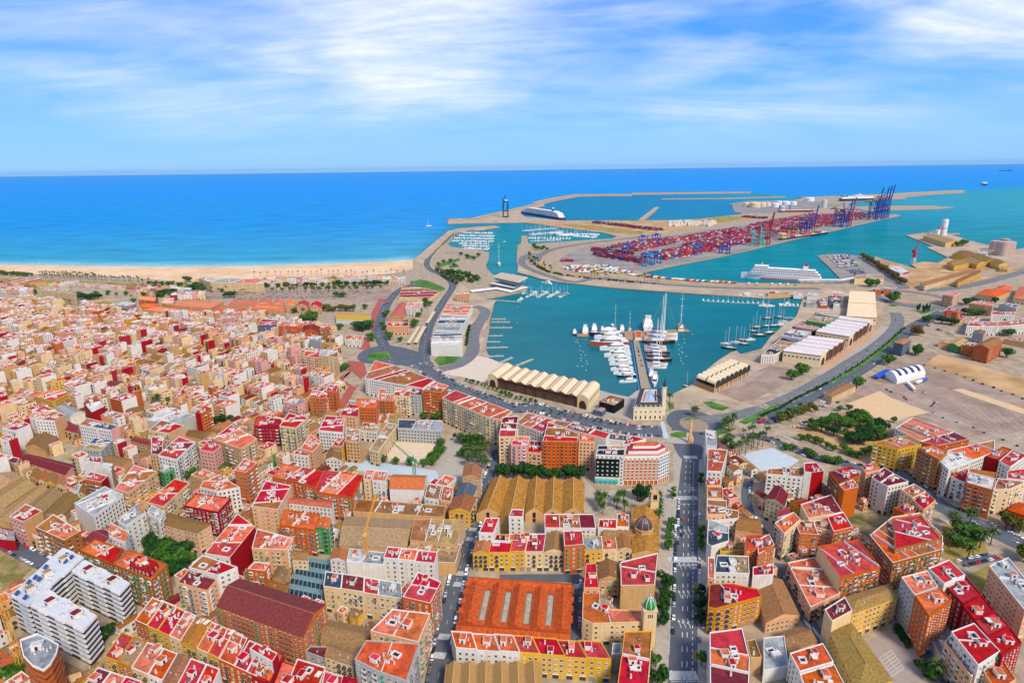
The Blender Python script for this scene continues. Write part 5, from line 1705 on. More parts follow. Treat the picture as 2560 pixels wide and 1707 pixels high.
def tower_crane(x, y, h, jib, cjib, az, col, label, base=0.0, tilt=0.0):
 root = thing('tower_crane', x, y, label, 'crane', 'tower cranes over the building sites')
 m = flat('crane_' + col.strip('#'), col, .5)
 b = MB()
 w = 1.0
 for i in (-1, 1):
  for j in (-1, 1):
   b.beam((i * w, j * w, base), (i * w, j * w, h), .3, m)
 k = int((h - base) / 2.4)
 for s in range(k):
  z0, z1 = base + s * 2.4, base + (s + 1) * 2.4
  f = 1 if s % 2 else -1
  b.beam((-w * f, -w, z0), (w * f, -w, z1), .16, m)
  b.beam((-w * f, w, z0), (w * f, w, z1), .16, m)
  b.beam((-w, -w * f, z0), (-w, w * f, z1), .16, m)
  b.beam((w, -w * f, z0), (w, w * f, z1), .16, m)
 b.obj('mast', root)
 u = (math.sin(az), math.cos(az))
 tp = h + 5
 ct = math.cos(tilt)
 for nm, L, s in (('jib', jib, 1), ('counter_jib', cjib, -1)):
  b = MB()
  e = (u[0] * L * s * ct, u[1] * L * s * ct, h + (math.sin(tilt) * L if s > 0 else 0))
  n = (-u[1] * .5, u[0] * .5)
  for sg in (-1, 1):
   b.beam((n[0] * sg, n[1] * sg, h), (e[0] + n[0] * sg, e[1] + n[1] * sg, e[2]), .28, m)
  b.beam((0, 0, h + 1.1), (e[0], e[1], e[2] + .8), .24, m)
  kk = int(L / 2)
  for q in range(kk):
   a0, a1 = q / kk, (q + 1) / kk
   P0 = (e[0] * a0 + n[0] * (1 if q % 2 else -1), e[1] * a0 + n[1] * (1 if q % 2 else -1), h + (e[2] - h) * a0)
   P1 = (e[0] * a1, e[1] * a1, h + (e[2] - h) * a1 + 1.0)
   b.beam(P0, P1, .13, m)
  b.beam((0, 0, tp), (e[0] * .75, e[1] * .75, h + (e[2] - h) * .75 + 1), .12, M_STEEL)
  b.obj(nm, root)
 b = MB()
 b.beam((0, 0, h), (0, 0, tp), .5, m)
 b.box(-.9, .9, -.9, .9, h - 2.2, h - .2, M_WHITE)
 b.obj('cab', root)
 b = MB()
 e = (-u[0] * cjib * .85, -u[1] * cjib * .85)
 b.box(e[0] - 1, e[0] + 1, e[1] - .8, e[1] + .8, h - 2.4, h - .3, M_CONC)
 b.obj('counterweight', root)
 b = MB()
 b.box(-1.8, 1.8, -1.8, 1.8, base, base + .8, M_CONC)
 b.obj('footing', root)

_p = T('A0', 215, 1500)
tower_crane(_p[0], _p[1], 62, 30, 12, -.9, '#e6a83e', 'yellow tower crane mast at the left frame edge')
_p = T('B0', 1362, 1455)
tower_crane(_p[0], _p[1], 36, 22, 9, .9, '#e8a030', 'yellow tower crane between the two pale roofed white wings')
_p = T('A1', 1035, 610)
tower_crane(_p[0], _p[1], 34, 26, 10, .15, '#e89a20', 'orange yellow crane with raised jib beside the green scaffold netting', tilt=.55)
_p = T('B1', 1466, 1000)
tower_crane(_p[0], _p[1], 29, 30, 10, -.8, '#2fa070', 'green tower crane above the white blank walled block', tilt=.25)

def net_panel():
 """green debris netting on the scaffold of the block under renovation"""
 h = 5 * STOREY
 a, b2 = T('A1', 830, 450, h), T('A1', 1170, 480, h)
 c = mid(a, b2)
 root = thing('scaffold', c[0], c[1], 'green netted scaffold on the white block beside the orange yellow crane', 'scaffold')
 L = math.dist(a, b2)
 u = ((b2[0] - a[0]) / L, (b2[1] - a[1]) / L)
 n = (u[1], -u[0])
 mnet = flat('green_net', '#1f9a5e', .9, .4, .8)
 for s in (-.27, .23):
  b = MB()
  b.obox((u[0] * L * s + n[0] * 1.4, u[1] * L * s + n[1] * 1.4), u, L * (.36 if s < 0 else .5), .06, 0, h * .78, mnet)
  b.obj('net', root)
 b = MB()
 for i in range(9):
  d = -L / 2 + L * i / 8
  b.beam((u[0] * d + n[0] * 1.3, u[1] * d + n[1] * 1.3, 0), (u[0] * d + n[0] * 1.3, u[1] * d + n[1] * 1.3, h + 1), .12, M_STEEL)
 for z in range(1, 6):
  for o in (1.3, .35):
   b.beam((-u[0] * L / 2 + n[0] * o, -u[1] * L / 2 + n[1] * o, z * STOREY), (u[0] * L / 2 + n[0] * o, u[1] * L / 2 + n[1] * o, z * STOREY), .12, M_STEEL)
 b.obj('scaffold_frame', root)

net_panel()

def market():
 h = 6.0
 q = pts_of('A1', '1830,1100 2880,1185 2905,655 1962,592', h)
 c = cen(q)
 root = thing('market_hall', c[0], c[1], 'market hall with bright orange tiled roofs and long open light wells', 'market')
 q = rel(root, q)
 mt = mat('market_tiles', lin('#cc5a24', K), .9, .5, .5, .2, 0, .5, 3.0)
 b = MB()
 b.prism(ccw(q), -.3, h - .6, wmat('t'), flat('well_floor', '#8a7a68'))
 b.obj('wall', root)

 def pitched(p, z, rise, nm='roof'):
  """roof over a quad with ridge from mid 0-1 to mid 3-2"""
  m = MB()
  a, d = mid(p[0], p[1]), mid(p[3], p[2])
  A, D = (a[0], a[1], z + rise), (d[0], d[1], z + rise)
  P = [(x, y, z) for x, y in p]
  m.face([P[1], P[2], D, A], mt)
  m.face([P[3], P[0], A, D], mt)
  m.face([P[0], P[1], A], mt)
  m.face([P[2], P[3], D], mt)
  m.beam(A, D, .3, flat('ridge_tiles', '#a8401a'))
  m.beam(P[1], P[2], .25, M_RAILR)
  m.beam(P[0], P[3], .25, M_RAILR)
  k = max(2, int(math.dist(p[0], p[3]) / 3))
  for i in range(1, k):
   t = i / k
   r = mid(a, d, t)
   for s in (0, 1):
    e = mid(p[s], p[3 - s], t)
    m.beam((e[0], e[1], z + .06), (r[0], r[1], z + rise + .06), .12, flat('ridge_tiles', '#a8401a'))
  m.obj(nm, root)
 # perimeter ranges
 def sub(s0, s1, t0, t1):
  return [bil(q, s0, t0), bil(q, s1, t0), bil(q, s1, t1), bil(q, s0, t1)]
 pitched(sub(0, 1, 0, .14)[1:] + sub(0, 1, 0, .14)[:1], h, 2.2)
 pitched(sub(0, 1, .86, 1)[1:] + sub(0, 1, .86, 1)[:1], h, 2.2)
 edges = [0, .19, .40, .60, .81, 1]
 for i, (s0, s1) in enumerate(((.0, .17), (.24, .37), (.44, .57), (.64, .77), (.84, 1.0))):
  pitched(sub(s0, s1, .14, .86), h + .15, 2.8)
 for s0, s1 in ((.17, .24), (.37, .44), (.57, .64), (.77, .84)):
  for t0, t1 in ((.14, .22), (.78, .86)):
   m = MB()
   m.prism(ccw(sub(s0, s1, t0, t1)), h - .6, h + .3, mt)
   m.obj('roof_link', root)
  m = MB()
  m.prism(ccw(sub(s0 + .012, s1 - .012, .24, .76)), h - .6, h - .5, flat('courtyard_floor', '#b9a890', .9, .4, .4))
  m.obj('light_well', root)
 for t in (.3, .47, .64, .8):
  for s0, s1 in ((-.02, .03), (.97, 1.02)):
   m = MB()
   m.prism(ccw(sub(s0, s1, t, t + .09)), h - .4, h + 1.2, mt)
   m.obj('dormer', root)
 occupy(pts_of('A1', '1830,1100 2880,1185 2905,655 1962,592', h), 1, 1)

market()

def shipyard():
 h = 7.0
 a = pts_of('B2', '-330,1190 660,1190 668,905 -190,880', h)
 c = cen(a)
 root = thing('shipyard_hall', c[0], c[1], 'old shipyard of five side by side halls with golden brown tiled roofs', 'hall')
 q = rel(root, a)
 cuts_b, cuts_t = [0, .22, .455, .625, .797, 1], [0, .20, .40, .58, .765, 1]
 mt = mat('shipyard_tiles', lin('#bd8638', K), .95, .6, .5, .2, 0, .7, 3.0)
 for i in range(5):
  p = [mid(q[0], q[1], cuts_b[i]), mid(q[0], q[1], cuts_b[i + 1]), mid(q[3], q[2], cuts_t[i + 1]), mid(q[3], q[2], cuts_t[i])]
  if i == 1:   # the second hall stands further forward
   f = 13.0
   d = Vector((p[0][0] - p[3][0], p[0][1] - p[3][1])).normalized()
   p[0] = (p[0][0] + d.x * f, p[0][1] + d.y * f)
   p[1] = (p[1][0] + d.x * f, p[1][1] + d.y * f)
  b = MB()
  b.prism(ccw(inset(ccw(p), .06)), -.3, h, wmat('t'))
  b.obj('wall', root)
  b = MB()
  A, D = mid(p[0], p[1]), mid(p[3], p[2])
  rise = 5.2
  P = [(x, y, h + .02) for x, y in p]
  A3, D3 = (A[0], A[1], h + rise), (D[0], D[1], h + rise)
  b.face([P[1], P[2], D3, A3], mt)
  b.face([P[3], P[0], A3, D3], mt)
  b.face([P[0], P[1], A3], wmat('t'))
  b.face([P[2], P[3], D3], wmat('t'))
  b.beam(A3, D3, .4, flat('ridge_stone', '#d8b070'))
  b.obj('roof', root)
  b = MB()
  u = Vector((p[1][0] - p[0][0], p[1][1] - p[0][1])).normalized()
  n = (u.y, -u.x)
  b.obox((A[0] + n[0] * .1, A[1] + n[1] * .1), (u.x, u.y), 2.2, .2, h - 3.2, h + 1.2, M_DARK)
  b.obox((A[0] + n[0] * .1, A[1] + n[1] * .1), (u.x, u.y), 2.0, .2, -.2, 3.0, M_DARK)
  b.obj('gable_opening', root)
 occupy(a, 1, 1)

shipyard()

def church():
 c = T('B2', 1215, 1330, 8)
 root = thing('church', c[0], c[1], 'golden stone church with dark blue dome and square bell tower', 'church')
 st = wmat('t')
 mt = mat('shipyard_tiles', None)
 h = 9
 q = ccw(rel(root, pts_of('B2', '1085,1385 1350,1395 1345,1130 1100,1125', h)))
 b = MB()
 b.prism(q, -.3, h, st, mt)
 b.obj('nave_wall', root)
 # pitched nave roofs before and behind the crossing
 for txt, z in (('1100,1560 1350,1560 1350,1400 1100,1395', 8.2), ('1110,1240 1330,1240 1330,1130 1120,1128', 9.2)):
  p = rel(root, pts_of('B2', txt, z))
  b = MB()
  b.prism(ccw(p), -.3, z, st)
  A, D = mid(p[0], p[1]), mid(p[3], p[2])
  P = [(x, y, z + .02) for x, y in p]
  A3, D3 = (A[0], A[1], z + 3), (D[0], D[1], z + 3)
  b.face([P[1], P[2], D3, A3], mt)
  b.face([P[3], P[0], A3, D3], mt)
  b.face([P[0], P[1], A3], st)
  b.face([P[2], P[3], D3], st)
  b.obj('nave_roof', root)
 d = rel(root, [T('B2', 1208, 1325, 12)])[0]
 b = MB()
 b.lathe([(6.3, h), (6.3, 13.2), (6.9, 13.3), (6.9, 13.9), (6.0, 14.0)], st, 8, d, PI / 8)
 b.obj('drum', root)
 b = MB()
 b.lathe([(6.0, 13.9), (5.9, 15.4), (5.5, 17.0), (4.7, 18.6), (3.4, 20.0), (1.8, 21.0), (.5, 21.5), (.45, 22.6), (.1, 23.4)], mat('dome_tiles', lin('#4a4256', K), .45, .4, .8, .4, tone2=lin('#6a4a48', K)), 24, d)
 for i in range(8):
  a = PI / 8 + i * PI / 4
  pr = [(6.0, 13.9), (5.9, 15.4), (5.5, 17.0), (4.7, 18.6), (3.4, 20.0), (1.8, 21.0)]
  for (r0, z0), (r1, z1) in zip(pr, pr[1:]):
   b.beam((d[0] + r0 * math.cos(a), d[1] + r0 * math.sin(a), z0), (d[0] + r1 * math.cos(a), d[1] + r1 * math.sin(a), z1), .3, st)
 b.obj('dome', root, smooth=False)
 t = rel(root, pts_of('B2', '1262,1160 1338,1160 1335,1100 1262,1100', 10))
 tc = cen(t)
 w = 3.0
 b = MB()
 b.box(tc[0] - w, tc[0] + w, tc[1] - w, tc[1] + w, -.3, 17, wmat('c'))
 b.box(tc[0] - w - .3, tc[0] + w + .3, tc[1] - w - .3, tc[1] + w + .3, 17, 17.6, st)
 b.obj('bell_tower', root)
 b = MB()
 for i in (-1, 1):
  for j in (-1, 1):
   b.box(tc[0] + i * 2.3 - .7, tc[0] + i * 2.3 + .7, tc[1] + j * 2.3 - .7, tc[1] + j * 2.3 + .7, 17.6, 22, wmat('c'))
   b.box(tc[0] + i * 2.3 - .25, tc[0] + i * 2.3 + .25, tc[1] + j * 2.3 - .25, tc[1] + j * 2.3 + .25, 23.2, 25.4, st)
 b.box(tc[0] - 2.0, tc[0] + 2.0, tc[1] - 2.0, tc[1] + 2.0, 17.6, 22, M_DARK)
 b.box(tc[0] - 2.8, tc[0] + 2.8, tc[1] - 2.8, tc[1] + 2.8, 22, 23.2, st)
 b.obj('belfry', root)
 occupy(pts_of('B2', '1085,1570 1360,1570 1350,1100 1090,1110', 6), 1, 1)

church()

def hotels():
 # black and white block
 h = 8 * 3.3
 p = pts_of('B2', '768,652 1030,662 1036,600 792,606', h)
 c = cen(p)
 root = building(p, 8, 'w', 'fD', 'n', desc='white hotel with a black panelled front and teal ground floor awnings', h=h, name='hotel')
 a, b2 = p[0], p[1]
 L = math.dist(a, b2)
 u = ((b2[0] - a[0]) / L, (b2[1] - a[1]) / L)
 n = (u[1], -u[0])
 rot = math.atan2(n[1], n[0]) - PI / 2
 A = (a[0] - root.location.x, a[1] - root.location.y)

 def at(s, z, o=0.0):
  return (A[0] + u[0] * L * s + n[0] * o, A[1] + u[1] * L * s + n[1] * o, z)
 b = MB()
 q = at(.43, 0, .12)
 b.obox((q[0], q[1]), u, L * .84, .2, 7.2, 23.5, flat('black_panel', '#0e1118', .35))
 b.obj('black_panel', root)
 lit = flat('lit_pane_colour', '#b9cfb0', .6, .2)  # pale colour painted on the panes to stand for lit windows
 wl = unit('pale_window', lambda m: m.box(-.75, .75, .22, .27, 0, 1.3, lit))
 for i in range(5):
  for k in range(4):
   OB('window', wl, root, at(.09 + .17 * i, 8.3 + k * 3.8), rot)
 for k in range(8):
  OB('window', win_mesh('w'), root, at(.93, 1 + k * 3.1), rot)
 for i in range(6):
  OB('window', win_mesh('w'), root, at(.07 + .16 * i, 24), rot)
 teal = flat('teal_awning', '#18b0a4')
 aw = unit('teal_awning_unit', lambda m: (m.face([(-1.5, 0, 4.6), (-1.5, 1.2, 3.0), (1.5, 1.2, 3.0), (1.5, 0, 4.6)], teal), m.face([(-1.5, 1.2, 3.0), (-1.5, 1.2, 1.2), (1.5, 1.2, 1.2), (1.5, 1.2, 3.0)], teal)))
 for i in range(5):
  OB('awning', aw, root, at(.09 + .165 * i, .6, .1), rot)
 # brick hotel with the angled pale end
 p = pts_of('B2', '1032,658 1350,655 1446,612 1340,555 1060,570', h)
 root = building(p, 8, 'o', 'fC', 'n', desc='orange brick hotel with white gridded windows and pale angled end', h=h, name='hotel', clutter=False)
 R0 = root.location
 pts = p if area(p) > 0 else p[::-1]
 wt = flat('white_trim', '#f0ece6')
 for (a, b2, pale) in ((p[0], p[1], False), (p[1], p[2], True)):
  L = math.dist(a, b2)
  u = ((b2[0] - a[0]) / L, (b2[1] - a[1]) / L)
  n = (u[1], -u[0])
  rot = math.atan2(n[1], n[0]) - PI / 2
  k = int(L / (2.6 if pale else 3.2))
  b = MB()
  ml = (mid(a, b2)[0] - R0.x + n[0] * .1, mid(a, b2)[1] - R0.y + n[1] * .1)
  b.obox(ml, u, L - .1, .16, 22.4, h, wt)
  if pale:
   b.obox(ml, u, L - .1, .16, 4, 22.3, flat('pale_blue_cladding', '#cfdfe4'))
  for fl in range(6):
   b.obox((ml[0] + n[0] * .15, ml[1] + n[1] * .15), u, L, .3, 4 + fl * 3.05, 4.45 + fl * 3.05, wt)
  b.obj('facade_band', root)
  for fl in range(7):
   for i in range(k):
    q = mid(a, b2, (i + .5) / k)
    OB('window', win_mesh('w' if pale else 's'), root, (q[0] - R0.x + n[0] * .19, q[1] - R0.y + n[1] * .19, 4.7 + fl * 3.05), rot, (1.25, 1, 1.0))
  for i in range(k + 1):
   q = mid(a, b2, i / k)
   b = MB()
   b.box(-.25, .25, -.25, .25, 0, 4, wt)
   b.obj('column', root, (q[0] - R0.x + n[0] * .5, q[1] - R0.y + n[1] * .5, 0))
 b = MB()
 loc = inset(ccw([(x - R0.x, y - R0.y) for x, y in pts]), 2.6)
 b.prism(loc, h + .2, h + 3.4, wt, rmat('W'))
 b.prism(inset(loc, -.4), h + 3.4, h + 3.7, M_AWNR)
 b.obj('penthouse', root)
 b = MB()
 loc2 = inset(loc, 3)
 b.prism(loc2, h + 3.7, h + 6, wt, rmat('C'))
 b.obj('roof_pavilion', root)

hotels()

def clock_building():
 h = 14
 q = pts_of('B2', '1118,215 1385,212 1378,62 1172,62', h)
 c = cen(q)
 root = thing('clock_building', c[0], c[1], 'cream palace with dark mansard roof and glazed atrium beside the clock tower', 'building')
 q = ccw(rel(root, q))
 cream = mat('cream_stone', lin('#efe0bc', K), .9, .1, .3, .2, .08)
 b = MB()
 b.prism(q, -.3, h, cream)
 b.prism(inset(q, -.4), h, h + .5, cream)
 b.prism(inset(q, -.25), 6.2, 6.6, cream)
 b.obj('wall', root)
 md = mat('mansard_slate', lin('#39414c', K), .6, .25, .8)
 b = MB()
 lo, hi = inset(q, .2), inset(q, 1.7)
 for i in range(4):
  j = (i + 1) % 4
  b.face([(*lo[i], h + .5), (*lo[j], h + .5), (*hi[j], h + 3.6), (*hi[i], h + 3.6)], md)
 inn = inset(hi, 4.2)
 for i in range(4):
  j = (i + 1) % 4
  b.face([(*hi[i], h + 3.6), (*hi[j], h + 3.6), (*inn[j], h + 3.4), (*inn[i], h + 3.4)], md)
 b.obj('roof', root)
 b = MB()
 for i in range(4):
  j = (i + 1) % 4
  k2 = inset(inn, .5)
  b.prism([inn[i], inn[j], k2[j], k2[i]], h, h + 4.2, cream)
 b.prism(inset(inn, .5), h + 1.2, h + 1.4, rmat('C'))
 b.obj('court_parapet', root)
 b = MB()
 s = inset(inn, 2.2)
 A, D = mid(s[0], s[1]), mid(s[3], s[2])
 gl = flat('skylight_glass', '#9fc0d8', .2)
 P = [(x, y, h + 2.0) for x, y in s]
 A3, D3 = (*A, h + 5), (*D, h + 5)
 b.face([P[1], P[2], D3, A3], gl)
 b.face([P[3], P[0], A3, D3], gl)
 b.face([P[0], P[1], A3], gl)
 b.face([P[2], P[3], D3], gl)
 for t in (0, .2, .4, .6, .8, 1):
  r = mid(A, D, t)
  for e in (mid(s[1], s[2], t), mid(s[0], s[3], t)):
   b.beam((*e, h + 2.05), (*r, h + 5.05), .18, M_WHITE)
 b.obj('skylight', root)
 arch = unit('arched_window', lambda m: (m.box(-.9, .9, 0, .1, -.2, 3.2, cream), m.face([(.65, .13, 0), (-.65, .13, 0), (-.65, .13, 2.2), (-.45, .13, 2.7), (0, .13, 2.95), (.45, .13, 2.7), (.65, .13, 2.2)], M_GLASS)))
 rnd = unit('round_dormer', lambda m: (m.box(-.7, .7, -.6, .3, 0, 1.5, cream), m.face([(.42 * math.cos(a), .33, .75 + .42 * math.sin(a)) for a in [i * PI / 5 for i in range(10)]][::-1], M_DARK)))
 for i in range(4):
  a, e = q[i], q[(i + 1) % 4]
  L = math.dist(a, e)
  u = ((e[0] - a[0]) / L, (e[1] - a[1]) / L)
  n = (u[1], -u[0])
  rot = math.atan2(n[1], n[0]) - PI / 2
  k = 6 if i in (0, 2) else 8
  for j in range(k):
   p = mid(a, e, (j + .5) / k)
   OB('arched_window', arch, root, (p[0], p[1], 1.2), rot, (1.15, 1, 1.25))
   OB('window', win_mesh('r'), root, (p[0], p[1], 8.2), rot, 1.2)
   OB('dormer', rnd, root, (p[0] - n[0] * .4, p[1] - n[1] * .4, h + .6), rot)
 # clock tower standing at its corner
 tq = rel(root, [T('B2', 1392, 300)])[0]
 tc = (tq[0] + .6, tq[1] + 6)
 b = MB()
 w = 1.9
 b.box(tc[0] - w, tc[0] + w, tc[1] - w, tc[1] + w, -.3, 31, cream)
 b.box(tc[0] - w - .35, tc[0] + w + .35, tc[1] - w - .35, tc[1] + w + .35, 22, 22.6, cream)
 b.box(tc[0] - w - .4, tc[0] + w + .4, tc[1] - w - .4, tc[1] + w + .4, 31, 31.7, cream)
 b.obj('clock_tower', root)
 b = MB()
 for s in ((0, -1), (1, 0), (-1, 0), (0, 1)):
  ring = [(1.15 * math.cos(a), 28 + 1.15 * math.sin(a)) for a in [i * PI / 8 for i in range(16)]]
  f = [(tc[0] + (s[0] * (w + .05) if s[0] else t * (-s[1])), tc[1] + (s[1] * (w + .05) if s[1] else t * s[0]), z) for t, z in ring]
  b.face(f, M_WHITE)
  f0 = (tc[0] + s[0] * (w + .09), tc[1] + s[1] * (w + .09), 28)
  b.beam(f0, (f0[0], f0[1], 28.9), .14, M_DARK)
  b.beam(f0, (f0[0] + (0 if s[0] else .6), f0[1] + (.6 if s[0] else 0), 28.1), .14, M_DARK)
 b.obj('clock_face', root)
 b = MB()
 b.lathe([(1.9, 31.7), (1.6, 34.4), (1.0, 37), (.35, 39.6), (.08, 43)], md, 8, tc, PI / 8)
 b.obj('spire', root)

clock_building()

def obelisk():
 x, y = T('B2', 1632, 538)
 root = thing('monument', x, y, 'tan stone obelisk on the island at the top of the avenue', 'monument')
 st = wmat('p')
 b = MB()
 b.lathe([(3.2, 0), (3.2, .6), (2.6, .6), (2.6, 1.4)], st, 4, (0, 0), PI / 4)
 b.obj('plinth', root)
 b = MB()
 b.lathe([(2.0, 1.4), (1.9, 6), (1.5, 6.2), (1.4, 20), (1.2, 21)], st, 4, (0, 0), PI / 4)
 b.obj('shaft', root)
 b = MB()
 b.lathe([(.7, 21), (.9, 22.4), (.5, 24), (.3, 24.4), (.35, 25.2), (.1, 25.8)], st, 8)
 b.obj('statue', root)

obelisk()

# ------------------------------------------------------------------ dockside sheds with rows of cross roofs
def cross_shed(name, tile, f, e, bk, h, bays, label, wallc, roofm, gablem, rise=3.0, pav=(), arch=None, post=True):
 """f->e long front at eaves height, bk = back corner behind f; one pitched roof per bay, ridges across the building"""
 F, E, B = T(tile, *f, h), T(tile, *e, h), T(tile, *bk, h)
 q = [F, E, (E[0] + B[0] - F[0], E[1] + B[1] - F[1]), B]
 c = cen(q)
 root = thing(name, c[0], c[1], label, 'shed')
 q = rel(root, q)
 wm = mat('shed_wall_' + wallc.strip('#'), lin(wallc, K), .9, .12, .3, .2, .1)
 b = MB()
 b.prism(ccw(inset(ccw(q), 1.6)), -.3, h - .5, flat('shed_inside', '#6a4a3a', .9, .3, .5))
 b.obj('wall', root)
 L = math.dist(q[0], q[1])
 u = ((q[1][0] - q[0][0]) / L, (q[1][1] - q[0][1]) / L)
 for i in range(bays):
  s0, s1 = i / bays, (i + 1) / bays
  a, d = mid(q[0], q[1], s0), mid(q[0], q[1], s1)
  a2, d2 = mid(q[3], q[2], s0), mid(q[3], q[2], s1)
  ispav = i in pav
  m = MB()
  z = h + (.9 if ispav else 0)
  steps = [(0, 0), (.5, rise), (1, 0)] if not ispav else [(0, 0), (.12, rise * .55), (.3, rise * .95), (.5, rise * 1.1), (.7, rise * .95), (.88, rise * .55), (1, 0)]
  fr = [(*mid(a, d, t), z + r) for t, r in steps]
  bk2 = [(*mid(a2, d2, t), z + r) for t, r in steps]
  for k in range(len(steps) - 1):
   m.face([fr[k], fr[k + 1], bk2[k + 1], bk2[k]], roofm)
  m.face(fr[::-1], wm if ispav else gablem)
  m.face(bk2, wm if ispav else gablem)
  k = len(steps) // 2
  m.beam(fr[k], bk2[k], .35, gablem if not ispav else roofm)
  m.beam((*fr[0][:2], fr[0][2] + .15), (*bk2[0][:2], bk2[0][2] + .15), .8, flat('valley_gutter', '#9a7458'))
  m.obj('roof', root)
  if ispav:
   m = MB()
   pq = [a, d, d2, a2]
   m.prism(ccw(pq), -.3, z, wm)
   m.obj('pavilion', root)
   for (A, D) in ((a, d), (a2, d2)):
    Lb = math.dist(A, D)
    uu = ((D[0] - A[0]) / Lb, (D[1] - A[1]) / Lb)
    cc = mid(A, D)
    out = Vector((cc[0] - mid(mid(a, d), mid(a2, d2))[0], cc[1] - mid(mid(a, d), mid(a2, d2))[1])).normalized()
    pts = []
    for ang in [j * PI / 10 for j in range(11)]:
     pts.append((math.cos(ang) * Lb * .34, 3.4 + math.sin(ang) * h * .52))
    pts = [(Lb * .34, .3)] + pts + [(-Lb * .34, .3)]
    m = MB()
    m.face([(cc[0] + uu[0] * x + out.x * .1, cc[1] + uu[1] * x + out.y * .1, zz) for x, zz in pts], arch or flat('arch_glazing', '#4a2a26', .5, .3, .5))
    for x in (-.17, 0, .17):
     m.obox((cc[0] + uu[0] * Lb * x + out.x * .16, cc[1] + uu[1] * Lb * x + out.y * .16), uu, .2, .1, .3, h * .75, flat('arch_bars', '#7a4438'))
    m.obj('arched_window', root)
   # windows in the long side of an end pavilion
   for (A, D, on) in ((a, a2, i == 0), (d, d2, i == bays - 1)):
    if not on:
     continue
    Lb = math.dist(A, D)
    uu = ((D[0] - A[0]) / Lb, (D[1] - A[1]) / Lb)
    mid_all = cen(q)
    n = (uu[1], -uu[0])
    cc = mid(A, D)
    if (cc[0] - mid_all[0]) * n[0] + (cc[1] - mid_all[1]) * n[1] < 0:
     n = (-n[0], -n[1])
    rot = math.atan2(n[1], n[0]) - PI / 2
    k = max(3, int(Lb / 5))
    for j in range(k):
     p = mid(A, D, (j + .5) / k)
     OB('window', win_mesh('r'), root, (p[0] + n[0] * .02, p[1] + n[1] * .02, h * .62), rot, (2.2, 1, 1.5))
  elif post:
   for A in (a, d):
    m = MB()
    m.box(A[0] - .2, A[0] + .2, A[1] - .2, A[1] + .2, 0, h, gablem)
    m.obj('post', root)
 occupy([(x + c[0], y + c[1]) for x, y in q], 1, 1)
 return root

M_SHEDROOF = flat('shed_roof_cream', '#ecd2ac', .85, .12, .15)
M_SHEDGREY = flat('shed_roof_pale', '#ddd3d2', .8, .12, .15)
M_BROWNST = flat('brown_ironwork', '#96563a', .8, .25, .5)
_c1 = T('C1', 2130, 1105, 12.5)
_px = proj(_c1[0], _c1[1], 12.5)
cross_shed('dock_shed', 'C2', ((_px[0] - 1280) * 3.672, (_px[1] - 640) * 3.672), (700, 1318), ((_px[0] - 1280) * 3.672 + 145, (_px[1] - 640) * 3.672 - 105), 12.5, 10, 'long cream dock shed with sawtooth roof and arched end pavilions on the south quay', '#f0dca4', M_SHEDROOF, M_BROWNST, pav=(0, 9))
cross_shed('dock_shed', 'C3', (486, 925), (720, 770), (140, 880), 14, 5, 'nearer long dock shed with pale cross roofs beside the carriageway', '#efdcae', M_SHEDGREY, M_BROWNST, pav=(0,), rise=3.0)
cross_shed('dock_shed', 'C3', (748, 748), (965, 600), (440, 700), 14, 6, 'farther long dock shed with pale cross roofs beside the carriageway', '#efdcae', M_SHEDGREY, M_BROWNST, pav=(0, 5), rise=3.0)
cross_shed('dock_shed', 'C3', (998, 575), (982, 335), (720, 558), 11, 10, 'broad beige shed with a dozen cross roofs near the large roundabout', '#f2dcb0', M_SHEDROOF, flat('beige_gable', '#cfa878'), pav=(0, 5), rise=3.0, post=False)

def vault_shed():
 h = 12
 F, E, B = T('C2', 1865, 1170, h), T('C2', 2185, 1010, h), T('C2', 1700, 1110, h)
 q = [F, E, (E[0] + B[0] - F[0], E[1] + B[1] - F[1]), B]
 c = cen(q)
 root = thing('vaulted_shed', c[0], c[1], 'shed with two rows of cream barrel vaults and black arched openings on the east quay', 'shed')
 q = rel(root, q)
 cm = flat('shell_cream', '#efdcb4')
 b = MB()
 b.prism(ccw(inset(ccw(q), .8)), -.3, 6.2, flat('tan_base', '#b88a54'))
 b.prism(ccw(inset(ccw(q), 1.6)), 6.2, h, M_DARK)
 b.obj('base', root)
 n = 8
 for r, (t0, t1) in enumerate(((-.03, .47), (.53, 1.03))):
  for i in range(n):
   a, d = bil(q, i / n, t0), bil(q, (i + 1) / n, t0)
   a2, d2 = bil(q, i / n, t1), bil(q, (i + 1) / n, t1)
   st = [(.5 - .5 * math.cos(k * PI / 8), math.sin(k * PI / 8) * 4.2) for k in range(9)]
   fr = [(*mid(a, d, t), h - 1.2 + z) for t, z in st]
   bk = [(*mid(a2, d2, t), h - 1.2 + z) for t, z in st]
   m = MB()
   for k in range(8):
    m.face([fr[k], fr[k + 1], bk[k + 1], bk[k]], cm)
   dn = flat('arch_dark', '#3a332c')
   m.face([(p[0], p[1], p[2] - .25) for p in fr][::-1] + [(fr[0][0], fr[0][1], 6.2), (fr[-1][0], fr[-1][1], 6.2)], dn)
   m.face([(p[0], p[1], p[2] - .25) for p in bk] + [(bk[-1][0], bk[-1][1], 6.2), (bk[0][0], bk[0][1], 6.2)], dn)
   m.obj('vault', root)
 for i in range(n + 1):
  m = MB()
  p = bil(q, i / n, -.01)
  m.box(p[0] - .3, p[0] + .3, p[1] - .3, p[1] + .3, 0, h - .8, cm)
  m.obj('pier', root)
 occupy([(x + c[0], y + c[1]) for x, y in q], 1, 1)

vault_shed()

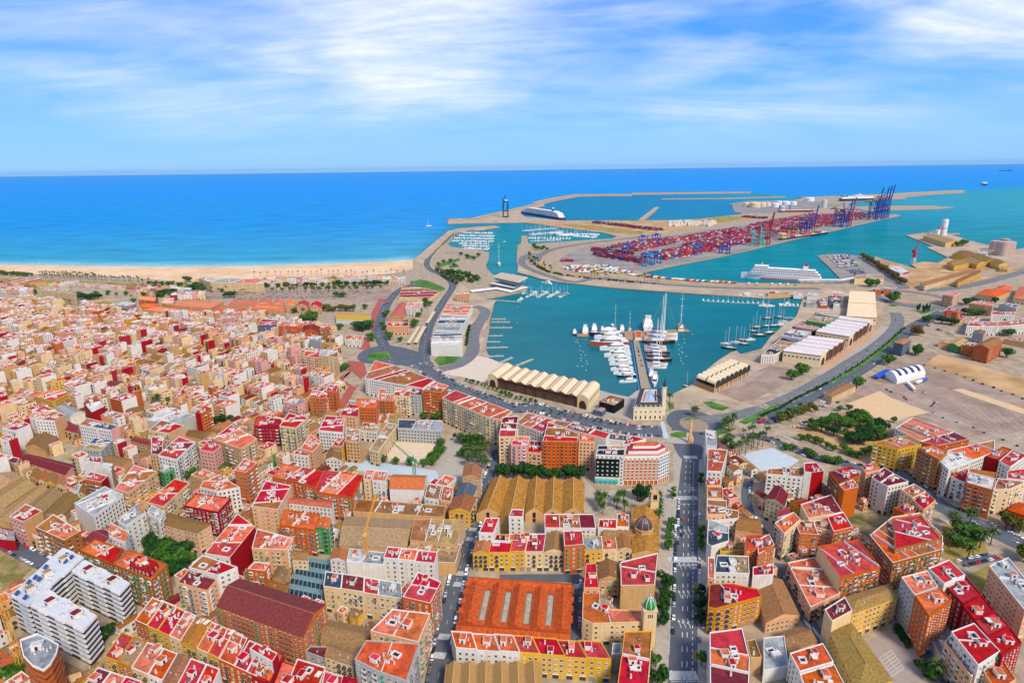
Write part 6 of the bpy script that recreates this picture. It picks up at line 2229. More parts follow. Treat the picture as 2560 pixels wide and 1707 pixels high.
# regatta bases and other boxes on the east quay, then the hall on the west quay
for _t in (
 'C3|-60,905 62,905 262,790 130,742|3.4|w|fD|h|name=regatta_base|"white box with dark flat roof at the corner of the east quay"',
 'C3|110,735 285,765 400,690 215,662|4|g|fG|h|name=regatta_base|"grey box with roof plant beside the white quay box"',
 'C3|222,652 420,690 516,632 310,600|3.2|d|fT|n|name=regatta_base|"black box with tan flat roof behind the grey quay box"',
 'C3|350,592 522,622 646,565 450,530|5|n|fD|n|name=regatta_base|"bright green box with black roof behind the dock shed"',
 'C3|445,530 655,545 660,492 470,490|1.5|w|fY|w|name=regatta_base|"low tan roofed building behind the green box"',
 'C3|480,450 545,455 548,420 490,418|1.5|o|fW|n|name=regatta_base|"small brick pavilion with white roof on the east quay"',
 'C3|600,450 660,455 662,420 606,418|2|w|fW|n|name=regatta_base|"small white pavilion on the east quay"',
 'C3|560,420 670,425 672,370 575,368|2.5|s|fD|n|name=regatta_base|"slate blue box beside a green roof"',
 'C3|470,415 545,418 548,375 480,374|1.5|g|fV|n|name=regatta_base|"small building with a green roof on the east quay"',
 'C3|350,440 430,445 435,400 360,398|1.5|g|fS|n|name=regatta_base|"small blue roofed quay building"',
 'C3|360,370 460,375 465,340 370,338|2|w|fG|n|name=regatta_base|"pale hall at the head of the fishing basin"',
 'C3|590,370 690,372 692,330 596,328|2.5|g|fW|h|name=regatta_base|"grey white hall next to the beige shed"',
 'C3|0,345 190,350 205,325 10,322|1.3|t|fY|n|name=net_store|"long low fish market roof on the mole"',
 'C3|235,360 310,365 315,335 240,332|1.5|w|fW|n|name=net_store|"white net store on the mole"',
 'C2|800,1335 940,1372 1032,1312 900,1282|2.4|d|fY|n|name=quay_pavilion|"navy blue box with tan roof between the dock shed and the clock building"',
 'C2|742,1412 828,1432 866,1400 790,1385|1.2|s|fY|n|name=quay_pavilion|"small low pavilion in front of the navy box"',
 'C1|1605,805 1895,812 1892,700 1632,690|5|w|fG|n|name=exhibition_hall|"front volume of the long white hall on the west quay"',
 'C1|1640,672 1862,685 1950,555 1702,540|4.4|w|fG|n|name=exhibition_hall|"middle volume of the long white hall on the west quay"',
 'C1|1705,528 1935,542 1988,455 1752,442|3.6|w|fT|n|name=exhibition_hall|"rear volume of the long white hall on the west quay"',
 'D2|575,1245 880,1250 875,1200 590,1205|3.2|c|fY|n|name=ferry_terminal|"long cream ferry terminal at the head of the finger dock"',
 'D2|930,1135 1050,1190 1150,1165 1010,1100|4|g|fW|n|name=warehouse|"grey shed with white roof and broad crimson band"',
 'D2|870,1110 930,1115 935,1085 875,1082|3|s|fD|n|name=warehouse|"small dark building beside the crimson banded shed"',
 'D2|1295,800 1530,870 1670,855 1430,775|4|t|gY|n|name=warehouse|"long tan gabled warehouse below the white silo"',
 'D2|1260,1290 1310,1325 1860,1170 1780,1150|3|c|gB|w|name=workshop|"long cream workshop with dark brown roof beside the railway"',
 'D2|1630,1265 1660,1290 1900,1180 1860,1160|3|y|gB|w|name=workshop|"pale yellow workshop with brown roof right of the dark one"',
 'D2|1540,1080 1620,1120 1780,1085 1640,1040|3|y|gV|w|name=workshop|"yellow workshop with grey green roof by the inner basin"',
 'D2|1690,1060 1860,1100 1960,1075 1800,1020|3|y|gB|w|name=workshop|"yellow workshop with rust brown roof"',
 'D2|1800,1010 1960,1070 2080,1050 1900,990|3.5|y|gV|w|name=workshop|"yellow gabled workshop with olive roof"',
 'D2|1600,990 1780,1030 1860,990 1680,950|3|y|gB|n|name=workshop|"long workshop with mottled brown roof below the silos"',
 'D2|1965,1060 2090,1100 2190,1090 2090,1040|3.5|y|gV|w|name=workshop|"yellow workshop with stepped gables facing the railway"',
 'D2|2090,1140 2180,1150 2200,1110 2120,1105|2|y|fY|n|name=workshop|"small cream annex in front of the stepped gables"',
 'D2|1850,975 1950,995 1990,960 1900,945|2|g|fG|n|name=workshop|"pale grey silo annex on the dock apron"',
):
 line_building(_t)

def crimson_band():
 p = pts_of('D2', '930,1135 1050,1190 1150,1165 1010,1100', 14)
 q = ccw(p)
 b = MB()
 b.prism(inset(q, -.4), 9.5, 13.6, flat('crimson_fascia', '#d0104c'), M_SHEDGREY)
 c = cen(p)
 b.v = [(x - c[0], y - c[1], z) for x, y, z in b.v]
 for o in COL.objects:
  if o.name.startswith('warehouse') and abs(o.location.x - c[0]) < 9 and abs(o.location.y - c[1]) < 9:
   b.obj('fascia_band', o)
   return

crimson_band()

def veles():
 x, y = T('D0', 1030, 1175)
 root = thing('cantilever_pavilion', x, y, 'white pavilion of stacked cantilevered slabs with a tan roof on the harbour mouth', 'building')
 # slab outlines at their own heights, measured from the photo
 wt = flat('slab_white', '#f0ede8', .6)
 for nm, txt, z0, z1, top in (('roof_slab', '850,1068 1085,1118 1170,1075 930,1032', 20.5, 23.0, flat('roof_timber', '#cdb292')),
         ('floor_slab', '905,1102 1075,1140 1155,1103 990,1070', 14.0, 15.8, None),
         ('floor_slab', '830,1130 1050,1172 1120,1130 940,1100', 7.6, 9.2, None),
         ('floor_slab', '890,1185 1010,1212 1180,1165 1000,1140', 1.6, 2.8, None)):
  p = ccw(rel(root, pts_of('D0', txt, z1)))
  b = MB()
  b.prism(p, z0, z1, wt, top)
  b.obj(nm, root)
  g = inset(p, 5.0)
  b = MB()
  b.prism(g, max(0, z0 - 5.0), z0, flat('pavilion_glass', '#3f6a70', .15))
  b.obj('glazing', root)
 b = MB()
 a = rel(root, pts_of('D0', '640,1195 660,1210 930,1178 900,1165', 3))
 b.prism(ccw(a), 2.2, 3.2, wt)
 for t in (.15, .5, .85):
  p = mid(mid(a[0], a[1]), mid(a[3], a[2]), t)
  b.box(p[0] - .8, p[0] + .8, p[1] - .8, p[1] + .8, 0, 2.2, wt)
 b.obj('ramp', root)
 b = MB()
 c = cen(rel(root, pts_of('D0', '905,1102 1075,1140 1155,1103 990,1070', 8)))
 b.box(c[0] - 5, c[0] + 5, c[1] - 5, c[1] + 5, 0, 20.5, wt)
 b.obj('core', root)

veles()

def striped_tent():
 x, y = T('C3', 1260, 1110)
 root = thing('event_tent', x, y, 'big white arched tent with dark blue stripes on the open car park', 'tent')
 F, E, B = T('C3', 1180, 1175), T('C3', 1440, 1110), T('C3', 1065, 1115)
 q = rel(root, [F, E, (E[0] + B[0] - F[0], E[1] + B[1] - F[1]), B])
 wt, bl = flat('tent_white', '#efeef0', .6), flat('tent_navy', '#2f3f5c', .6)
 n = 9
 for i in range(n):
  a, d, a2, d2 = bil(q, i / n, 0), bil(q, (i + 1) / n, 0), bil(q, i / n, 1), bil(q, (i + 1) / n, 1)
  m = MB()
  st = [(0, 0), (0, 5), (.12, 8.2), (.3, 11), (.5, 12), (.7, 11), (.88, 8.2), (1, 5), (1, 0)]
  f0 = [(*mid(a, a2, t), z) for t, z in st]
  f1 = [(*mid(d, d2, t), z) for t, z in st]
  for k in range(8):
   m.face([f0[k], f1[k], f1[k + 1], f0[k + 1]], bl if i % 2 and 1 < k < 7 else wt)
  if i == 0:
   m.face(f0, wt)
  if i == n - 1:
   m.face(f1[::-1], wt)
  m.obj('tent_bay', root)
 x, y = T('C3', 1060, 1080)
 r2 = thing('solar_canopy', x, y, 'bright blue canopy standing beside the striped tent', 'canopy')
 b = MB()
 p = rel(r2, pts_of('C3', '960,1095 1020,1115 1165,1052 1080,1038', 4))
 b.prism(ccw(p), 3.8, 4.1, flat('canopy_blue', '#1a50c8', .4))
 b.obj('panel', r2)
 for s, t in ((.05, .05), (.95, .05), (.95, .95), (.05, .95)):
  b = MB()
  k = bil(p, s, t)
  b.box(k[0] - .15, k[0] + .15, k[1] - .15, k[1] + .15, 0, 3.8, M_STEEL)
  b.obj('post', r2)

striped_tent()

def chapel():
 c = T('B0', 1245, 280, 6)
 root = thing('round_chapel', c[0], c[1], 'round brown tiled chapel with stepped drum in the old quarter', 'chapel')
 root.scale = (1.3, 1.3, 1.25)
 b = MB()
 b.lathe([(9, 0), (9, 5)], wmat('t'), 20)
 b.obj('outer_wall', root)
 b = MB()
 b.lathe([(9.6, 5), (6.6, 6.8)], rmat('B', True), 20)
 b.obj('lower_roof', root)
 b = MB()
 b.lathe([(6.3, 6.5), (6.3, 9.4)], wmat('p'), 20)
 b.obj('drum', root)
 b = MB()
 b.lathe([(6.8, 9.4), (.3, 11.6)], rmat('B', True), 20)
 b.obj('upper_roof', root)
 occupy([(c[0] + 10 * math.cos(a), c[1] + 10 * math.sin(a)) for a in range(0, 6)], 1)
 x, y = T('B0', 1290, 215)
 r2 = thing('brick_bell_tower', x, y, 'slender orange brick bell tower beside the round chapel', 'tower')
 r2.scale = (1.25, 1.25, 1.2)
 b = MB()
 b.box(-2.1, 2.1, -2.1, 2.1, -.3, 17, wmat('o'))
 b.obj('shaft', r2)
 b = MB()
 b.box(-2.4, 2.4, -2.4, 2.4, 17, 17.5, wmat('t'))
 b.box(-1.9, 1.9, -1.9, 1.9, 17.5, 21.5, wmat('o'))
 b.box(-.7, .7, -2.0, 2.0, 18.2, 20.8, M_DARK)
 b.box(-2.0, 2.0, -.7, .7, 18.2, 20.8, M_DARK)
 b.obj('belfry', r2)
 b = MB()
 b.lathe([(3.0, 21.5), (.1, 23.6)], rmat('B', True), 4, (0, 0), PI / 4)
 b.obj('roof', r2)
 occupy([(x - 3, y - 3), (x + 3, y - 3), (x + 3, y + 3), (x - 3, y + 3)], 1)
 # green domed corner tower by the avenue
 h = 18.5
 x, y = T('A2', 1262, 868, 24)
 r3 = thing('domed_turret', x, y, 'white corner tower with ribbed green dome beside the avenue', 'tower')
 r3.scale = (1.3, 1.3, 1.3)
 cr = wmat('c')
 b = MB()
 b.box(-2.7, 2.7, -2.4, 2.4, -.3, h, cr)
 b.box(-3.0, 3.0, -2.7, 2.7, h - .5, h + .1, cr)
 for i in (-.8, 0, .8):
  b.box(i - .22, i + .22, -2.46, -2.4, h - 3.6, h - 1.8, M_DARK)
 b.obj('shaft', r3)
 b = MB()
 pr = [(2.5, h + .1), (2.7, h + 1.2), (2.5, h + 2.4), (1.9, h + 3.6), (1.0, h + 4.5), (.3, h + 4.9)]
 b.lathe(pr, flat('green_dome', '#2c8a3e', .35), 20)
 b.obj('dome', r3, smooth=True)
 b = MB()
 for i in range(8):
  a = i * PI / 4
  for (r0, z0), (r1, z1) in zip(pr, pr[1:]):
   b.beam((r0 * math.cos(a), r0 * math.sin(a), z0), (r1 * math.cos(a), r1 * math.sin(a), z1), .22, M_WHITE)
 b.obj('ribs', r3)
 b = MB()
 b.lathe([(.4, h + 4.9), (.45, h + 5.8), (.12, h + 6.8)], wmat('p'), 8)
 b.obj('finial', r3)

chapel()

def extra_roofs():
 """row of tan gables along the lower frame edge, sawtooth workshop, long dark skylight"""
 h = 9
 F, E, B = T('A1', 1720, 1640, h), T('A1', 2860, 1640, h), T('A1', 1745, 1385, h)
 cross_shed('market_annex', 'A1', (1725, 1640), (2640, 1640), (1750, 1400), h, 6, 'row of tan corrugated gables at the bottom frame edge', '#d8b070', flat('tan_corrugated', '#b48c4c', .8, .25, .8), wmat('t'), rise=3.0, post=False)
 # teal sawtooth roofs
 q = pts_of('A1', '262,740 600,812 690,445 440,402', 5)
 c = cen(q)
 root = thing('sawtooth_workshop', c[0], c[1], 'stepped grey green sawtooth roofs between the courtyard houses', 'workshop')
 q = rel(root, q)
 tm = flat('teal_sheet', '#7d9c9a', .6, .15, .4)
 b = MB()
 b.prism(ccw(q), -.3, 4.5, wmat('c'), M_DARK)
 b.obj('wall', root)
 for i in range(4):
  t0, t1 = i / 4, (i + 1) / 4
  a, d, a2, d2 = bil(q, 0, t0), bil(q, 1, t0), bil(q, 0, t1), bil(q, 1, t1)
  am, dm = mid(a, a2, .3), mid(d, d2, .3)
  m = MB()
  m.face([(*a, 4.55), (*d, 4.55), (*dm, 6.6), (*am, 6.6)], M_GLASS)
  m.face([(*am, 6.6), (*dm, 6.6), (*d2, 5.0), (*a2, 5.0)], tm)
  m.face([(*d, 4.55), (*d2, 4.55), (*d2, 5.0), (*dm, 6.6)], tm)
  m.face([(*a2, 4.55), (*a, 4.55), (*am, 6.6), (*a2, 5.0)], tm)
  for k in range(9):
   p0, p1 = mid(a, d, k / 8), mid(am, dm, k / 8)
   m.beam((*p0, 4.6), (*p1, 6.6), .3, tm)
  m.obj('roof', root)
 occupy([(x + c[0], y + c[1]) for x, y in q], 1)

extra_roofs()

# ------------------------------------------------------------------ the dense old quarter: individual lots on its street grid
KEEP = pts_of('C0', '-200,500 300,420 560,470 1060,500 1300,540 1700,560 2350,560 C1:250,600 C1:500,650 C1:720,700 C1:760,1000 C1:900,1150 C1:780,1400 B1:1000,350 B1:800,800 A1:1700,1650 A0:-300,1650 A0:-300,0 B0:-300,200')
KEEP2 = pts_of('B1', '-50,300 900,300 900,900 2000,900 1900,1300 A1:1800,600 A1:1600,1200 A1:1450,1700 A0:0,1700 A0:0,0')
KEEP3 = pts_of('B2', '1830,500 1980,500 2120,800 2250,820 B3:250,900 B3:560,1010 B3:1150,1150 A3:950,200 A3:600,620 A3:150,500 A2:2300,700 A2:1850,300')
_ax = Vector(T('B0', 590, 1430)) - Vector(T('B0', 325, 1312))
_ay = Vector(T('B0', 1440, 802)) - Vector(T('B0', 1180, 1002))
FAR_FILL = []

def fill(region, ax, ay, lot_w, lot_d, street_every, street_w, far_stuff, houses, blocks, low=False, rs=random.Random(5), nm=None):
 ax, ay = ax.normalized(), ay.normalized()
 # make the axes orthogonal
 ay = Vector((-ax.y, ax.x)) if Vector((-ax.y, ax.x)).dot(ay) > 0 else Vector((ax.y, -ax.x))
 us = [p[0] * ax.x + p[1] * ax.y for p in region]
 vs = [p[0] * ay.x + p[1] * ay.y for p in region]
 v = min(vs)
 rown = 0
 cand = []
 while v < max(vs):
  dep = lot_d * rs.uniform(.85, 1.2)
  u = min(us) + rs.uniform(0, lot_w)
  run = 0.0
  while u < max(us):
   w = lot_w * rs.choice((.7, .85, 1, 1, 1.25, 1.7))
   run += w
   gap = 0.0
   if run > 120:
    gap, run = street_w, 0.0
   c0 = (u, v + rs.uniform(0, .5))
   q = [(c0[0], c0[1]), (c0[0] + w - .05, c0[1]), (c0[0] + w - .05, c0[1] + dep - .1), (c0[0], c0[1] + dep - .1)]
   p = [(a * ax.x + b * ay.x, a * ax.y + b * ay.y) for a, b in q]
   cx, cy = sum(a for a, b in p) / 4, sum(b for a, b in p) / 4
   if inpoly(cx, cy, region):
    cand.append((math.hypot(cx, cy), p))
   u += w + gap
  v += dep
  rown += 1
  if rown % street_every == 0:
   v += street_w
 cand.sort(key=lambda t: t[0])
 for d, p in cand:
  if busy(p) > 0.0:
   # try a smaller house in the same lot
   cx, cy = sum(a for a, b in p) / 4, sum(b for a, b in p) / 4
   p = [(cx + (a - cx) * .55, cy + (b - cy) * .6) for a, b in p]
   if busy(p) > 0.0:
    continue
  tall = rs.random()
  if low:
   st = rs.choice((1, 1.5, 2, 2, 2.5))
  else:
   st = rs.choice((2, 2, 2.5, 3, 3)) if tall < .5 else rs.choice((3, 4, 4, 5, 5, 6))
  if st <= 3 and rs.random() < .5:
   rf = 'g' + rs.choice('BBBTTYM')
   wl = rs.choice('cccwpwckyt')
  else:
   rf = 'f' + rs.choice('RRRCCCCCOOTTW')
   wl = rs.choice('wwwwcccccpppckpptoyk')
  ed = {}
  if st >= 3:
   for i in (1, 3):
    if rs.random() < .8:
     ed[i] = rs.choice('wwwtccr..r')
  isblock = st >= 4
  cnt = blocks if isblock else houses
  if cnt[0] > 0:
   cnt[0] -= 1
   building(p, st, wl, rf, rs.choice('wwao'), ed, near=d < 430, clutter=d < 930 or st >= 4, name='town_block' if isblock else nm)
  else:
   FAR_FILL.append((p, st, wl, rf))
   occupy(p)

H_LEFT, B_LEFT, H_SMALL = [270], [250], [280]
fill(KEEP2, _ax, _ay, 11, 13, 3, 6, True, H_LEFT, B_LEFT, low=True, rs=random.Random(8))
fill(KEEP3, Vector(T('A3', 1035, 502)) - Vector(T('A3', 662, 602)), Vector((0, 1)), 11, 13, 3, 6, True, H_LEFT, B_LEFT, low=True, rs=random.Random(9))
fill(KEEP, _ax, _ay, 12.0, 15.0, 2, 6.0, True, H_LEFT, B_LEFT)

fill(KEEP2, _ax, _ay, 7.0, 8.0, 6, 3.0, True, H_SMALL, B_LEFT, low=True, rs=random.Random(18), nm='outbuilding')
fill(KEEP3, Vector(T('A3', 1035, 502)) - Vector(T('A3', 662, 602)), Vector((0, 1)), 7.0, 8.0, 6, 3, True, H_SMALL, B_LEFT, low=True, rs=random.Random(19), nm='outbuilding')

H_SHORE = [120]
for _t, _r in (('C0', '-60,250 330,255 330,330 -60,330'), ('C0', '1150,285 1700,300 1850,380 1250,375'), ('C1', '-700,222 0,222 700,230 1250,226 1250,248 700,252 0,250 -700,250'), ('C0', '450,258 700,262 720,300 470,300')):
 fill(pts_of(_t, _r), Vector((1, -.05)), Vector((0, 1)), 15, 14, 2, 9, True, H_SHORE, B_LEFT, low=True, rs=random.Random(31), nm='beach_house')

def far_mass():
 """the rest of the quarter, too many to be told apart"""
 b = MB()
 rs = random.Random(3)
 for p, st, wl, rf in FAR_FILL:
  p = ccw(p)
  h = st * STOREY + .6
  ms = [wmat(wl)] * 4
  if st >= 3 and rs.random() < .5:
   ms[rs.choice((1, 3))] = wmat(rs.choice('rtwc'))
  b.prism(p, -.3, h, ms, rmat(rf[1], rf[0] == 'g'))
  c = (sum(q[0] for q in p) / 4, sum(q[1] for q in p) / 4)
  u = Vector((p[1][0] - p[0][0], p[1][1] - p[0][1]))
  L0 = u.length
  u.normalize()
  D = math.dist(p[1], p[2])
  if rf[0] == 'g':
   q = inset(p, -.3)
   m0, m1 = tuple((q[0][i] + q[3][i]) / 2 for i in (0, 1)), tuple((q[1][i] + q[2][i]) / 2 for i in (0, 1))
   z = h + .02
   r0, r1 = (m0[0], m0[1], z + D * .2), (m1[0], m1[1], z + D * .2)
   P = [(a, e, z) for a, e in q]
   rm = rmat(rf[1], True)
   b.face([P[0], P[1], r1, r0], rm)
   b.face([P[2], P[3], r0, r1], rm)
   b.face([P[1], P[2], r1], wmat(wl))
   b.face([P[3], P[0], r0], wmat(wl))
  else:
   for i in range(4):
    a, e = p[i], p[(i + 1) % 4]
    Lq = math.dist(a, e)
    uu = ((e[0] - a[0]) / Lq, (e[1] - a[1]) / Lq)
    b.obox(((a[0] + e[0]) / 2 - uu[1] * .2, (a[1] + e[1]) / 2 + uu[0] * .2), uu, Lq - .5, .3, h, h + .7, M_WHITE)
   b.obox((c[0] + rs.uniform(-1, 1), c[1] + rs.uniform(-1, 1)), (u.x, u.y), 3, 3, h, h + 2.6, M_WHITE, rmat(rs.choice('RCW')))
  for i in range(4):
   a, e = p[i], p[(i + 1) % 4]
   Lq = math.dist(a, e)
   uu = ((e[0] - a[0]) / Lq, (e[1] - a[1]) / Lq)
   n = (uu[1], -uu[0])
   if n[0] * c[0] + n[1] * c[1] > 0 or rs.random() < .3:
    continue
   for fl in range(int(st)):
    for k in range(int(Lq / 3)):
     d = 1.5 + 3 * k
     b.obox((a[0] + uu[0] * d, a[1] + uu[1] * d), uu, 1.3, .12, fl * STOREY + .9, fl * STOREY + 2.5, M_GLASS)
 if b.f:
  b.obj('distant_houses', kind='stuff', label='dense mass of small houses at the far side of the old quarter', cat='houses')

far_mass()
print('FILL', 270 - H_LEFT[0], 250 - B_LEFT[0], len(FAR_FILL))

# ================================================================== TREES
def leafmat(name, a, b):
 m = mat(name, lin(a, .75), .9, .5, .9, .15, tone2=lin(b, .75))
 return m

LEAF = {'d': leafmat('leaves_dark', '#366426', '#224a1c'), 'g': leafmat('leaves_green', '#5c8a2c', '#3a6a22'), 'o': leafmat('leaves_olive', '#7f7a2a', '#56601f'),
  'p': leafmat('palm_fronds', '#5f7a38', '#3f5a28'), 'r': leafmat('leaves_russet', '#9a6a20', '#6a5a20')}
M_BARK = flat('bark', '#6a5138', .95, .4, 2)

def crown_mesh(key, n, rx, rz, lm, size, seed, lumps=9):
 rs = random.Random(seed)
 b = MB()
 L = [(rs.gauss(0, rx * .42), rs.gauss(0, rx * .42), rs.uniform(-.35, .5) * rz, rs.uniform(.4, .62)) for _ in range(lumps)] + [(0, 0, 0, .75)]
 for i in range(n):
  lx, ly, lz, lr = rs.choice(L)
  v = Vector((rs.gauss(0, 1), rs.gauss(0, 1), rs.gauss(0, 1))).normalized()
  rad = rs.uniform(.72, 1.05)
  c = Vector((lx + v.x * rx * lr * rad, ly + v.y * rx * lr * rad, lz + v.z * rz * lr * rad))
  t = Vector((rs.gauss(0, 1), rs.gauss(0, 1), rs.gauss(0, 1)))
  x = v.cross(t)
  if x.length < 1e-3:
   continue
  x.normalize()
  y = (v + Vector((rs.gauss(0, .5), rs.gauss(0, .5), rs.gauss(0, .5)))).cross(x).normalized()
  s = size * rs.uniform(.6, 1.3)
  b.face([tuple(c + x * s * i2 + y * s * j2) for i2, j2 in ((-1, -.5), (.2, -.8), (1, .3), (-.3, .9))], lm)
 return b.mesh('crown_' + key)

def tree_kind(key, lm, n, rx, rz, th, size, seed):
 """meshes for trunk and crown; the crown's middle stands at th"""
 b = MB()
 b.lathe([(rx * .09 + .08, 0), (rx * .06 + .06, th * .6), (rx * .04 + .04, th)], M_BARK, 6)
 for i in range(4):
  a = i * PI / 2 + .4
  b.beam((0, 0, th * .5), (math.cos(a) * rx * .5, math.sin(a) * rx * .5, th), rx * .05 + .04, M_BARK)
 return b.mesh('trunk_' + key), crown_mesh(key, n, rx, rz, lm, size, seed), th

def palm_kind(key, h, n, L, seed):
 rs = random.Random(seed)
 b = MB()
 b.lathe([(.28, 0), (.2, h * .3), (.19, h * .95), (.3, h)], M_BARK, 7)
 f = MB()
 for i in range(n):
  a, el = rs.uniform(0, 2 * PI), rs.uniform(-.35, 1.25)
  p = Vector((0, 0, h))
  d = Vector((math.cos(a) * math.cos(el), math.sin(a) * math.cos(el), math.sin(el)))
  side = Vector((-math.sin(a), math.cos(a), 0))
  w = .34
  pts = []
  for k in range(5):
   pts.append((p.copy(), w * (.45, 1, 1, .75, .1)[k]))
   p = p + d * (L / 4)
   d = (d + Vector((0, 0, -.34))).normalized()
  for (p0, w0), (p1, w1) in zip(pts, pts[1:]):
   for s in (1, -1):
    f.face([tuple(p0), tuple(p0 + side * w0 * s + Vector((0, 0, -.12))), tuple(p1 + side * w1 * s + Vector((0, 0, -.12))), tuple(p1)], LEAF['p'])
 return b.mesh('trunk_' + key), f.mesh('fronds_' + key), h

KINDS_T = {'round': tree_kind('round', LEAF['d'], 900, 2.6, 2.5, 3.6, .34, 1), 'round2': tree_kind('round2', LEAF['d'], 900, 2.6, 2.6, 3.4, .34, 7),
   'broad': tree_kind('broad', LEAF['d'], 1300, 4.6, 3.6, 5.0, .45, 2), 'green': tree_kind('green', LEAF['g'], 1100, 4.0, 3.2, 4.6, .42, 3),
   'broad2': tree_kind('broad2', LEAF['g'], 1300, 4.4, 3.4, 5.0, .45, 12),
   'olive': tree_kind('olive', LEAF['o'], 700, 3.0, 2.8, 4.0, .4, 4), 'russet': tree_kind('russet', LEAF['r'], 600, 2.6, 2.6, 3.6, .4, 5),
   'small': tree_kind('small', LEAF['g'], 420, 1.5, 1.7, 2.8, .3, 6), 'bush': tree_kind('bush', LEAF['d'], 320, 1.9, 1.4, 1.0, .36, 8),
   'cypress': tree_kind('cypress', LEAF['d'], 420, 1.1, 4.2, 3.8, .3, 9),
   'palm': palm_kind('palm', 6.0, 46, 3.0, 10), 'tall': palm_kind('tall', 9.0, 34, 2.3, 11)}
TN = {'round': ('round_tree', 'tree', 'dense round dark green tree'), 'broad': ('broadleaf_tree', 'tree', 'broad dark green tree'), 'green': ('broadleaf_tree', 'tree', 'mid green leafy tree'),
  'olive': ('olive_toned_tree', 'tree', 'olive toned tree'), 'russet': ('autumn_tree', 'tree', 'brownish autumn tree'), 'small': ('young_tree', 'tree', 'slim young street tree'),
  'bush': ('shrub', 'shrub', 'low dark shrub'), 'cypress': ('cypress', 'tree', 'narrow dark cypress'), 'palm': ('date_palm', 'palm', 'spreading date palm'), 'tall': ('fan_palm', 'palm', 'tall slim palm')}
NTREE = [0]

def tree(kind, x, y, s, where, z=0.0, rs=R):
 base = kind.rstrip('2')
 s *= 1.42
 nm, cat, lab = TN[base]
 tm, cm, th = KINDS_T[kind]
 o = OB(nm, None, None, (x, y, z), rs.uniform(0, 6.28), (s * rs.uniform(.9, 1.1), s * rs.uniform(.9, 1.1), s * rs.uniform(.92, 1.12)),
   label='%s %s' % (lab, where), cat=cat, group='%ss %s' % (nm.replace('_', ' '), where))
 OB('trunk', tm, o)
 OB('crown', cm, o, (0, 0, 0) if base in ('palm', 'tall') else (0, 0, th))
 NTREE[0] += 1

def trees(kind, tile, text, s, where):
 for w in text.split():
  x, y = map(float, w.split(','))
  p = T(tile, x, y)
  k = kind
  if kind in ('round', 'broad') and R.random() < .6:
   k = kind + '2'
  tree(k, p[0], p[1], s * R.uniform(.88, 1.14), where)

def tree_line(kind, tile, text, step, s, where, jit=1.0):
 for p, u in resample(pts_of(tile, text), step * 1.35):
  k = R.choice(kind.split('/'))
  tree(k, p[0] + R.uniform(-jit, jit), p[1] + R.uniform(-jit, jit), s * R.uniform(.8, 1.2), where)

trees('round', 'A2', '1410,715 1405,815 1400,915 1395,1035 1375,1570', 1.3, 'on the left pavement of the avenue')
trees('round', 'A2', '1738,770 1738,890 1735,1000', 1.1, 'on the right pavement of the avenue')
trees('small', 'A2', '1460,125 1455,195 1440,260 1435,350 1735,265 1735,345 1735,1400 1320,1420', 1.1, 'along the avenue kerbs')
trees('small', 'B2', '1480,1000 1475,1055 1735,880 1730,930 1460,1300 1452,1365 1442,1430 1437,1510 1735,1390 1728,1500', 1.1, 'along the avenue kerbs')
trees('round', 'B2', '-120,860 -40,865 20,870 100,870 180,872 260,872 340,874 415,876 490,876 575,878 620,878', 1.45, 'in the dark row behind the tiled halls')
trees('palm', 'B2', '810,1150 850,1110 830,1190 790,1120 980,1100 1030,1170 1020,1090 960,1140 1345,1080 1350,1150 1350,1220 1345,1290', 1.0, 'around the domed church')
trees('round', 'B2', '1175,1075 1150,1070 1200,1080', 1.5, 'behind the domed church')
trees('tall', 'B2', '1990,640 2035,680 2060,670 2085,650 2110,610 2140,650 2165,600 2195,600 2215,580 2250,590 2265,560 2300,570 1960,590 2120,520 2170,510 2205,500 2330,520 1975,560 2010,600', 1.0, 'in the palm rows right of the avenue')
trees('palm', 'B2', '1685,300 1665,300 1950,410 1985,420 2010,400 2030,380 1445,170 1970,390 1930,430 1945,600 1990,600 2020,650', 1.1, 'around the harbour roundabout')
trees('broad', 'B3', '615,370 745,390 810,380 845,330 880,360 490,430 600,475 430,430 780,540 830,560 880,540 910,500 960,460 1000,420 1010,500 730,520 860,470 940,420 780,350 690,380 560,380', 1.0, 'in the small park')
trees('green', 'B3', '160,610 225,610 355,640 390,660 420,680 310,520 525,720 560,730 610,730 650,740 690,610 740,650 760,660 815,680 540,590 600,620 660,250 745,240 1160,355 890,650 935,620 370,520 430,540 480,560', .62, 'along the park street')
trees('olive', 'B3', '100,330 140,340 190,310 240,290 270,270 300,290 350,260 380,240 430,260 120,360 330,280 210,340', .9, 'between the carriageway and the park')
trees('palm', 'B3', '180,330 260,310 290,260 100,350', 1.1, 'between the carriageway and the park')
trees('palm', 'A3', '1710,200 1660,330 1830,440 1940,330 1850,120 2040,300 1690,130 1520,1545 1760,280', 1.25, 'in the corner garden')
trees('green', 'A3', '1780,260 1840,210 1700,280 1740,330 1870,280 1880,230 1800,320 1750,220', .9, 'in the corner garden')
trees('olive', 'A3', '2180,150 2240,170 2300,190 2350,180 2200,120 2330,420 2350,460', 1.1, 'beside the broad street')
tree_line('bush', 'A3', '1185,1050 1230,1150 1290,1230', 1.2, .75, 'in the hedge beside the school yard', .3)
tree_line('bush/green', 'A3', '1370,1380 1430,1460 1500,1540', 2.0, .6, 'at the far corner of the school yard', .6)
trees('broad', 'A0', '1410,330 1470,360 1540,380 1600,400 1660,430 1720,470 1400,420 1460,450 1530,490 1600,520 1650,500 1560,570 1620,590 1700,400 1480,290 1440,390', .82, 'in the dark clump between the blocks')
trees('broad', 'A0', '960,1180 985,1150', .7, 'in the court of the striped block')
trees('green', 'A0', '100,1550 30,1560 160,1560', .8, 'at the lower left frame corner')
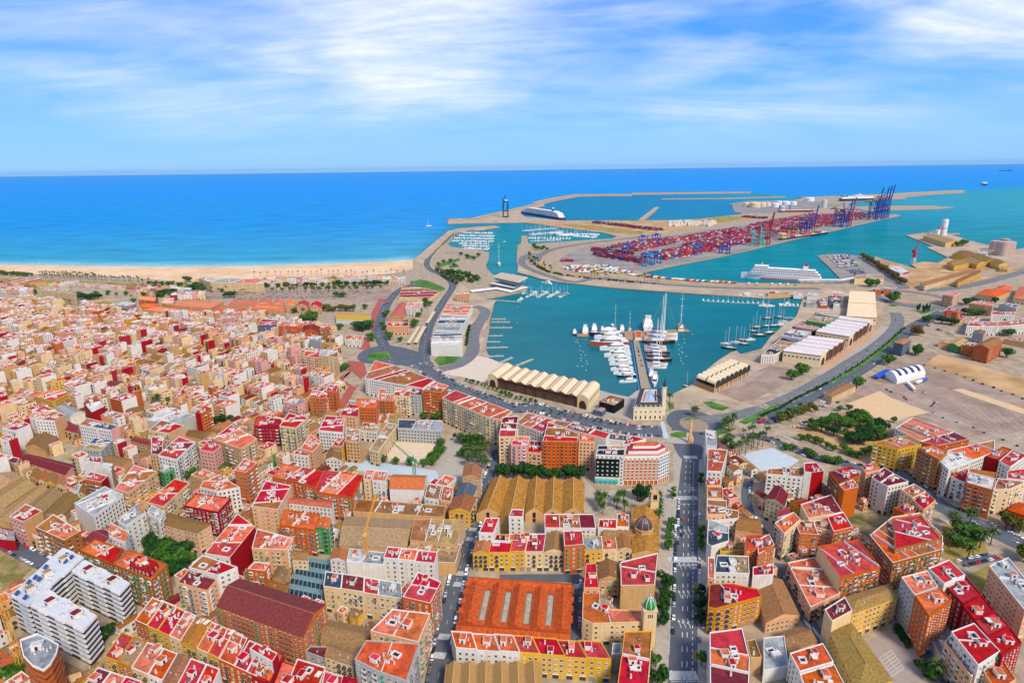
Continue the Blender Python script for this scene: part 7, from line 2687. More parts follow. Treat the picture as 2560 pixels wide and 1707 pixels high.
trees('broad', 'B0', '1195,680 1220,665 720,230 700,225 545,195 1970,370 2050,350 2110,360', .75, 'in gaps of the old quarter')
trees('green', 'B0', '1690,870 1770,840 1720,880 2010,800 2060,830 2090,800 1830,870', .7, 'in gaps of the old quarter')
trees('palm', 'B0', '1425,195 1455,190 1540,190', 1.0, 'beside the round chapel')
trees('green', 'B1', '1310,500 1370,495 1430,500 1480,505 1550,510 1600,505 1660,515 1690,570 1700,640 1660,640 1650,700 1620,740 1170,715 1290,735 1420,750 1540,760 1600,690', .68, 'around the sand playground')
trees('broad', 'B1', '1670,330 1660,310 1550,320 1960,560 2000,540 2040,570 1890,540 1900,660 1980,600', .8, 'in the palm square')
trees('palm', 'B1', '1890,560 1940,560 2060,700 2120,620 1930,660 1945,700 2050,680 2090,740 2110,790 1950,760 2020,740 1990,690 2080,660 2010,650', 1.15, 'in the palm square')
tree_line('small', 'B2', '-100,110 250,190', 5, .9, 'in the clipped row before the south dock shed', .5)
tree_line('small', 'C1', '1930,1150 2350,1290', 5, .9, 'in the clipped row before the south dock shed', .5)
tree_line('small', 'B2', '300,260 560,310 760,350 1020,390', 6, .55, 'on the quay before the south dock shed', 1.5)
tree_line('bush', 'C3', '570,1155 820,1010 1060,830 1260,660', 5.5, .5, 'on the carriageway median', .4)
tree_line('cypress', 'C3', '600,1135 860,985 1080,815 1250,660', 14, .45, 'on the carriageway median', .4)
tree_line('bush', 'C3', '-60,1470 100,1400 300,1290 560,1165', 3.5, .7, 'in the median hedge near the roundabout', .5)
trees('green', 'C1', '790,1060 820,1050 240,1150 770,680 1330,790 1225,770 1215,750 1180,680 1165,650 1060,780 1055,760', .9, 'in the streets west of the harbour')
trees('broad', 'C1', '980,690 950,680 1010,680 1040,670 920,670 980,660', 1.25, 'in the great dark clump near the north road')
trees('broad2', 'C1', '440,610 480,600 520,600 500,580 540,590', 1.2, 'left of the ochre roofed hall')
tree_line('olive/olive/russet', 'C1', '600,500 700,510 800,505 900,510', 4, 1.25, 'in the olive belt behind the peach institution', 3)
trees('green', 'C1', '1000,490 770,380 740,375 800,378 1590,460 1550,470 1560,440 1490,560 1510,530 1440,660 1460,640 1190,560 1200,540 1380,640 360,525 460,520', 1.0, 'among the harbour houses')
tree_line('green/broad/tall/olive', 'C1', '-600,280 0,285 300,285 700,275 1220,268', 4.5, .9, 'in the belt behind the beach houses', 7)
tree_line('green/olive/tall', 'C1', '-500,310 0,312 300,315 700,308 1220,295', 8, .8, 'at the edge of the beach car park', 5)
tree_line('tall/green', 'C0', '1300,260 1700,285 1900,330 2350,330', 7, .9, 'before the beach hotel', 5)
tree_line('green/olive/bush', 'C0', '0,330 330,340 700,370 1100,360 1400,370', 9, .8, 'in the fields behind the promenade', 9)
tree_line('palm/tall', 'C1', '0,330 500,335 1000,325', 12, .9, 'along the beach car park', 3)
tree_line('tall', 'C0', '370,185 600,192 920,205', 3.6, .85, 'in the palm lines along the beach', 2)
tree_line('tall', 'C0', '380,205 700,215 1290,240', 3.8, .85, 'in the palm lines along the beach', 2.5)
tree_line('tall', 'C1', '0,190 500,175 1000,180 1370,175', 11, .85, 'beside the beach houses', 4)
tree_line('olive/green', 'C0', '-100,165 0,172 290,190', 4.5, 1.0, 'on the promenade at the far left', 4)
tree_line('broad', 'C0', '700,395 800,400 905,395', 4, 1.0, 'in the tall hedge near the slab block', 1)
trees('green', 'C0', '980,520 1010,525 1040,520 1130,540 1500,650 1530,640 1560,640 1465,860 1500,870 1540,850 1230,430 1950,1090 1990,1085 2240,930 2280,930 740,790 1160,790 690,640 520,500 560,480', 1.0, 'among the roofs of the old quarter')
tree_line('tall', 'C0', '500,480 690,440', 4, 1.0, 'beside the cream slab block', 1)
trees('broad', 'C0', '1710,235 1740,240 1790,310 1830,310 1850,300 1780,300 2100,385 2120,380 1460,380 1500,375 1540,370 1590,365', 1.2, 'around the beach hotel')
tree_line('broad/green', 'D0', '410,1040 560,1060 720,1110', 5.5, 1.0, 'in the dark grove beside the quay road', 6)
tree_line('broad/green', 'D0', '440,1070 560,1110 690,1130', 5.5, 1.0, 'in the dark grove beside the quay road', 6)
tree_line('olive/tall', 'D0', '330,1010 430,1090 540,1150', 5, .9, 'along the quay road', 1.5)
trees('green', 'D0', '355,970 400,950 460,940 560,880 720,890 680,920 620,900 1230,800 1240,820 1260,830 1300,830 1350,830 1320,820 500,980', 1.1, 'in the marina garden')
tree_line('bush/bush/tall', 'C2', '230,95 330,150 480,180 700,205 1000,235 1350,260', 6, 1.3, 'in the mole hedge', 2)
tree_line('bush/tall', 'D0', '1180,900 1250,970 1330,1010', 5, 1.3, 'on the mole head', 2)
tree_line('olive/russet', 'D2', '650,1025 760,1090 900,1180 1090,1310', 6, 1.35, 'in the line beside the ferry yard', 1.5)
trees('green', 'D2', '1690,905 1710,900 1640,912 720,1330 740,1335 800,1330 945,1480 970,1500', 1.6, 'on the port aprons')
trees('cypress', 'C3', '1365,505 1385,500 1430,520 1450,505 1475,505 1420,510', 1.2, 'below the large roundabout')
trees('broad', 'C3', '1820,450 1850,450 1880,440 1800,530 1830,545 1860,550 1900,545 1940,550 1980,545 2110,600 2140,605 2180,600 2080,440 1680,630 1710,635 1590,625 1470,610 1480,600', 1.0, 'around the right hand blocks')
trees('russet', 'C3', '1355,730 1375,730', 1.6, 'beside the dual carriageway')
trees('green', 'C3', '1355,915 1380,910 1100,1000 1110,985 305,1090 300,1075 215,1135 810,1215 2200,740 2230,735 1170,385 2190,935', 1.15, 'on the waste ground edges')
tree_line('bush', 'C3', '1450,1005 1700,1080 2000,1190 2350,1310', 9, .5, 'on the weedy bank of the car park', 2)
tree_line('bush', 'B3', '1500,270 1750,360 2050,470 2350,600', 10, .4, 'on the weedy edge of the car park', 3)
tree_line('bush', 'C1', '1960,640 1940,720 1930,830', 5, .9, 'beside the long white hall', .6)
print('TREES', NTREE[0])

# ================================================================== CARS, VANS, LORRIES
CARCOL = [('white', (.78, .78, .78, 1), 8), ('silver', (.45, .47, .5, 1), 5), ('black', (.015, .015, .02, 1), 6), ('grey', (.12, .13, .14, 1), 4), ('dark blue', (.02, .05, .14, 1), 3), ('red', (.5, .015, .02, 1), 3), ('teal', (.02, .22, .3, 1), 1)]
CARBAG = [c for c in CARCOL for _ in range(c[2])]

def _body(b, L=4.2, W=1.72, m=M_CAR, van=False):
 prof = [(-L / 2, .28), (-L / 2, .78), (-L * .38, .9), (L * .2, .92), (L * .44, .78), (L / 2, .6), (L / 2, .28)] if not van else [(-L / 2, .28), (-L / 2, 1.0), (L * .3, 1.05), (L * .47, .9), (L / 2, .7), (L / 2, .28)]
 for s in (-1, 1):
  f = [(x, s * W / 2, z) for x, z in prof]
  b.face(f if s < 0 else f[::-1], m)
 for (x0, z0), (x1, z1) in zip(prof, prof[1:] + prof[:1]):
  b.face([(x0, -W / 2, z0), (x0, W / 2, z0), (x1, W / 2, z1), (x1, -W / 2, z1)], m)

def _cabin(b, L=4.2, W=1.72, van=False):
 base = [(-L * .42, .86), (L * .2, .9)] if not van else [(-L * .49, .98), (L * .32, 1.0)]
 top = [(-L * .3, 1.38), (L * .05, 1.4)] if not van else [(-L * .48, 1.95), (L * .2, 1.95)]
 w0, w1 = W / 2 - .04, W / 2 - .16
 v = [(base[0][0], -w0, base[0][1]), (base[1][0], -w0, base[1][1]), (base[1][0], w0, base[1][1]), (base[0][0], w0, base[0][1]),
   (top[0][0], -w1, top[0][1]), (top[1][0], -w1, top[1][1]), (top[1][0], w1, top[1][1]), (top[0][0], w1, top[0][1])]
 for k, f in enumerate(((0, 1, 5, 4), (1, 2, 6, 5), (2, 3, 7, 6), (3, 0, 4, 7))):
  b.face([v[i] for i in f], M_GLASS if not (van and k in (0, 2, 3)) else M_CAR)
 b.face([v[i] for i in (4, 5, 6, 7)], M_CAR)

def _wheel(b):
 n = 10
 for s in (-1, 1):
  f = [(.3 * math.cos(i * 2 * PI / n), s * .09, .3 * math.sin(i * 2 * PI / n)) for i in range(n)]
  b.face(f if s > 0 else f[::-1], M_TYRE)
  g = [(.16 * math.cos(i * 2 * PI / n), s * .095, .16 * math.sin(i * 2 * PI / n)) for i in range(n)]
  b.face(g if s > 0 else g[::-1], M_STEEL)
 for i in range(n):
  a, c = i * 2 * PI / n, (i + 1) * 2 * PI / n
  b.face([(.3 * math.cos(a), -.09, .3 * math.sin(a)), (.3 * math.cos(c), -.09, .3 * math.sin(c)), (.3 * math.cos(c), .09, .3 * math.sin(c)), (.3 * math.cos(a), .09, .3 * math.sin(a))], M_TYRE)

CB, CC, CW = unit('car_body', lambda b: _body(b)), unit('car_cabin', lambda b: _cabin(b)), unit('car_wheel', _wheel)
VB, VC = unit('van_body', lambda b: _body(b, 4.9, 1.9, van=True)), unit('van_cabin', lambda b: _cabin(b, 4.9, 1.9, True))
CALL = unit('whole_car', lambda b: (_body(b), _cabin(b), b.box(-1.6, -1.0, -.86, .86, 0, .32, M_TYRE), b.box(1.0, 1.6, -.86, .86, 0, .32, M_TYRE)))
NCAR, NFAR, FARCARS = [0], [0], MB()

def car(x, y, rot, where, detail=None, rs=R, z=.12, s=1.0):
 nm, col, _ = rs.choice(CARBAG)
 d = math.hypot(x, y)
 van = d < 640 and rs.random() < .08
 if van:
  nm, col = 'white', (.78, .78, .78, 1)
 lab = '%s %s %s' % (nm, 'van' if van else 'car', where)
 sc = (s, s, s)
 if d < 640 and NCAR[0] < 296:
  NCAR[0] += 1
  o = OB('van' if van else 'car', VB if van else CB, None, (x, y, z), rot, sc, col, lab, 'van' if van else 'car', lab.replace('car ', 'cars ').replace('van ', 'vans '))
  OB('cabin', VC if van else CC, o, color=col)
  for i in (-1.3, 1.35):
   for j in (-.8, .8):
    OB('wheel', CW, o, (i, j, .3))
 elif NFAR[0] < 290:
  NFAR[0] += 1
  OB('plain_car', CALL, None, (x, y, z), rot, sc, col, lab, 'car', lab.replace('car ', 'cars '))  # plain one-mesh car, used for parked and driving ones alike
 else:
  c, q = math.cos(rot), math.sin(rot)
  FARCARS.obox((x, y), (c, q), 4.2, 1.5, .3, 1.0, flat('far_car_' + nm.replace(' ', '_'), '#%02x%02x%02x' % tuple(int(255 * v ** .45) for v in col[:3]), .3))
  FARCARS.obox((x - c * .2, y - q * .2), (c, q), 2.2, 1.3, 1.0, 1.45, M_GLASS)

def car_row(line, off, step, where, p=.9, across=False, s=1.0):
 off *= 1.45
 step *= 1.12
 for q, u in resample(line, step):
  if R.random() > p:
   continue
  a = math.atan2(u[1], u[0]) + (PI / 2 if across else 0) + (PI if R.random() < .5 else 0)
  car(q[0] - u[1] * off, q[1] + u[0] * off, a + R.uniform(-.04, .04), where, s=s)

def road_line(i):
 return ROADS[i][0]

ST = {k: ROADS[k][0] for k in range(len(ROADS))}
car_row(ST[0], 3.4, 4.9, 'parked at the left kerb of the market street')
car_row(ST[0], -3.4, 4.9, 'parked at the right kerb of the market street')
car_row(ST[3], 3.2, 4.8, 'on the upper kerb by the striped block')
car_row(ST[3], -3.2, 4.8, 'on the lower kerb by the striped block', .7)
car_row(ST[2], 1.4, 5, 'parked in the lane beside the market hall', .5)
car_row(pts_of('A2', '1503,100 1500,420 1490,760 1482,1040 1475,1180'), 0, 5.0, 'parked in the left bay of the avenue', .8)
car_row(pts_of('B2', '1540,1000 1530,1140 1525,1300 1518,1500'), 0, 5.2, 'parked in the left bay of the avenue', .7)
car_row(pts_of('A2', '1722,0 1720,400 1722,1060 1722,1250'), 0, 6.0, 'standing on the right side of the avenue', .55)
car_row(pts_of('B2', '1572,1180 1565,1300 1560,1450'), 0, 9, 'driving up the avenue', .8)
car_row(ST[4], 6.2, 2.4, 'parked side by side along the harbour road', .85, True, .92)
car_row(ST[4], -8.6, 2.4, 'parked in the near row of the harbour road', .85, True, .92)
car_row(ST[4], 1.0, 13, 'driving along the harbour road', .5)
car_row(ST[5], 2, 30, 'driving on the dual carriageway', .6)
car_row(ST[5], -4, 34, 'driving on the dual carriageway', .6)
car_row(ST[6], 2, 40, 'driving on the far carriageway', .4)
car_row(ST[7], 3.4, 4.8, 'parked along the park street', .8)
car_row(ST[7], -3.4, 4.8, 'parked across from the park', .5)
car_row(ST[8], 5.6, 5, 'parked along the broad street', .6)
car_row(ST[8], -1, 26, 'driving on the broad street', .7)
car_row(ST[10], 2.6, 4.8, 'parked below the dark red blocks', .85)
car_row(ST[11], 1.6, 5, 'parked in the lane behind the avenue', .5)
car_row(ST[12], 1.6, 4.8, 'parked beside the palm garden', .95)
car_row(ST[12], -1.8, 4.8, 'parked on the lower side beside the palm garden', .6)
for txt in ('470,155 580,190', '475,205 545,215', '450,240 500,250', '300,360 520,320', '240,395 340,410', '620,160 660,180'):
 car_row(pts_of('B3', txt), 0, 2.6, 'in the small car park by the park', .85, True, .95)
for txt in ('1090,55 1130,75', '1250,125 1280,155', '1500,205 1550,150', '1430,75 1440,80'):
 car_row(pts_of('B3', txt), 0, 6, 'on the huge empty car park', .95)
for k, yy in enumerate((322, 336, 350, 380, 392)):
 car_row(pts_of('C1', '-500,%d 100,%d 700,%d 1050,%d' % (yy, yy + 2, yy + 2, yy - 6)), 0, 4.2, 'in the beach car park', .42, True, 1.1)
car_row(pts_of('C3', '1460,640 1600,700'), 0, 4, 'in the lot near the carriageway', .7, True)
car_row(pts_of('C3', '1560,670 1720,740'), 0, 5, 'in the lot near the carriageway', .6)
car_row(pts_of('D0', '300,840 420,760 520,690'), 0, 5, 'parked along the marina road', .6, True)
car_row(pts_of('D0', '410,850 600,850'), 0, 3.2, 'parked beside the outer marina', .9, True)
car_row(pts_of('D0', '420,862 620,866'), 0, 3.2, 'parked beside the outer marina', .8, True)
car_row(pts_of('C2', '1150,830 1195,1010'), 0, 5, 'parked on the yacht pier', .5)
car_row(ST[14], 2, 28, 'driving on the quay road', .7)
car_row(ST[13], 2, 20, 'driving on the north road', .7)
for k in range(7):
 car_row(pts_of('D2', '%d,%d %d,%d' % (490 + k * 14, 1165 + k * 7, 620 + k * 12, 1150 + k * 6)), 0, 3.2, 'in the blue rows of the ferry yard', .8, True, 1.1)

if FARCARS.f:
 FARCARS.obj('distant_cars', kind='stuff', label='rows of small cars in the distant car parks', cat='cars')
# lorry trailers
TCOL = [('white', (.75, .75, .74, 1), 6), ('red', (.5, .03, .03, 1), 2), ('blue', (.03, .12, .4, 1), 3), ('green', (.05, .3, .18, 1), 1), ('cream', (.7, .6, .42, 1), 3), ('yellow', (.7, .45, .03, 1), 1)]
TBAG = [c for c in TCOL for _ in range(c[2])]
TRL = unit('trailer_mesh', lambda b: (b.box(-6, 6, -1.25, 1.25, 1.2, 3.9, M_OBJ), b.box(-5.6, -2.6, -1.1, 1.1, 0, 1.2, M_TYRE), b.box(3.2, 3.7, -.9, .9, 0, 1.2, M_DARK)))
CAB = unit('lorry_cab_mesh', lambda b: (b.box(6.2, 8.2, -1.2, 1.2, .5, 3.2, M_OBJ), b.box(8.2, 8.25, -1.0, 1.0, 1.8, 2.9, M_GLASS), b.box(6.4, 7.9, -1.15, 1.15, 0, .5, M_TYRE)))
NT = [0]

def trailer(x, y, rot, where, cab=False):
 if NT[0] > 290:
  return
 NT[0] += 1
 nm, col, _ = R.choice(TBAG)
 lab = '%s lorry trailer %s' % (nm, where)
 o = OB('lorry_trailer', TRL, None, (x, y, .15), rot, 1.0, col, lab, 'trailer', lab.replace('trailer', 'trailers'))
 if cab:
  OB('lorry_cab', CAB, o, color=(.7, .7, .7, 1))

def trailer_row(tile, text, step, ang, where, p=.9, cab=0.0):
 for q, u in resample(pts_of(tile, text), step * 1.35):
  if R.random() < p:
   trailer(q[0], q[1], math.atan2(u[1], u[0]) + ang, where, R.random() < cab)

trailer_row('D1', '120,1185 250,1200 480,1228 640,1245 1000,1275 1450,1300', 4.6, 1.2, 'in the long row on the mole')
trailer_row('D1', '1480,1305 2330,1322', 12, 1.2, 'on the ferry quay', .6, .5)
for k in range(6):
 trailer_row('C2', '%d,%d %d,%d' % (450 + k * 30, 100 + k * 11, 900 + k * 40, 95 + k * 12), 5.2, 1.0, 'in the lorry park of the terminal', .75)
for k in range(5):
 trailer_row('D2', '%d,%d %d,%d' % (300 + k * 28, 1022 + k * 26, 520 + k * 24, 1010 + k * 26), 5.0, 1.1, 'in the ferry yard', .8, .3)
trailer_row('C3', '1290,1190 1330,1230', 9, 0, 'beside the striped tent', 1, .8)
trailer_row('C3', '1380,1170 1440,1150', 9, 0, 'beside the striped tent', 1, 0)

# buses
def bus(tile, x, y, rot, col, label):
 p = T(tile, x, y)
 o = OB('bus', None, None, (p[0], p[1], .15), rot, label=label, cat='bus')
 b = MB()
 b.box(-6, 6, -1.2, 1.2, .4, 3.2, M_OBJ)
 b.obj('body', o, color=col)
 b = MB()
 for s in (-1.215, 1.205):
  b.box(-5.6, 5.4, s, s + .01, 1.5, 2.7, M_GLASS)
 b.box(6.0, 6.01, -1.1, 1.1, 1.3, 2.9, M_GLASS)
 b.obj('window_band', o)
 for i in (-3.8, 3.8):
  for j in (-1.05, 1.05):
   OB('wheel', CW, o, (i, j, .45), 0, 1.5)

_u = ROADS[5][0]
bus('B2', 2290, 350, .75, (.45, .02, .06, 1), 'dark red bus on the dual carriageway near the roundabout')
bus('C1', 1165, 450, 1.3, (.1, .3, .5, 1), 'blue tram car standing at the red stop')
bus('C1', 1200, 440, 1.3, (.5, .05, .08, 1), 'red tram car standing at the red stop')

# ------------------------------------------------------------------ avenue paint and street furniture
def paint():
 b = MB()
 z = .112

 def rectp(p, w, l, u=(0, 1), m=M_LINE):
  w, l = w * 1.5, l * 1.5
  b.face([(p[0] + u[1] * i * w / 2 + u[0] * j * l / 2, p[1] - u[0] * i * w / 2 + u[1] * j * l / 2, z) for i, j in ((1, -1), (1, 1), (-1, 1), (-1, -1))], m)
 for xb, xt, step, l in ((1556, 1600, 7.2, 2.6), (1602, 1640, 7.2, 2.6), (1655, 1672, 3.0, 1.5)):
  ln = pts_of('A2', '%d,1700 %d,0 B2:%d,900 B2:%d,700' % (xb, (xb + xt) // 2, xt - 10, xt))
  for p, u in resample(ln, step * 1.5):
   rectp(p, .3, l, u)
 for y0 in (435, 1500, -130):          # zebra crossings
  for k in range(22):
   p = T('A2', 1440 + k * 12.2, y0)
   rectp(p, .36, 4.0)
  p = T('A2', 1600, y0 + 55)
  rectp(p, 10.5, .35)
 for k in range(18):
  rectp(T('B2', 1580 + k * 7, 672), .3, 4)
 for y0 in (190, 500, 760, 1035):      # arrows
  for x0 in (1548, 1590, 1632):
   p = T('A2', x0 + (8 if y0 < 300 else 0) - y0 * .004, y0)
   rectp(p, .22, 3.4)
   b.face([(p[0] - .75, p[1] + 2.2, z), (p[0] + .75, p[1] + 2.2, z), (p[0], p[1] + 4.5, z)], M_LINE)
 for y0 in (690, 1320):                # yellow hatched boxes
  for k in range(4):
   p = T('A2', 1680, y0 + (k - 1.5) * 26)
   for s in (-1, 1):
    q = Vector((1.0, .9 * s)).normalized()
    rectp(p, .22, 2.6, (q.x, q.y), M_YLINE)
 ln = pts_of('A2', '1462,1300 1478,760 1490,420 1500,100')
 for p, u in resample(ln, 2.1):        # bay hatching
  rectp((p[0] - 1.3, p[1]), .2, 1.6, (.6, .8))
 b.obj('road_marking', AVE_O, kind='stuff')
 for y0 in (505, 955, 20):             # bus lane lettering
  for i, word in enumerate(('TAXI', 'BUS')):
   cu = bpy.data.curves.new('lettering', 'FONT')
   cu.body, cu.size, cu.align_x = word, 1.9, 'CENTER'
   cu.materials.append(M_LINE)
   p = T('A2', 1681, y0 - 14 + i * 26)
   OB('lane_lettering', cu, AVE_O, (p[0], p[1], z + .01 - .09), 0, (.9, 1.5, 1))
 # crossings on side streets
 b.v, b.f, b.m = [], [], []
 z = .2
 for tile, x0, y0, dx, dy, n, w, l in (('A1', 1850, 560, 13, 1, 8, .35, 3), ('A1', 1820, 660, 13, 1, 8, .35, 3), ('A1', 1680, 1140, 13, 1, 8, .35, 3), ('A1', 1630, 1310, 13, 1, 9, .35, 3), ('A1', 1960, 155, 10, 1, 7, .3, 3), ('A1', 1935, 245, 10, 1, 7, .3, 3), ('A2', 565, 680, 12, 0, 6, .3, 3),
           ('A3', 150, 600, 6, 12, 6, .35, 2.6), ('A3', 420, 1080, 10, 12, 7, .35, 3), ('A3', 340, 1010, 10, 9, 6, .35, 3), ('B3', 1600, 1250, 22, 10, 9, .45, 4), ('B3', 2000, 1430, 12, -14, 9, .45, 4), ('B3', 150, 480, 16, 7, 8, .4, 3)):
  for k in range(n):
   rectp(T(tile, x0 + dx * k, y0 + dy * k), w, l, (.25, .97))
 b.obj('zebra_crossing', kind='structure', label='white zebra stripes on the side streets', cat='marking')
 # car park bays and court lines
 b = MB()
 z = .1
 for k in range(16):
  a, c = T('C2', 1880 + k * 16, 1235 - k * 3), T('C2', 2130 + k * 14, 1075 - k * 2)
  b.beam((a[0], a[1], z), (c[0], c[1], z), .16, M_LINE, .02)
 for k in range(9):
  a, c = T('B3', 1100 + k * 120, 130 + k * 38), T('B3', 1480 + k * 105, 250 + k * 40)
  b.beam((a[0], a[1], z), (c[0], c[1], z), .25, M_LINE, .02)
 for r in range(13):
  a, c = T('B3', 1130 + r * 95, 60 + r * 18), T('B3', 1620 + r * 85, 330 + r * 24)
  for k in range(34):
   p = mid(a, c, (k + R.random() * .2) / 34)
   if R.random() < .75:
    rectp(p, .1, 3.2, (.75, .66))
 for s in range(7):
  a, c = T('A3', 1022 + s * 19.6, 1338 + s * 27.8), T('A3', 1132 + s * 19.6, 1266 + s * 26.6)
  b.beam((a[0], a[1], .11), (c[0], c[1], .11), .18, M_LINE, .02)
 for s in range(3):
  a, c = T('A3', 1022 + s * 55, 1338 - s * 36), T('A3', 1140 + s * 55, 1505 - s * 40)
  b.beam((a[0], a[1], .112), (c[0], c[1], .112), .18, M_LINE, .02)
 b.obj('court_line', kind='structure', label='white court and bay lines on the yards', cat='marking')

paint()

def street_lamps():
 pm = unit('lamp_post_mesh', lambda b: (b.lathe([(.12, 0), (.07, 8)], M_STEEL, 6), b.beam((0, 0, 8), (1.6, 0, 8.4), .12, M_STEEL)))
 hm = unit('lamp_head_mesh', lambda b: b.box(1.3, 2.1, -.14, .14, 8.32, 8.5, M_WHITE))
 k = 0
 for nm, ln, off, step in (('the dual carriageway', ROADS[5][0], 8.5, 26), ('the harbour road', ROADS[4][0], 9.5, 22), ('the avenue', [T('A2', 1425, 1568), T('A2', 1465, 0), T('B2', 1500, 700)], 0, 22), ('the right kerb of the avenue', [T('A2', 1718, 1568), T('A2', 1722, 0), T('B2', 1722, 700)], 0, 22), ('the park street', ROADS[7][0], 5, 18), ('the mole road', ROADS[16][0], 8, 45)):
  off *= 1.45
  for p, u in resample(ln, step * 1.4):
   lab = 'slim grey street lamp along ' + nm
   o = OB('street_lamp', pm, None, (p[0] - u[1] * off, p[1] + u[0] * off, 0), math.atan2(u[1], u[0]) - PI / 2, label=lab, cat='street lamp', group='street lamps along ' + nm)
   OB('lamp_head', hm, o)

street_lamps()

# ================================================================== BOATS, SHIPS, PORT
WZ = -2.0
M_HULLW = flat('hull_white', '#f2f2f2', .3)
M_TEAK = flat('teak', '#b98a58')
M_DECK = flat('deck_white', '#e6e2da')

def hull(b, L, W, H, m, deck, sheer=.25, n=7, x0=0.0):
 """boat hull, bow towards +x"""
 secs = []
 for i in range(n):
  t = i / (n - 1)
  w = W / 2 * (1 if t < .5 else max(.03, 1 - ((t - .5) / .5) ** 2.2)) * (.9 if i == 0 else 1)
  x = x0 - L / 2 + L * t
  z = H * (1 + sheer * t * t)
  secs.append([(x, -w, z), (x, -w * .75, -.6), (x, w * .75, -.6), (x, w, z)])
 for a, c in zip(secs, secs[1:]):
  b.face([a[1], c[1], c[0], a[0]], m)
  b.face([a[3], c[3], c[2], a[2]], m)
  b.face([a[0], c[0], c[3], a[3]], deck)
 b.face([secs[0][k] for k in (0, 3, 2, 1)], m)

def wedge(b, x0, x1, w, z0, z1, m, rake=.25, taper=.8, top=None):
 """cabin block with raked ends"""
 d = (x1 - x0) * rake
 v = [(x0, -w, z0), (x1, -w * taper, z0), (x1, w * taper, z0), (x0, w, z0), (x0 + d * .3, -w * .9, z1), (x1 - d, -w * taper * .8, z1), (x1 - d, w * taper * .8, z1), (x0 + d * .3, w * .9, z1)]
 for f in ((0, 1, 5, 4), (1, 2, 6, 5), (2, 3, 7, 6), (3, 0, 4, 7)):
  b.face([v[i] for i in f], m)
 b.face([v[i] for i in (4, 5, 6, 7)], top or m)

def motor_yacht(hm=None):
 hm = hm or M_HULLW
 o = OB('motor_yacht', None)
 b = MB()
 hull(b, 20, 4.6, 2.0, hm, M_DECK)
 b.obj('hull', o)
 b = MB()
 wedge(b, -7, 4.5, 1.9, 2.0, 3.5, M_WHITE)
 b.obj('cabin', o)
 b = MB()
 wedge(b, -6.5, 4.7, 1.95, 2.5, 3.1, M_GLASS, .1)
 b.obj('window_band', o)
 b = MB()
 wedge(b, -6, 1.5, 1.6, 3.55, 4.5, M_WHITE, .35, .8, M_DECK)
 b.obj('flybridge', o)
 b = MB()
 b.box(-5, -4.6, -1.3, 1.3, 4.5, 6.0, M_WHITE)
 b.box(-5.2, -3.8, -1.4, 1.4, 5.9, 6.05, M_WHITE)
 b.obj('radar_arch', o)
 return remember(o)

def sail_yacht(hm, mast, name='sailing_yacht'):
 o = OB(name, None)
 b = MB()
 hull(b, 16, 3.8, 1.6, hm, M_TEAK)
 b.obj('hull', o)
 b = MB()
 wedge(b, -4, 3, 1.2, 1.6, 2.5, M_WHITE)
 b.obj('cabin', o)
 b = MB()
 b.lathe([(.2, 1.6), (.13, mast)], M_WHITE, 6, (1.0, 0))
 for z in (.4, .65, .85):
  b.beam((1, -1.3, mast * z), (1, 1.3, mast * z), .12, M_WHITE)
 b.obj('mast', o)
 b = MB()
 b.beam((.9, 0, 3.2), (-5.5, 0, 3.4), .5, flat('sail_cover', '#3f5fa0'))
 b.obj('boom', o)
 b = MB()
 b.beam((1, 0, mast - .3), (7.8, 0, 1.9), .07, M_STEEL)
 b.beam((1, 0, mast - .3), (-7.6, 0, 1.7), .07, M_STEEL)
 b.obj('stay', o)
 return remember(o)

YM, YB, YD = motor_yacht(), motor_yacht(flat('hull_navy', '#1c2c4c', .3)), motor_yacht(flat('hull_rust', '#a85a3a', .3))
YS, YN, YK = sail_yacht(M_HULLW, 20), sail_yacht(flat('hull_navy', '#1c2c4c'), 24), sail_yacht(flat('hull_black', '#16181c'), 22)
USED = set()

def place(proto, x, y, rot, s, label, cat, group, z=WZ):
 o = proto if proto.name not in USED else copy_tree(proto)
 USED.add(proto.name)
 o.location, o.rotation_euler, o.scale = (x, y, z), (0, 0, rot), (s, s * 1.05, s * 1.15)
 return tag(o, label, cat, group)

def moored(tile, stern, bow, proto, label, cat='yacht', s=None):
 a, b = T(tile, *stern, WZ + 1.5), T(tile, *bow, WZ + 1.5)
 L = math.dist(a, b)
 base = 20 if proto in (YM, YB, YD) else 16
 c = mid(a, b)
 place(proto, c[0], c[1], math.atan2(b[1] - a[1], b[0] - a[0]), s or L / base, label, cat, 'yachts at the central pier')

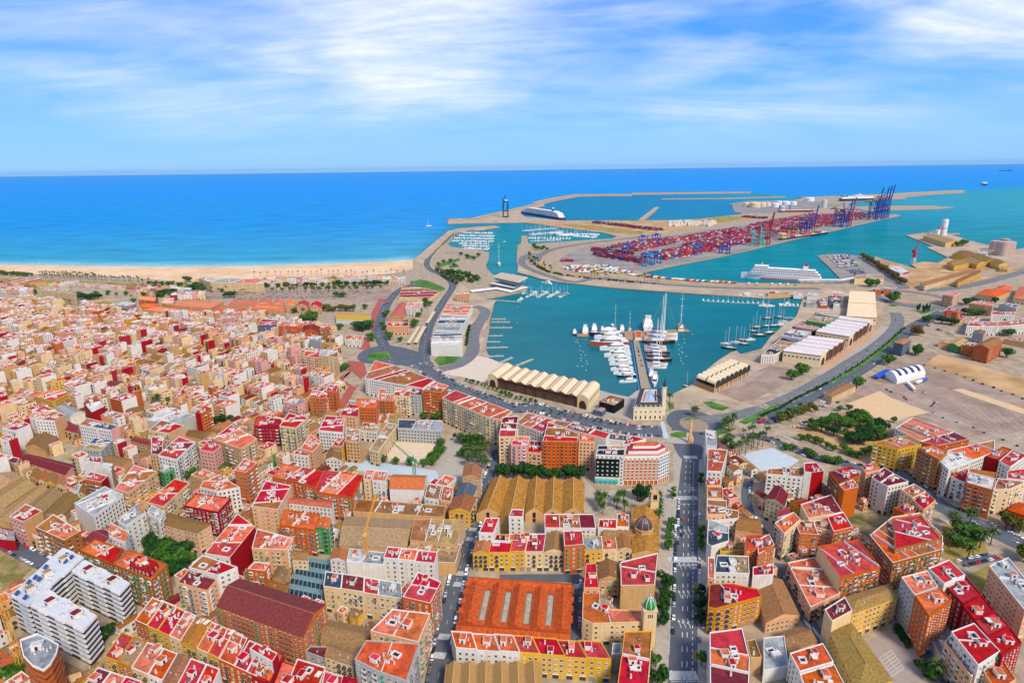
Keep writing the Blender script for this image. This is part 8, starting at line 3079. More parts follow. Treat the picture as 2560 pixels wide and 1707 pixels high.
for y, xs, xb, pr, d in ((722, 1000, 705, YB, 'navy hulled motor yacht'), (748, 1010, 755, YM, 'white motor yacht'), (778, 1040, 790, YM, 'white motor yacht'), (812, 1065, 715, YD, 'rust red hulled classic yacht'), (850, 1072, 805, YM, 'white motor yacht'), (880, 1080, 895, YM, 'white motor yacht'),
       (912, 1086, 845, YM, 'white motor yacht'), (950, 1090, 885, YM, 'white motor yacht'), (986, 1100, 893, YM, 'white motor yacht'), (1036, 1108, 905, YM, 'white motor yacht'), (1070, 1116, 930, YM, 'white motor yacht'), (1098, 1135, 962, YB, 'navy hulled motor yacht'), (1146, 1142, 985, YM, 'white motor yacht')):
 moored('C2', (xs, y - 6), (xb, y + 6), pr, d + ' on the left side of the central pier')
for y, xs, xb, pr, d in ((725, 1235, 1520, YS, 'white sailing yacht'), (762, 1210, 1520, YS, 'white sailing yacht'), (795, 1205, 1495, YK, 'black hulled sailing yacht'), (835, 1212, 1415, YS, 'white sailing yacht'), (858, 1215, 1420, YS, 'white sailing yacht'), (890, 1230, 1448, YN, 'navy hulled sailing yacht'),
       (915, 1240, 1430, YN, 'navy hulled sailing yacht'), (955, 1235, 1470, YK, 'black hulled sailing yacht'), (990, 1240, 1430, YS, 'white sailing yacht'), (1018, 1245, 1420, YS, 'white sailing yacht')):
 moored('C2', (xs, y - 6), (xb, y + 4), pr, d + ' on the right side of the central pier')
for x, y0, y1, pr, d in ((575, 720, 645, YB, 'navy motor yacht at the far left of the pier head'), (672, 715, 595, YM, 'white motor yacht beside the brown boat on the pier head'), (755, 700, 590, YD, 'brown wooden boat on the pier head'), (830, 690, 620, YM, 'white motor yacht right of the brown boat'), (892, 690, 632, YM, 'small white motor yacht on the pier head'),
       (945, 695, 620, YN, 'navy sailing yacht on the pier head'), (1010, 690, 605, YM, 'white motor yacht left of the lone tall mast'), (1080, 690, 625, YS, 'white sailing yacht with the lone tall mast'), (1248, 690, 505, YM, 'huge white superyacht at the pier head'), (1552, 690, 618, YS, 'white sailing yacht at the far right of the pier head'),
       (1282, 1115, 1030, YM, 'white motor yacht at the foot of the pier'), (1312, 1110, 1215, YM, 'white motor yacht closest to the clock building')):
 moored('C2', (x, y0), (x + (0 if x < 1200 else -8), y0 + (y1 - y0) * (.5 if x < 1260 else .8)), pr, d)
for tile, x, y, dx, dy, pr, d in (('C2', 2060, 850, -140, -15, YK, 'black sailing yacht nearest the white quay box'), ('C2', 2120, 795, -120, -10, YS, 'white sailing yacht right of the black one'), ('C2', 2180, 805, -100, 0, YN, 'blue sailing yacht beside the east quay'), ('C2', 2330, 725, -120, 5, YK, 'black racing yacht off the east quay'), ('C3', 100, 640, -110, 0, YK, 'dark racing yacht with twin poles by the east quay'), ('C3', 170, 625, -110, 5, YS, 'pale racing yacht by the east quay'), ('C3', 60, 700, -110, 15, YN, 'blue hulled racing yacht by the east quay'),
         ('C2', 2180, 370, -90, -8, YD, 'red fishing boat below the mole'), ('C2', 2320, 372, -100, -6, YD, 'crimson fishing boat below the mole'), ('C2', 2190, 355, -100, 8, YM, 'white fishing boat below the mole'), ('C2', 362, 255, -95, -12, YM, 'white catamaran ferry in the harbour mouth'), ('D0', 1128, 1272, -50, 14, YM, 'white launch at the small west pontoon'), ('C3', 210, 440, -90, 5, YM, 'white launch in the fishing basin'), ('C2', 1560, 1180, 80, 18, YN, 'dark dinghy near the east quay corner'),
         ('D0', 292, 604, -54, 2, YS, 'lone white sailing boat out at sea'), ('D0', 908, 950, 2, 22, YS, 'small sailing boat in the channel'), ('D0', 970, 748, -28, 0, YM, 'small launch in the channel')):
 moored(tile, (x, y), (x + dx, y + dy), pr, d, 'boat')
for i, (t_, x, y) in enumerate((('C2', 2010, 800), ('C2', 2150, 770), ('C2', 2230, 760), ('C2', 2260, 690), ('C3', 40, 570), ('C3', 150, 560), ('C3', 30, 640), ('C3', 190, 600), ('C3', 10, 450), ('C3', 60, 455), ('C2', 2290, 650))):
 moored(t_, (x, y), (x - 95, y + R.uniform(-6, 8)), R.choice((YK, YS, YN, YS)), 'racing yacht berthed along the east quay', 'boat')
for i in range(22):
 x = 1150 + i * 17 + R.uniform(-5, 5)
 moored('D0', (x, 1215 + (i % 3) * 16), (x - 30 + (i % 2) * 80, 1225 + (i % 3) * 16), R.choice((YS, YM, YS)), 'white boat moored below the cantilever pavilion', 'boat', .9)

# marina boats: one plain mesh each, too small to show parts
SB = unit('small_sailboat', lambda b: (hull(b, 11, 3.2, 1.2, M_HULLW, M_DECK, n=5), wedge(b, -3, 2, .9, 1.2, 1.9, M_WHITE), b.beam((.6, 0, 1.2), (.6, 0, 13), .22, M_WHITE), b.beam((.5, 0, 2.4), (-4, 0, 2.5), .4, flat('sail_cover', '#3f5fa0'))))
SM = unit('small_launch', lambda b: (hull(b, 9, 3.2, 1.2, M_HULLW, M_DECK, n=5), wedge(b, -3, 2, 1.2, 1.2, 2.6, M_WHITE)))
NB = [0]

def marina(tile, text, step, where, both=True, s=1.0):
 s, step = s * 1.6, step * 1.15
 ln = pts_of(tile, text, WZ)
 b = MB()
 c0 = cen(ln)
 b.prism(ccw([(x - c0[0], y - c0[1]) for x, y in ribbon(ln, 1.6)]), -.3, .6, M_CONC)
 b.obj('pontoon', None, (c0[0], c0[1], WZ), label='floating pontoon %s' % where, cat='pontoon', group='pontoons in the harbour')
 for p, u in resample(ln, step):
  for sd in ((1, -1) if both else (1,)):
   if R.random() < .12:
    continue
   k = R.random() < .6
   NB[0] += 1
   OB('sailing_boat' if k else 'motor_boat', SB if k else SM, None, (p[0] - u[1] * 9 * sd, p[1] + u[0] * 9 * sd, WZ), math.atan2(u[0] * sd, -u[1] * sd), s * R.uniform(.75, 1.1),
    label='small white %s %s' % ('sailing boat' if k else 'motor boat', where), cat='boat', group='boats %s' % where)

for y, x0, x1 in ((668, 570, 850), (695, 530, 860), (720, 510, 862), (745, 490, 850), (768, 560, 845), (790, 580, 830), (815, 600, 810)):
 marina('D0', '%d,%d %d,%d' % (x0, y, x1, y + 6), 8.5, 'in the outer marina')
for (x0, y0, x1, y1) in ((1140, 655, 1420, 628), (1200, 690, 1480, 660), (1190, 720, 1560, 725), (1390, 672, 1640, 690), (1480, 690, 1800, 712), (1560, 680, 1820, 690), (1210, 750, 1480, 740)):
 marina('D0', '%d,%d %d,%d' % (x0, y0, x1, y1), 10, 'in the second marina', True, 1.2)
marina('C2', '1755,414 2080,432 2350,442', 8, 'along the long fishing pontoon', False, .7)
marina('C3', '120,460 300,462', 7, 'in the fishing basin', False, .8)
for tile, txt in (('C1', '2160,572 2295,572'), ('C1', '2160,598 2335,598'), ('C1', '2140,650 2355,650'), ('C1', '2122,724 2265,724'), ('C1', '2112,779 2242,779'), ('C1', '2112,834 2315,828'), ('C1', '2135,912 2272,907'), ('C1', '2245,968 2352,922'), ('C2', '40,997 190,937'), ('C2', '200,1066 240,1046'), ('C2', '380,1112 415,1088'), ('D0', '790,1276 1110,1296'), ('C3', '70,555 240,560'), ('C3', '90,610 200,605')):
 ln = pts_of(tile, txt)
 c0 = cen(ln)
 b = MB()
 b.prism(ccw([(x - c0[0], y - c0[1]) for x, y in ribbon(ln, 1.9)]), -2.4, -1.0, M_CONC)
 o = b.obj('pontoon', None, (c0[0], c0[1], 0), label='bare grey finger pontoon in the inner harbour', cat='pontoon', group='pontoons in the harbour')
 for p, u in resample([(x - c0[0], y - c0[1]) for x, y in ln], 12):
  b = MB()
  b.lathe([(.3, -3), (.3, .8)], M_WHITE, 6, p)
  b.obj('pile', o)

def pier():
 b = MB()
 q = pts_of('C2', '1188,1232 1275,1232 1160,768 1110,768')
 b.prism(ccw(q), -4, -.05, M_QSIDE, flat('pier_paving', '#a8997e', .9, .2, .2))
 b.prism(ccw(pts_of('C2', '1035,768 1230,768 1215,690 1030,690')), -4, -.02, M_QSIDE, flat('pier_timber', '#b08a64'))
 b.obj('pier', kind='structure', label='long central pier with its square head', cat='pier')
 for txt, d in (('600,735 710,735 705,712 600,712', 'left wing of the pier head'), ('1215,700 1640,690 1610,670 1215,682', 'right wing of the pier head'), ('700,715 1035,705 1035,692 700,700', 'inner left wing of the pier head')):
  b = MB()
  b.prism(ccw(pts_of('C2', txt)), -3, -.3, M_QSIDE, flat('pier_timber', '#b08a64'))
  b.obj('pier', kind='structure', label='timber ' + d, cat='pier')
 p = pts_of('C2', '1130,752 1190,752 1186,690 1126,690', 3.6)
 building(p, 1, 'w', 'fC', 'n', h=3.4, name='pier_house', desc='small white pier house with coral roof', clutter=False)
 for x0, x1 in ((1090, 1170), (1205, 1280)):
  b = MB()
  ln = pts_of('C2', '%d,790 %d,1222' % (x0 + 6, x1 - 2))
  b.prism(ccw(ribbon(ln, .9)), -2.2, -.7, flat('blue_pontoon', '#3a78b0'))
  b.obj('pontoon', label='blue floating walkway on the %s side of the pier' % ('left' if x0 < 1150 else 'right'), cat='pontoon', group='pontoons in the harbour')
 bu = unit('buoy_mesh', lambda b: b.lathe([(.35, -.2), (.7, .1), (.7, .5), (.3, .8)], M_WHITE, 8))
 for x, y in ((585, 790), (600, 770), (603, 795), (625, 825), (627, 868), (655, 880), (635, 908), (672, 912), (632, 937), (633, 960), (682, 967), (693, 990), (600, 1012), (645, 1012), (680, 1050), (1580, 765), (1583, 800), (1530, 815), (1555, 840), (1535, 860), (1558, 880), (1566, 893), (1534, 905), (1550, 940), (1552, 965), (1567, 990), (1600, 920), (1655, 720), (50, 465), (52, 615)):
  p = T('C2', x, y, WZ)
  OB('buoy', bu, None, (p[0], p[1], WZ), label='small white mooring buoy beside the yacht pier', cat='buoy', group='mooring buoys')

pier()

# ------------------------------------------------------------------ ships
def ship(name, tile, stern, bow, W, H, hullhex, label, decks, extra=(), bands=()):
 a, b2 = T(tile, *stern, WZ), T(tile, *bow, WZ)
 L = math.dist(a, b2)
 c = mid(a, b2)
 o = OB(name, None, None, (c[0], c[1], WZ), math.atan2(b2[1] - a[1], b2[0] - a[0]), label=label, cat='ship')
 o.scale = (1, 1.4, 1.35) if name not in ('freighter', 'ferry') else (1, 1.7, 1.75) if name == 'ferry' else (1, .8, .5)
 b = MB()
 hull(b, L, W, H, flat('ship_' + hullhex.strip('#'), hullhex, .45), M_DECK, .12, 10)
 b.obj('hull', o)
 for i, (x0, x1, z0, z1, hx, win) in enumerate(decks):
  b = MB()
  wm = flat('ship_' + hx.strip('#'), hx, .5)
  b.box(L * x0, L * x1, -W * .44, W * .44, z0, z1 - .25, wm)
  b.box(L * x0 - .6, L * x1 + .6, -W * .46, W * .46, z1 - .25, z1, M_WHITE)
  dk = b.obj('deck_house', o)
  if win:
   b = MB()
   k = int(L * (x1 - x0) / 4)
   for j in range(k):
    for s in (-1, 1):
     x = L * x0 + (j + .5) * 4
     b.box(x - 1.2, x + 1.2, s * W * .44 - .06, s * W * .44 + .06, z0 + (z1 - z0) * .35, z0 + (z1 - z0) * .75, M_GLASS)
   b.obj('windows', dk, kind='stuff')
 for nm, x, y, w, d, z0, z1, hx in extra:
  b = MB()
  m = flat('ship_' + hx.strip('#'), hx, .5)
  if nm in ('funnel', 'mast'):
   b.prism([(L * x - w, -d), (L * x + w, -d), (L * x + w, d), (L * x - w, d)], z0, (z0 * .35 + z1 * .65), m)
   b.box(L * x - w * .8, L * x + w * .6, -d * .8, d * .8, z0 * .35 + z1 * .65, z1, flat('funnel_top', '#b01c30') if hx != '#16386e' else M_WHITE)
  else:
   b.box(L * x - w, L * x + w, y - d, y + d, z0, z1, m)
  b.obj(nm, o)
 return o

ship('cruise_ship', 'D0', (1500, 552), (1112, 488), 26, 9, '#123f86', 'large cruise ship with dark blue hull at the outer quay',
  [(-.46, .40, 9, 13, '#dfe6ea', 1), (-.45, .38, 13, 17, '#e8ecee', 1), (-.44, .36, 17, 21, '#dfe6ea', 1), (-.42, .33, 21, 25, '#e8ecee', 1), (-.36, .28, 25, 28, '#cfe0e6', 1)],
  [('funnel', -.28, 0, 5, 4, 28, 40, '#16386e'), ('mast', .22, 0, 1, 1, 28, 36, '#e6e6e6'), ('lifeboat', -.1, 11.9, 30, .6, 9.5, 11.5, '#e0662a'), ('lifeboat', .2, 11.9, 14, .6, 9.5, 11.5, '#e0662a')])
ship('ferry', 'D1', (2318, 1288), (1478, 1235), 15, 7, '#f2f0ee', 'white car ferry with red striped funnel moored along the mole',
  [(-.48, .38, 7, 10, '#f4f2f0', 1), (-.45, .36, 10, 13, '#f4f2f0', 1), (-.42, .34, 13, 15.5, '#eef2ee', 1), (.16, .33, 15.5, 18, '#f4f2f0', 1)],
  [('funnel', -.3, 0, 5, 3, 15.5, 23, '#f0e6e0'), ('lifeboat', -.02, -6.9, 7, .5, 10.5, 12.2, '#e8703a'), ('lifeboat', .08, -6.9, 5, .5, 10.5, 12.2, '#e8703a'), ('helipad', .05, 0, 6, 5, 15.5, 15.9, '#dfe8ea'), ('mast', .24, 0, .8, .8, 18, 24, '#e6e6e6'), ('red_stripe', 0, 0, 40, 7.56, 2.2, 3.0, '#c8323c')])
ship('cargo_ship', 'D2', (270, 775), (-230, 850), 16, 6, '#1e2f5c', 'dark blue cargo ship with yellow deck cranes at the container quay',
  [(.40, .47, 6, 18, '#e8c060', 1)], [('deck_crane', -.2, 0, 1.6, 1.6, 6, 24, '#e8b040'), ('deck_crane', .12, 0, 1.6, 1.6, 6, 24, '#e8b040'), ('deck_crane', .3, 0, 1.6, 1.6, 6, 22, '#e8b040'), ('cargo', -.05, 0, 26, 6, 6, 11, '#c8562c'), ('cargo', .25, 0, 12, 6, 6, 10, '#b8322c'), ('cargo', -.3, 0, 14, 6, 6, 10, '#9a3028')])
ship('vehicle_carrier', 'D2', (752, 428), (405, 438), 30, 14, '#3a4a58', 'white and dark vehicle carrier at the far quay', [(-.48, .46, 14, 24, '#eef0f0', 0), (-.2, .05, 24, 31, '#f4f4f4', 1), (.3, .4, 24, 30, '#20242c', 0)], [('funnel', -.1, 0, 4, 3, 31, 42, '#e8e8e8')])
ship('tanker', 'D1', (1880, 552), (2240, 548), 22, 8, '#a81e30', 'red hulled tanker beside the tank farm', [(-.46, -.36, 8, 26, '#f0e8e0', 1), (-.3, .4, 8, 9.5, '#b8324a', 0)], [])
ship('freighter', 'D2', (1925, 262), (1958, 268), 60, 34, '#183a78', 'dark blue freighter under way near the horizon at right', [(-.4, .0, 34, 60, '#e6e6e6', 0)], [])
ship('freighter', 'D2', (2210, 116), (2088, 114), 110, 40, '#1c3a70', 'long dark freighter on the horizon at the far right', [(-.48, -.38, 40, 70, '#2c4a80', 0)], [])
ship('freighter', 'D1', (362, 128), (440, 128), 90, 22, '#1d3f78', 'pale bridged freighter on the horizon behind the breakwater', [(-.48, -.34, 22, 90, '#8fb0d0', 0)], [])

# ------------------------------------------------------------------ quay cranes
def sts(tile, x, y, ang, hx, label, up=False, H=46, s=1.0, househx='#e0a030', foot=0.0):
 p = T(tile, x, y, foot)
 m = flat('crane_' + hx.strip('#'), hx, .5)
 o = OB('quay_crane', None, None, (p[0], p[1], foot), ang, s, label=label, cat='crane', group='ship to shore cranes on the quays')
 for i in (-1, 1):
  for j in (0, -1):
   b = MB()
   b.beam((i * 8, j * 22, 0), (i * 8, j * 22, H), 2.0, m)
   b.obj('leg', o)
 b = MB()
 for i in (-1, 1):
  b.beam((i * 8, 0, H * .4), (i * 8, -22, H * .4), 1.6, m)
  b.beam((i * 8, 0, H * .4), (i * 8, -22, H * .95), 1.2, m)
  b.beam((i * 8, 0, H * .66), (i * 8, -22, H * .66), 1.2, m)
 for j in (0, -22):
  b.beam((-8, j, H * .4), (8, j, H * .4), 1.6, m)
  b.beam((-8, j, H * .97), (8, j, H * .97), 1.6, m)
  b.beam((-10, j, 1.2), (10, j, 1.2), 2.4, m)
 b.obj('portal_beam', o)
 b = MB()
 tip = (0, 48, H + 2) if not up else (0, 7, H + 44)
 for i in (-2.4, 2.4):
  b.beam((i, 2, H + 1), (i, tip[1], tip[2]), 1.5, m)
 for k in range(1, 7):
  t = k / 7
  b.beam((-2.4, 2 + (tip[1] - 2) * t, H + 1 + (tip[2] - H - 1) * t), (2.4, 2 + (tip[1] - 2) * t, H + 1 + (tip[2] - H - 1) * t), .8, m)
 b.obj('boom', o)
 b = MB()
 for i in (-2.4, 2.4):
  b.beam((i, 2, H + 1), (i, -40, H + 1), 1.5, m)
 for i in (-1, 1):
  b.beam((i * 7, 0, H), (0, -4, H + 20), 1.2, m)
 b.beam((0, -4, H + 20), (0, -36, H + 1.5), .7, m)
 b.beam((0, -4, H + 20), (0, tip[1] * .8, H + (tip[2] - H) * .8 + 1), .7, m)
 b.obj('apex_frame', o)
 b = MB()
 b.box(-4, 4, -32, -20, H + 1.8, H + 7, flat('machinery_' + househx.strip('#'), househx, .5))
 b.obj('machinery_house', o)
 return o

QA = math.atan2(*[T('D1', 2000, 840)[k] - T('D1', 900, 1085)[k] for k in (1, 0)])
sts('D1', 1345, 985, QA + PI, '#1b3f9e', 'blue quay crane with yellow house nearest the lorry park', False, 27, 1.1)
sts('D1', 1695, 905, QA + PI, '#58c4b8', 'pale turquoise quay crane beside the red one', False, 27, 1.25, '#58c4b8')
sts('D1', 1765, 890, QA + PI, '#a01c30', 'dark red quay crane with raised boom beside the turquoise one', True, 34, 1.35, '#a01c30')
sts('D1', 2180, 775, QA + PI, '#1b3f9e', 'blue quay crane with yellow house above the cargo ship', False, 42, 1.35)
sts('D1', 2235, 765, QA + PI, '#1b3f9e', 'tall blue quay crane right above the cargo ship', True, 36, 1.3)
sts('D2', 440, 705, QA + PI, '#1b3f9e', 'blue quay crane with yellow house left of the crimson crane', False, 50, 1.4)
sts('D2', 490, 705, QA + PI, '#1b3f9e', 'blue quay crane with raised boom touching the crimson one', True, 36, 1.35)
sts('D2', 525, 695, QA + PI, '#b01838', 'crimson quay crane with raised boom between the blue cranes', True, 40, 1.4, '#b01838')
for k, x in enumerate((800, 860, 890, 920)):
 sts('D2', x, 630 - k * 8, QA + PI, '#163a9a', '%s of the four tall blue cranes at the quay end' % ('leftmost', 'second', 'third', 'rightmost')[k], True, 52 + k * 2, 1.5)
sts('D0', 965, 522, 0.15, '#14303c', 'tall black crane standing on the cruise quay', False, 54, 1.5, '#e8e8e8')

def yard_crane(tile, x, y, ang, hx, label, s=1.0):
 p = T(tile, x, y)
 m = flat('crane_' + hx.strip('#'), hx, .5)
 o = OB('yard_crane', None, None, (p[0], p[1], 0), ang, s, label=label, cat='crane', group='yard cranes among the containers')
 for i in (-11, 11):
  for j in (-4, 4):
   b = MB()
   b.beam((i, j, 0), (i, j, 20), 1.4, m)
   b.obj('leg', o)
 b = MB()
 for j in (-4, 4):
  b.beam((-13, j, 20.6), (13, j, 20.6), 1.8, m)
 for i in (-11, 11):
  b.beam((i, -5.5, 1.2), (i, 5.5, 1.2), 1.8, m)
  b.beam((i, -4, 12), (i, 4, 12), .9, m)
 b.obj('girder', o)
 b = MB()
 b.box(-3, 3, -4.5, 4.5, 21.5, 24, m)
 b.obj('trolley', o)

for k, (x, y) in enumerate(((500, 1110), (585, 1090), (290, 990), (1020, 990), (450, 895), (590, 875))):
 yard_crane('D1', x, y, QA, '#1a62b8' if k else '#2a8ac8', 'blue yard crane straddling the container rows', 1.4)

def portal_crane():
 p = T('D2', 1190, 1078)
 o = OB('portal_crane', None, None, (p[0], p[1], 0), .4, label='red and white slewing dock crane on the inner basin edge', cat='crane')
 m = flat('crane_red', '#c8203a', .5)
 for i in (-4, 4):
  for j in (-4, 4):
   b = MB()
   b.beam((i, j, 0), (i * .5, j * .5, 14), 1.3, M_WHITE)
   b.obj('leg', o)
 b = MB()
 b.box(-3, 3, -3, 3, 14, 30, m)
 b.obj('tower', o)
 b = MB()
 for i in (-1.2, 1.2):
  b.beam((i, 2, 29), (i * .3, -7, 62), 1.1, m)
 for k in range(1, 8):
  b.beam((-1.2, 2 - 9 * k / 8, 29 + 33 * k / 8), (1.2, 2 - 9 * k / 8, 29 + 33 * k / 8), .6, M_WHITE)
 b.obj('jib', o)
 b = MB()
 b.box(-2.6, 2.6, 3, 8, 26, 33, m)
 b.beam((0, 4, 33), (0, -2, 44), .8, m)
 b.obj('cab', o)

portal_crane()

# ------------------------------------------------------------------ containers
CCOL = [('red', '#b8202c', 7), ('crimson', '#a01838', 5), ('orange', '#d4501c', 4), ('blue', '#1c4a9a', 4), ('white', '#d8d6d2', 2), ('maroon', '#6e1c26', 3), ('teal', '#2a8a88', 1), ('grey', '#8a8c90', 1)]
CBAG = [c for c in CCOL for _ in range(c[2])]

def _cont(b, m):
 b.box(-6, 6, -1.2, 1.2, .05, 2.6, m)
 for i in range(-5, 6):
  for s in (-1.2, 1.2):
   b.box(i - .18, i + .18, s - .05, s + .05, .15, 2.5, m)

def containers():
 stuff = MB()
 n = 0
 jobs = []
 ux = Vector((math.cos(QA), math.sin(QA)))
 uy = Vector((-ux.y, ux.x))

 def blockrow(tile, a, c, rows, tiers, p=.9, back=1):
  A, B = Vector(T(tile, *a)), Vector(T(tile, *c))
  d = (B - A).normalized()
  nn = Vector((-d.y, d.x)) * back
  for r in range(rows):
   off = r * 2.9 + (r // 6) * 7
   t = 0.0
   L = (B - A).length
   while t < L:
    k = R.randint(max(1, tiers - 2), tiers) if R.random() < p else 0
    q = A + d * t + nn * off
    for z in range(k):
     jobs.append((q.x, q.y, z * 2.62, math.atan2(d.y, d.x), R.choice(CBAG)))
    t += 12.6 if R.random() > .06 else 22
 blockrow('D1', (-60, 1010), (430, 1088), 9, 5, .95)
 blockrow('D1', (700, 1050), (1240, 945), 22, 5, .92)
 blockrow('D1', (1250, 930), (2050, 770), 32, 5, .92)
 blockrow('D1', (400, 960), (900, 850), 16, 5, .92)
 blockrow('D2', (20, 740), (780, 590), 22, 6, .92)
 blockrow('D1', (1500, 605), (1720, 620), 8, 4, .95)
 blockrow('D1', (-80, 665), (600, 745), 9, 4, .85)
 blockrow('D0', (1490, 935), (1600, 935), 4, 3, .9)
 blockrow('D1', (1450, 790), (2050, 660), 16, 5, .9)
 blockrow('D1', (-80, 960), (330, 1000), 5, 5, .9)
 blockrow('D1', (150, 930), (600, 850), 7, 4, .9)
 blockrow('D1', (850, 860), (1500, 745), 12, 5, .92)
 blockrow('D1', (1700, 700), (2340, 590), 14, 5, .9)
 blockrow('D2', (-20, 640), (640, 575), 10, 6, .9)
 jobs.sort(key=lambda j: math.hypot(j[0], j[1]))
 for i, (x, y, z, a, (nm, hx, _)) in enumerate(jobs):
  m = flat('container_' + nm, hx, .6, .15, .6)
  if i < 298:
   u = unit('container_' + nm, lambda b: _cont(b, m))
   lab = '%s container %s of the near stacks' % (nm, 'on the ground' if z < 1 else 'on the %s tier' % ('second', 'third', 'fourth', 'fifth')[int(z / 2.6) - 1])
   OB('shipping_container', u, None, (x, y, z + .06), a, label=lab, cat='container', group='%s containers on tier %d' % (nm, int(z / 2.6) + 1))
  else:
   stuff.obox((x, y), (math.cos(a), math.sin(a)), 12, 2.4, z + .06, z + 2.64, m)
 stuff.obj('container_stacks', kind='stuff', label='endless stacks of red, orange and blue shipping containers', cat='containers')
 print('CONTAINERS', len(jobs))

containers()

def white_blocks():
 b = MB()
 for i in range(90):
  p = T('D1', R.uniform(700, 1210), R.uniform(655, 700))
  b.obox(p, (1, 0), R.uniform(8, 14), R.uniform(8, 14), 0, R.uniform(7, 14), flat('concrete_block', '#e2dccb', .9, .15, .05))
 b.obj('concrete_blocks', kind='stuff', label='field of pale concrete blocks behind the container yard', cat='blocks')

white_blocks()

def tanks():
 n = 0
 for tile, x, y, r, h, hx, d in (('D1', 1540, 492, 18, 16, '#e6d2b4', 'cream'), ('D1', 1625, 498, 26, 18, '#e8cfa8', 'large cream'), ('D1', 1705, 490, 17, 16, '#e6d6c0', 'cream'), ('D1', 1760, 486, 15, 15, '#e6d6c0', 'cream'), ('D1', 1840, 495, 18, 15, '#e8ecee', 'white'), ('D1', 1880, 470, 16, 14, '#e8ecee', 'white'), ('D1', 1952, 482, 20, 17, '#e8ecee', 'large white'),
         ('D1', 1945, 525, 14, 18, '#9aa4ac', 'grey'), ('D1', 1998, 522, 14, 18, '#9aa4ac', 'grey'), ('D1', 2030, 475, 16, 14, '#e8ecee', 'white'), ('D1', 2200, 432, 24, 14, '#e8ecee', 'white'), ('D1', 1900, 520, 10, 16, '#8a949c', 'grey'), ('D2', 250, 500, 12, 30, '#c8ccd0', 'tall grey'),
         ('D2', 2040, 945, 11, 18, '#c8a494', 'pinkish'), ('D2', 2090, 1000, 10, 26, '#c0a498', 'pinkish'), ('D2', 2120, 1005, 10, 26, '#c4a89c', 'pinkish'), ('D2', 2155, 1000, 10, 24, '#c0a498', 'pinkish'), ('D2', 2190, 990, 10, 24, '#c4a89c', 'pinkish'), ('D2', 2130, 975, 9, 27, '#b89c90', 'pinkish')):
  r, h = r * 1.25, h * 1.45
  p = T(tile, x, y)
  o = OB('storage_tank', None, None, (p[0], p[1], 0), label='%s cylindrical storage tank %s' % (d, 'of the tank farm' if tile == 'D1' or x < 400 else 'near the old workshops'), cat='tank', group='storage tanks')
  m = flat('tank_' + hx.strip('#'), hx, .6)
  b = MB()
  b.lathe([(r, 0), (r, h)], m, 20)
  b.obj('shell', o)
  b = MB()
  b.lathe([(r + .3, h), (r * .6, h + r * .14), (.4, h + r * .2)], m, 20)
  b.obj('roof', o)
 p = T('D2', 1502, 790)
 o = OB('cement_silo', None, None, (p[0], p[1], 0), label='tall white cement silo with a blue ring on the dock apron', cat='silo')
 b = MB()
 b.lathe([(9.5, 0), (9.5, 52)], M_WHITE, 20)
 b.lathe([(9.5, 52), (8, 56), (1, 57)], M_WHITE, 20)
 b.obj('shell', o)
 b = MB()
 b.lathe([(9.7, 24), (9.7, 26.5), (9.5, 26.5)], flat('silo_blue', '#2f6fc8'), 20)
 b.obj('blue_ring', o)
 b = MB()
 b.box(-3, 3, -3, 3, 56, 59, M_STEEL)
 b.beam((-2, 0, 59), (-2, 0, 67), .5, M_STEEL)
 b.beam((2, 0, 59), (2, 0, 66), .5, M_STEEL)
 b.obj('roof_plant', o)
 b = MB()
 b.box(-19, -11, -3, 5, 0, 33, M_STEEL)
 b.lathe([(7, 0), (7, 20)], M_WHITE, 14, (-24, -4))
 b.beam((-24, -4, 18), (-62, -10, 12), 4, M_STEEL)
 b.beam((-60, -10, 0), (-60, -10, 12), 2, M_STEEL)
 b.obj('lift_tower', o)

tanks()

def misc():
 # tram shelters and other long roofs on posts
 for txt, d in (('1385,795 1415,798 1510,645 1482,642', 'left'), ('1448,790 1482,794 1565,645 1530,642', 'middle'), ('1560,612 1585,614 1650,508 1625,505', 'far')):
  p = pts_of('C1', txt, 4)
  c = cen(p)
  o = OB('platform_canopy', None, None, (c[0], c[1], 0), label='%s long tan platform canopy beside the quay road' % d, cat='canopy')
  b = MB()
  b.prism(ccw(rel(o, p)), 3.6, 4.0, flat('canopy_tan', '#dcc8a4'))
  b.obj('roof', o)
  for s in (.1, .5, .9):
   q = bil(rel(o, p), .5, s)
   b = MB()
   b.box(q[0] - .2, q[0] + .2, q[1] - .2, q[1] + .2, 0, 3.6, M_STEEL)
   b.obj('post', o)
 # grey machines on the long white hall
 for o in [o for o in COL.objects if o.name.startswith('exhibition_hall')]:
  zt = max(v.co.z for v in o.data.vertices) + .13
  for i in range(7):
   for j in range(3):
    b = MB()
    b.box(-.9, .9, -1.6, 1.6, 0, 1.6, flat('plant_grey', '#a8b4bc', .5))
    b.box(-.6, .6, -1.2, 1.2, 1.6, 1.75, M_DARK)
    b.obj('roof_plant', o, (-9 + i * 3 + R.uniform(-.4, .4), -5 + j * 5, zt))
 # harbour passenger bridge on posts beside the ferry
 ln = pts_of('D2', '-20,1258 200,1256 440,1258 570,1236', 9)
 c = cen(ln)
 o = OB('passenger_bridge', None, None, (c[0], c[1], 0), label='long white passenger bridge between ferry and terminal', cat='bridge')
 ln = [(x - c[0], y - c[1]) for x, y in ln]
 b = MB()
 b.prism(ccw(ribbon(ln, 1.8)), 8, 10.4, M_WHITE)
 b.obj('deck', o)
 for p, u in resample(ln, 16):
  b = MB()
  b.box(p[0] - .4, p[0] + .4, p[1] - .4, p[1] + .4, 0, 8, M_STEEL)
  b.obj('post', o)

misc()

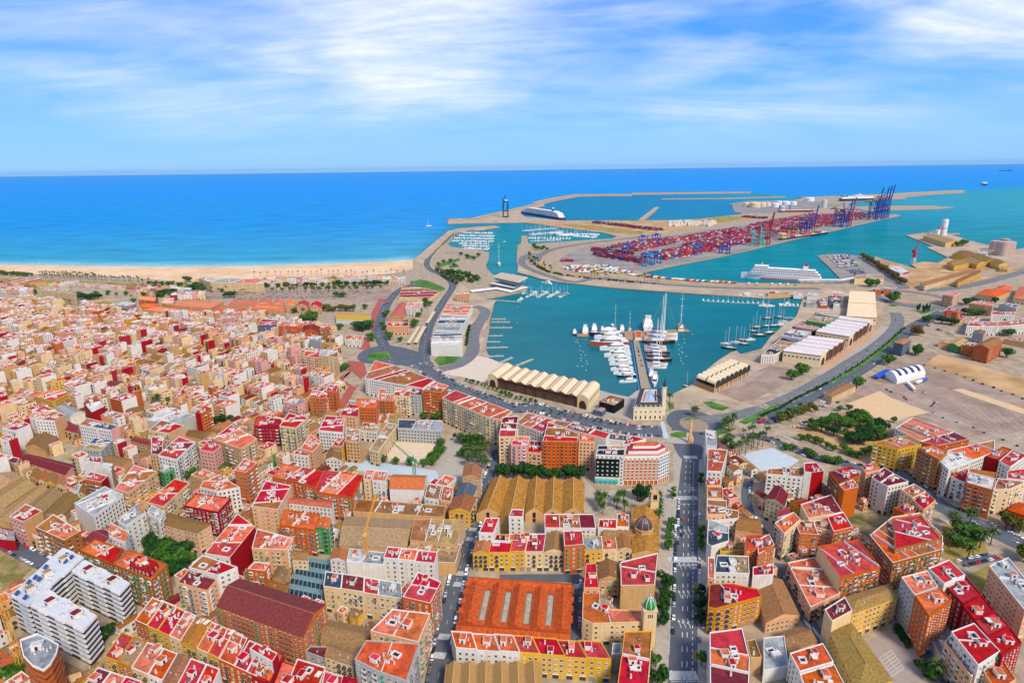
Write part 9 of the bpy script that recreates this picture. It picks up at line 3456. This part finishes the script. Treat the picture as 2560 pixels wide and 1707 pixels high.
def haze():
 b = MB()
 b.box(-45500, 45500, -1200, 45500, -6, 300, None)
 b.mats = []
 b.m = []
 o = b.obj('haze', kind='stuff', label='thin sea haze over the whole bay', cat='haze')
 m = bpy.data.materials.new('haze_air')
 m.use_nodes = True
 t = m.node_tree
 t.nodes.clear()
 v = N(t, 'ShaderNodeVolumePrincipled')
 v.inputs['Color'].default_value = (.42, .74, 1, 1)
 v.inputs['Density'].default_value = 1.1e-5
 v.inputs['Anisotropy'].default_value = 0.2
 out = N(t, 'ShaderNodeOutputMaterial')
 t.links.new(v.outputs[0], out.inputs['Volume'])
 o.data.materials.append(m)

haze()
SC.cycles.volume_bounces = 0

# ------------------------------------------------------------------ labels that single every building out
MARKS = [('the orange market hall', T('A2', 100, 900)), ('the domed church', T('B2', 1205, 1300)), ('the clock building', T('B2', 1240, 200)),
   ('the striped zigzag block', T('A0', 500, 900)), ('the yellow school', T('A3', 800, 1000)), ('the tiled shipyard halls', T('B2', 300, 1000)),
   ('the sand school playground', T('B1', 1450, 620)), ('the brick church tower', T('B0', 1280, 300)), ('the beach hotel', T('C0', 2130, 240)),
   ('the green crane', T('B1', 1460, 900)), ('the west roundabout', T('C1', 1140, 900)), ('the dark tree clump', T('A0', 1550, 400)),
   ('the palm garden', T('A3', 1750, 300)), ('the park', T('B3', 700, 420)), ('the blue roofed block', T('B0', 900, 560)),
   ('the cream slab block', T('C0', 510, 350)), ('the green arcaded house', T('B0', 1540, 780)), ('the brown warehouses', T('B0', 250, 1100)),
   ('the obelisk', T('B2', 1620, 500)), ('the orange brick factory', T('C3', 2000, 850)), ('the glass office', T('C0', 1160, 450)),
   ('the ochre roofed hall', T('C1', 890, 560)), ('the dark red windowless block', T('B0', 860, 200)), ('the peach institution', T('C0', 1750, 470)),
   ('the left frame edge', T('C0', 0, 900)), ('the white office block', T('B0', 900, 1100))]
ORD = ['nearest', 'second nearest', 'third nearest', 'fourth nearest', 'fifth nearest', 'sixth nearest', 'seventh nearest', 'eighth nearest', 'ninth nearest', 'tenth nearest', '11th nearest', '12th nearest', '13th nearest', '14th nearest', '15th nearest', '16th nearest', '17th nearest', '18th nearest']

def finish_labels():
 groups = {}
 for o, d, x, y in BUILT:
  m = min(MARKS, key=lambda m: math.dist(m[1], (x, y)))
  groups.setdefault(d, []).append((o, m[0], math.dist(m[1], (x, y))))
 for d, lst in groups.items():
  if len(lst) == 1:
   o, mk, _ = lst[0]
   lab = d if (o.name.split('.')[0] in d or len(d.split()) >= 8) else d + ', near ' + mk
   if len(lab.split()) > 16:
    lab = d
   o['label'] = lab
   continue
  by = {}
  for e in lst:
   by.setdefault(e[1], []).append(e)
  for mk, l2 in by.items():
   l2.sort(key=lambda e: e[2])
   for i, e in enumerate(l2):
    dd = d.replace(' storey', '-storey')
    lab = dd + (', near ' + mk if len(l2) == 1 else ', %s %s' % (ORD[min(i, 17)], mk))
    if len(lab.split()) > 16:
     lab = lab.replace(' side wall', '')
    e[0]['label'] = ' '.join(lab.split()[:16])
    e[0]['group'] = 'town houses and blocks near ' + mk.replace('the ', '')
 for o, d, x, y in BUILT:
  if 'group' not in o.keys():
   o['group'] = 'buildings of the city'

finish_labels()
NTH = ['', 'second ', 'third ', 'fourth ', 'fifth ', 'sixth ', 'seventh ', 'eighth ', 'ninth ', 'tenth '] + ['%dth ' % i if i % 10 not in (1, 2, 3) or i < 20 else '%d%s ' % (i, ('st', 'nd', 'rd')[i % 10 - 1]) for i in range(11, 90)]

def tell_apart():
 """things that look alike: say which one by its place in the row"""
 same = {}
 for o in COL.objects:
  if o.parent is None and 'label' in o.keys() and 'category' in o.keys() and o.get('kind') is None:
   same.setdefault(o['label'], []).append(o)
 for lab, lst in same.items():
  if len(lst) < 2:
   continue
  px = [(proj(o.location.x, o.location.y, o.location.z + .5), o) for o in lst]
  dx = max(p[0][0] for p in px) - min(p[0][0] for p in px)
  dy = max(p[0][1] for p in px) - min(p[0][1] for p in px)
  px.sort(key=lambda p: p[0][0] if dx > dy else -p[0][1])
  n = len(px)
  for i, (_, o) in enumerate(px):
   k = min(i, n - 1 - i)
   if dx > dy:
    ph = NTH[k] + 'from left' if i == k else NTH[k] + 'from right'
    ph = ph if k else ('leftmost' if i == 0 else 'rightmost')
   else:
    ph = NTH[k] + ('from the front' if i == k else 'from the back')
    ph = ph if k else ('frontmost' if i == 0 else 'rearmost')
   o['label'] = (lab + ', ' + ph) if len((lab + ' ' + ph).split()) <= 16 else lab

tell_apart()
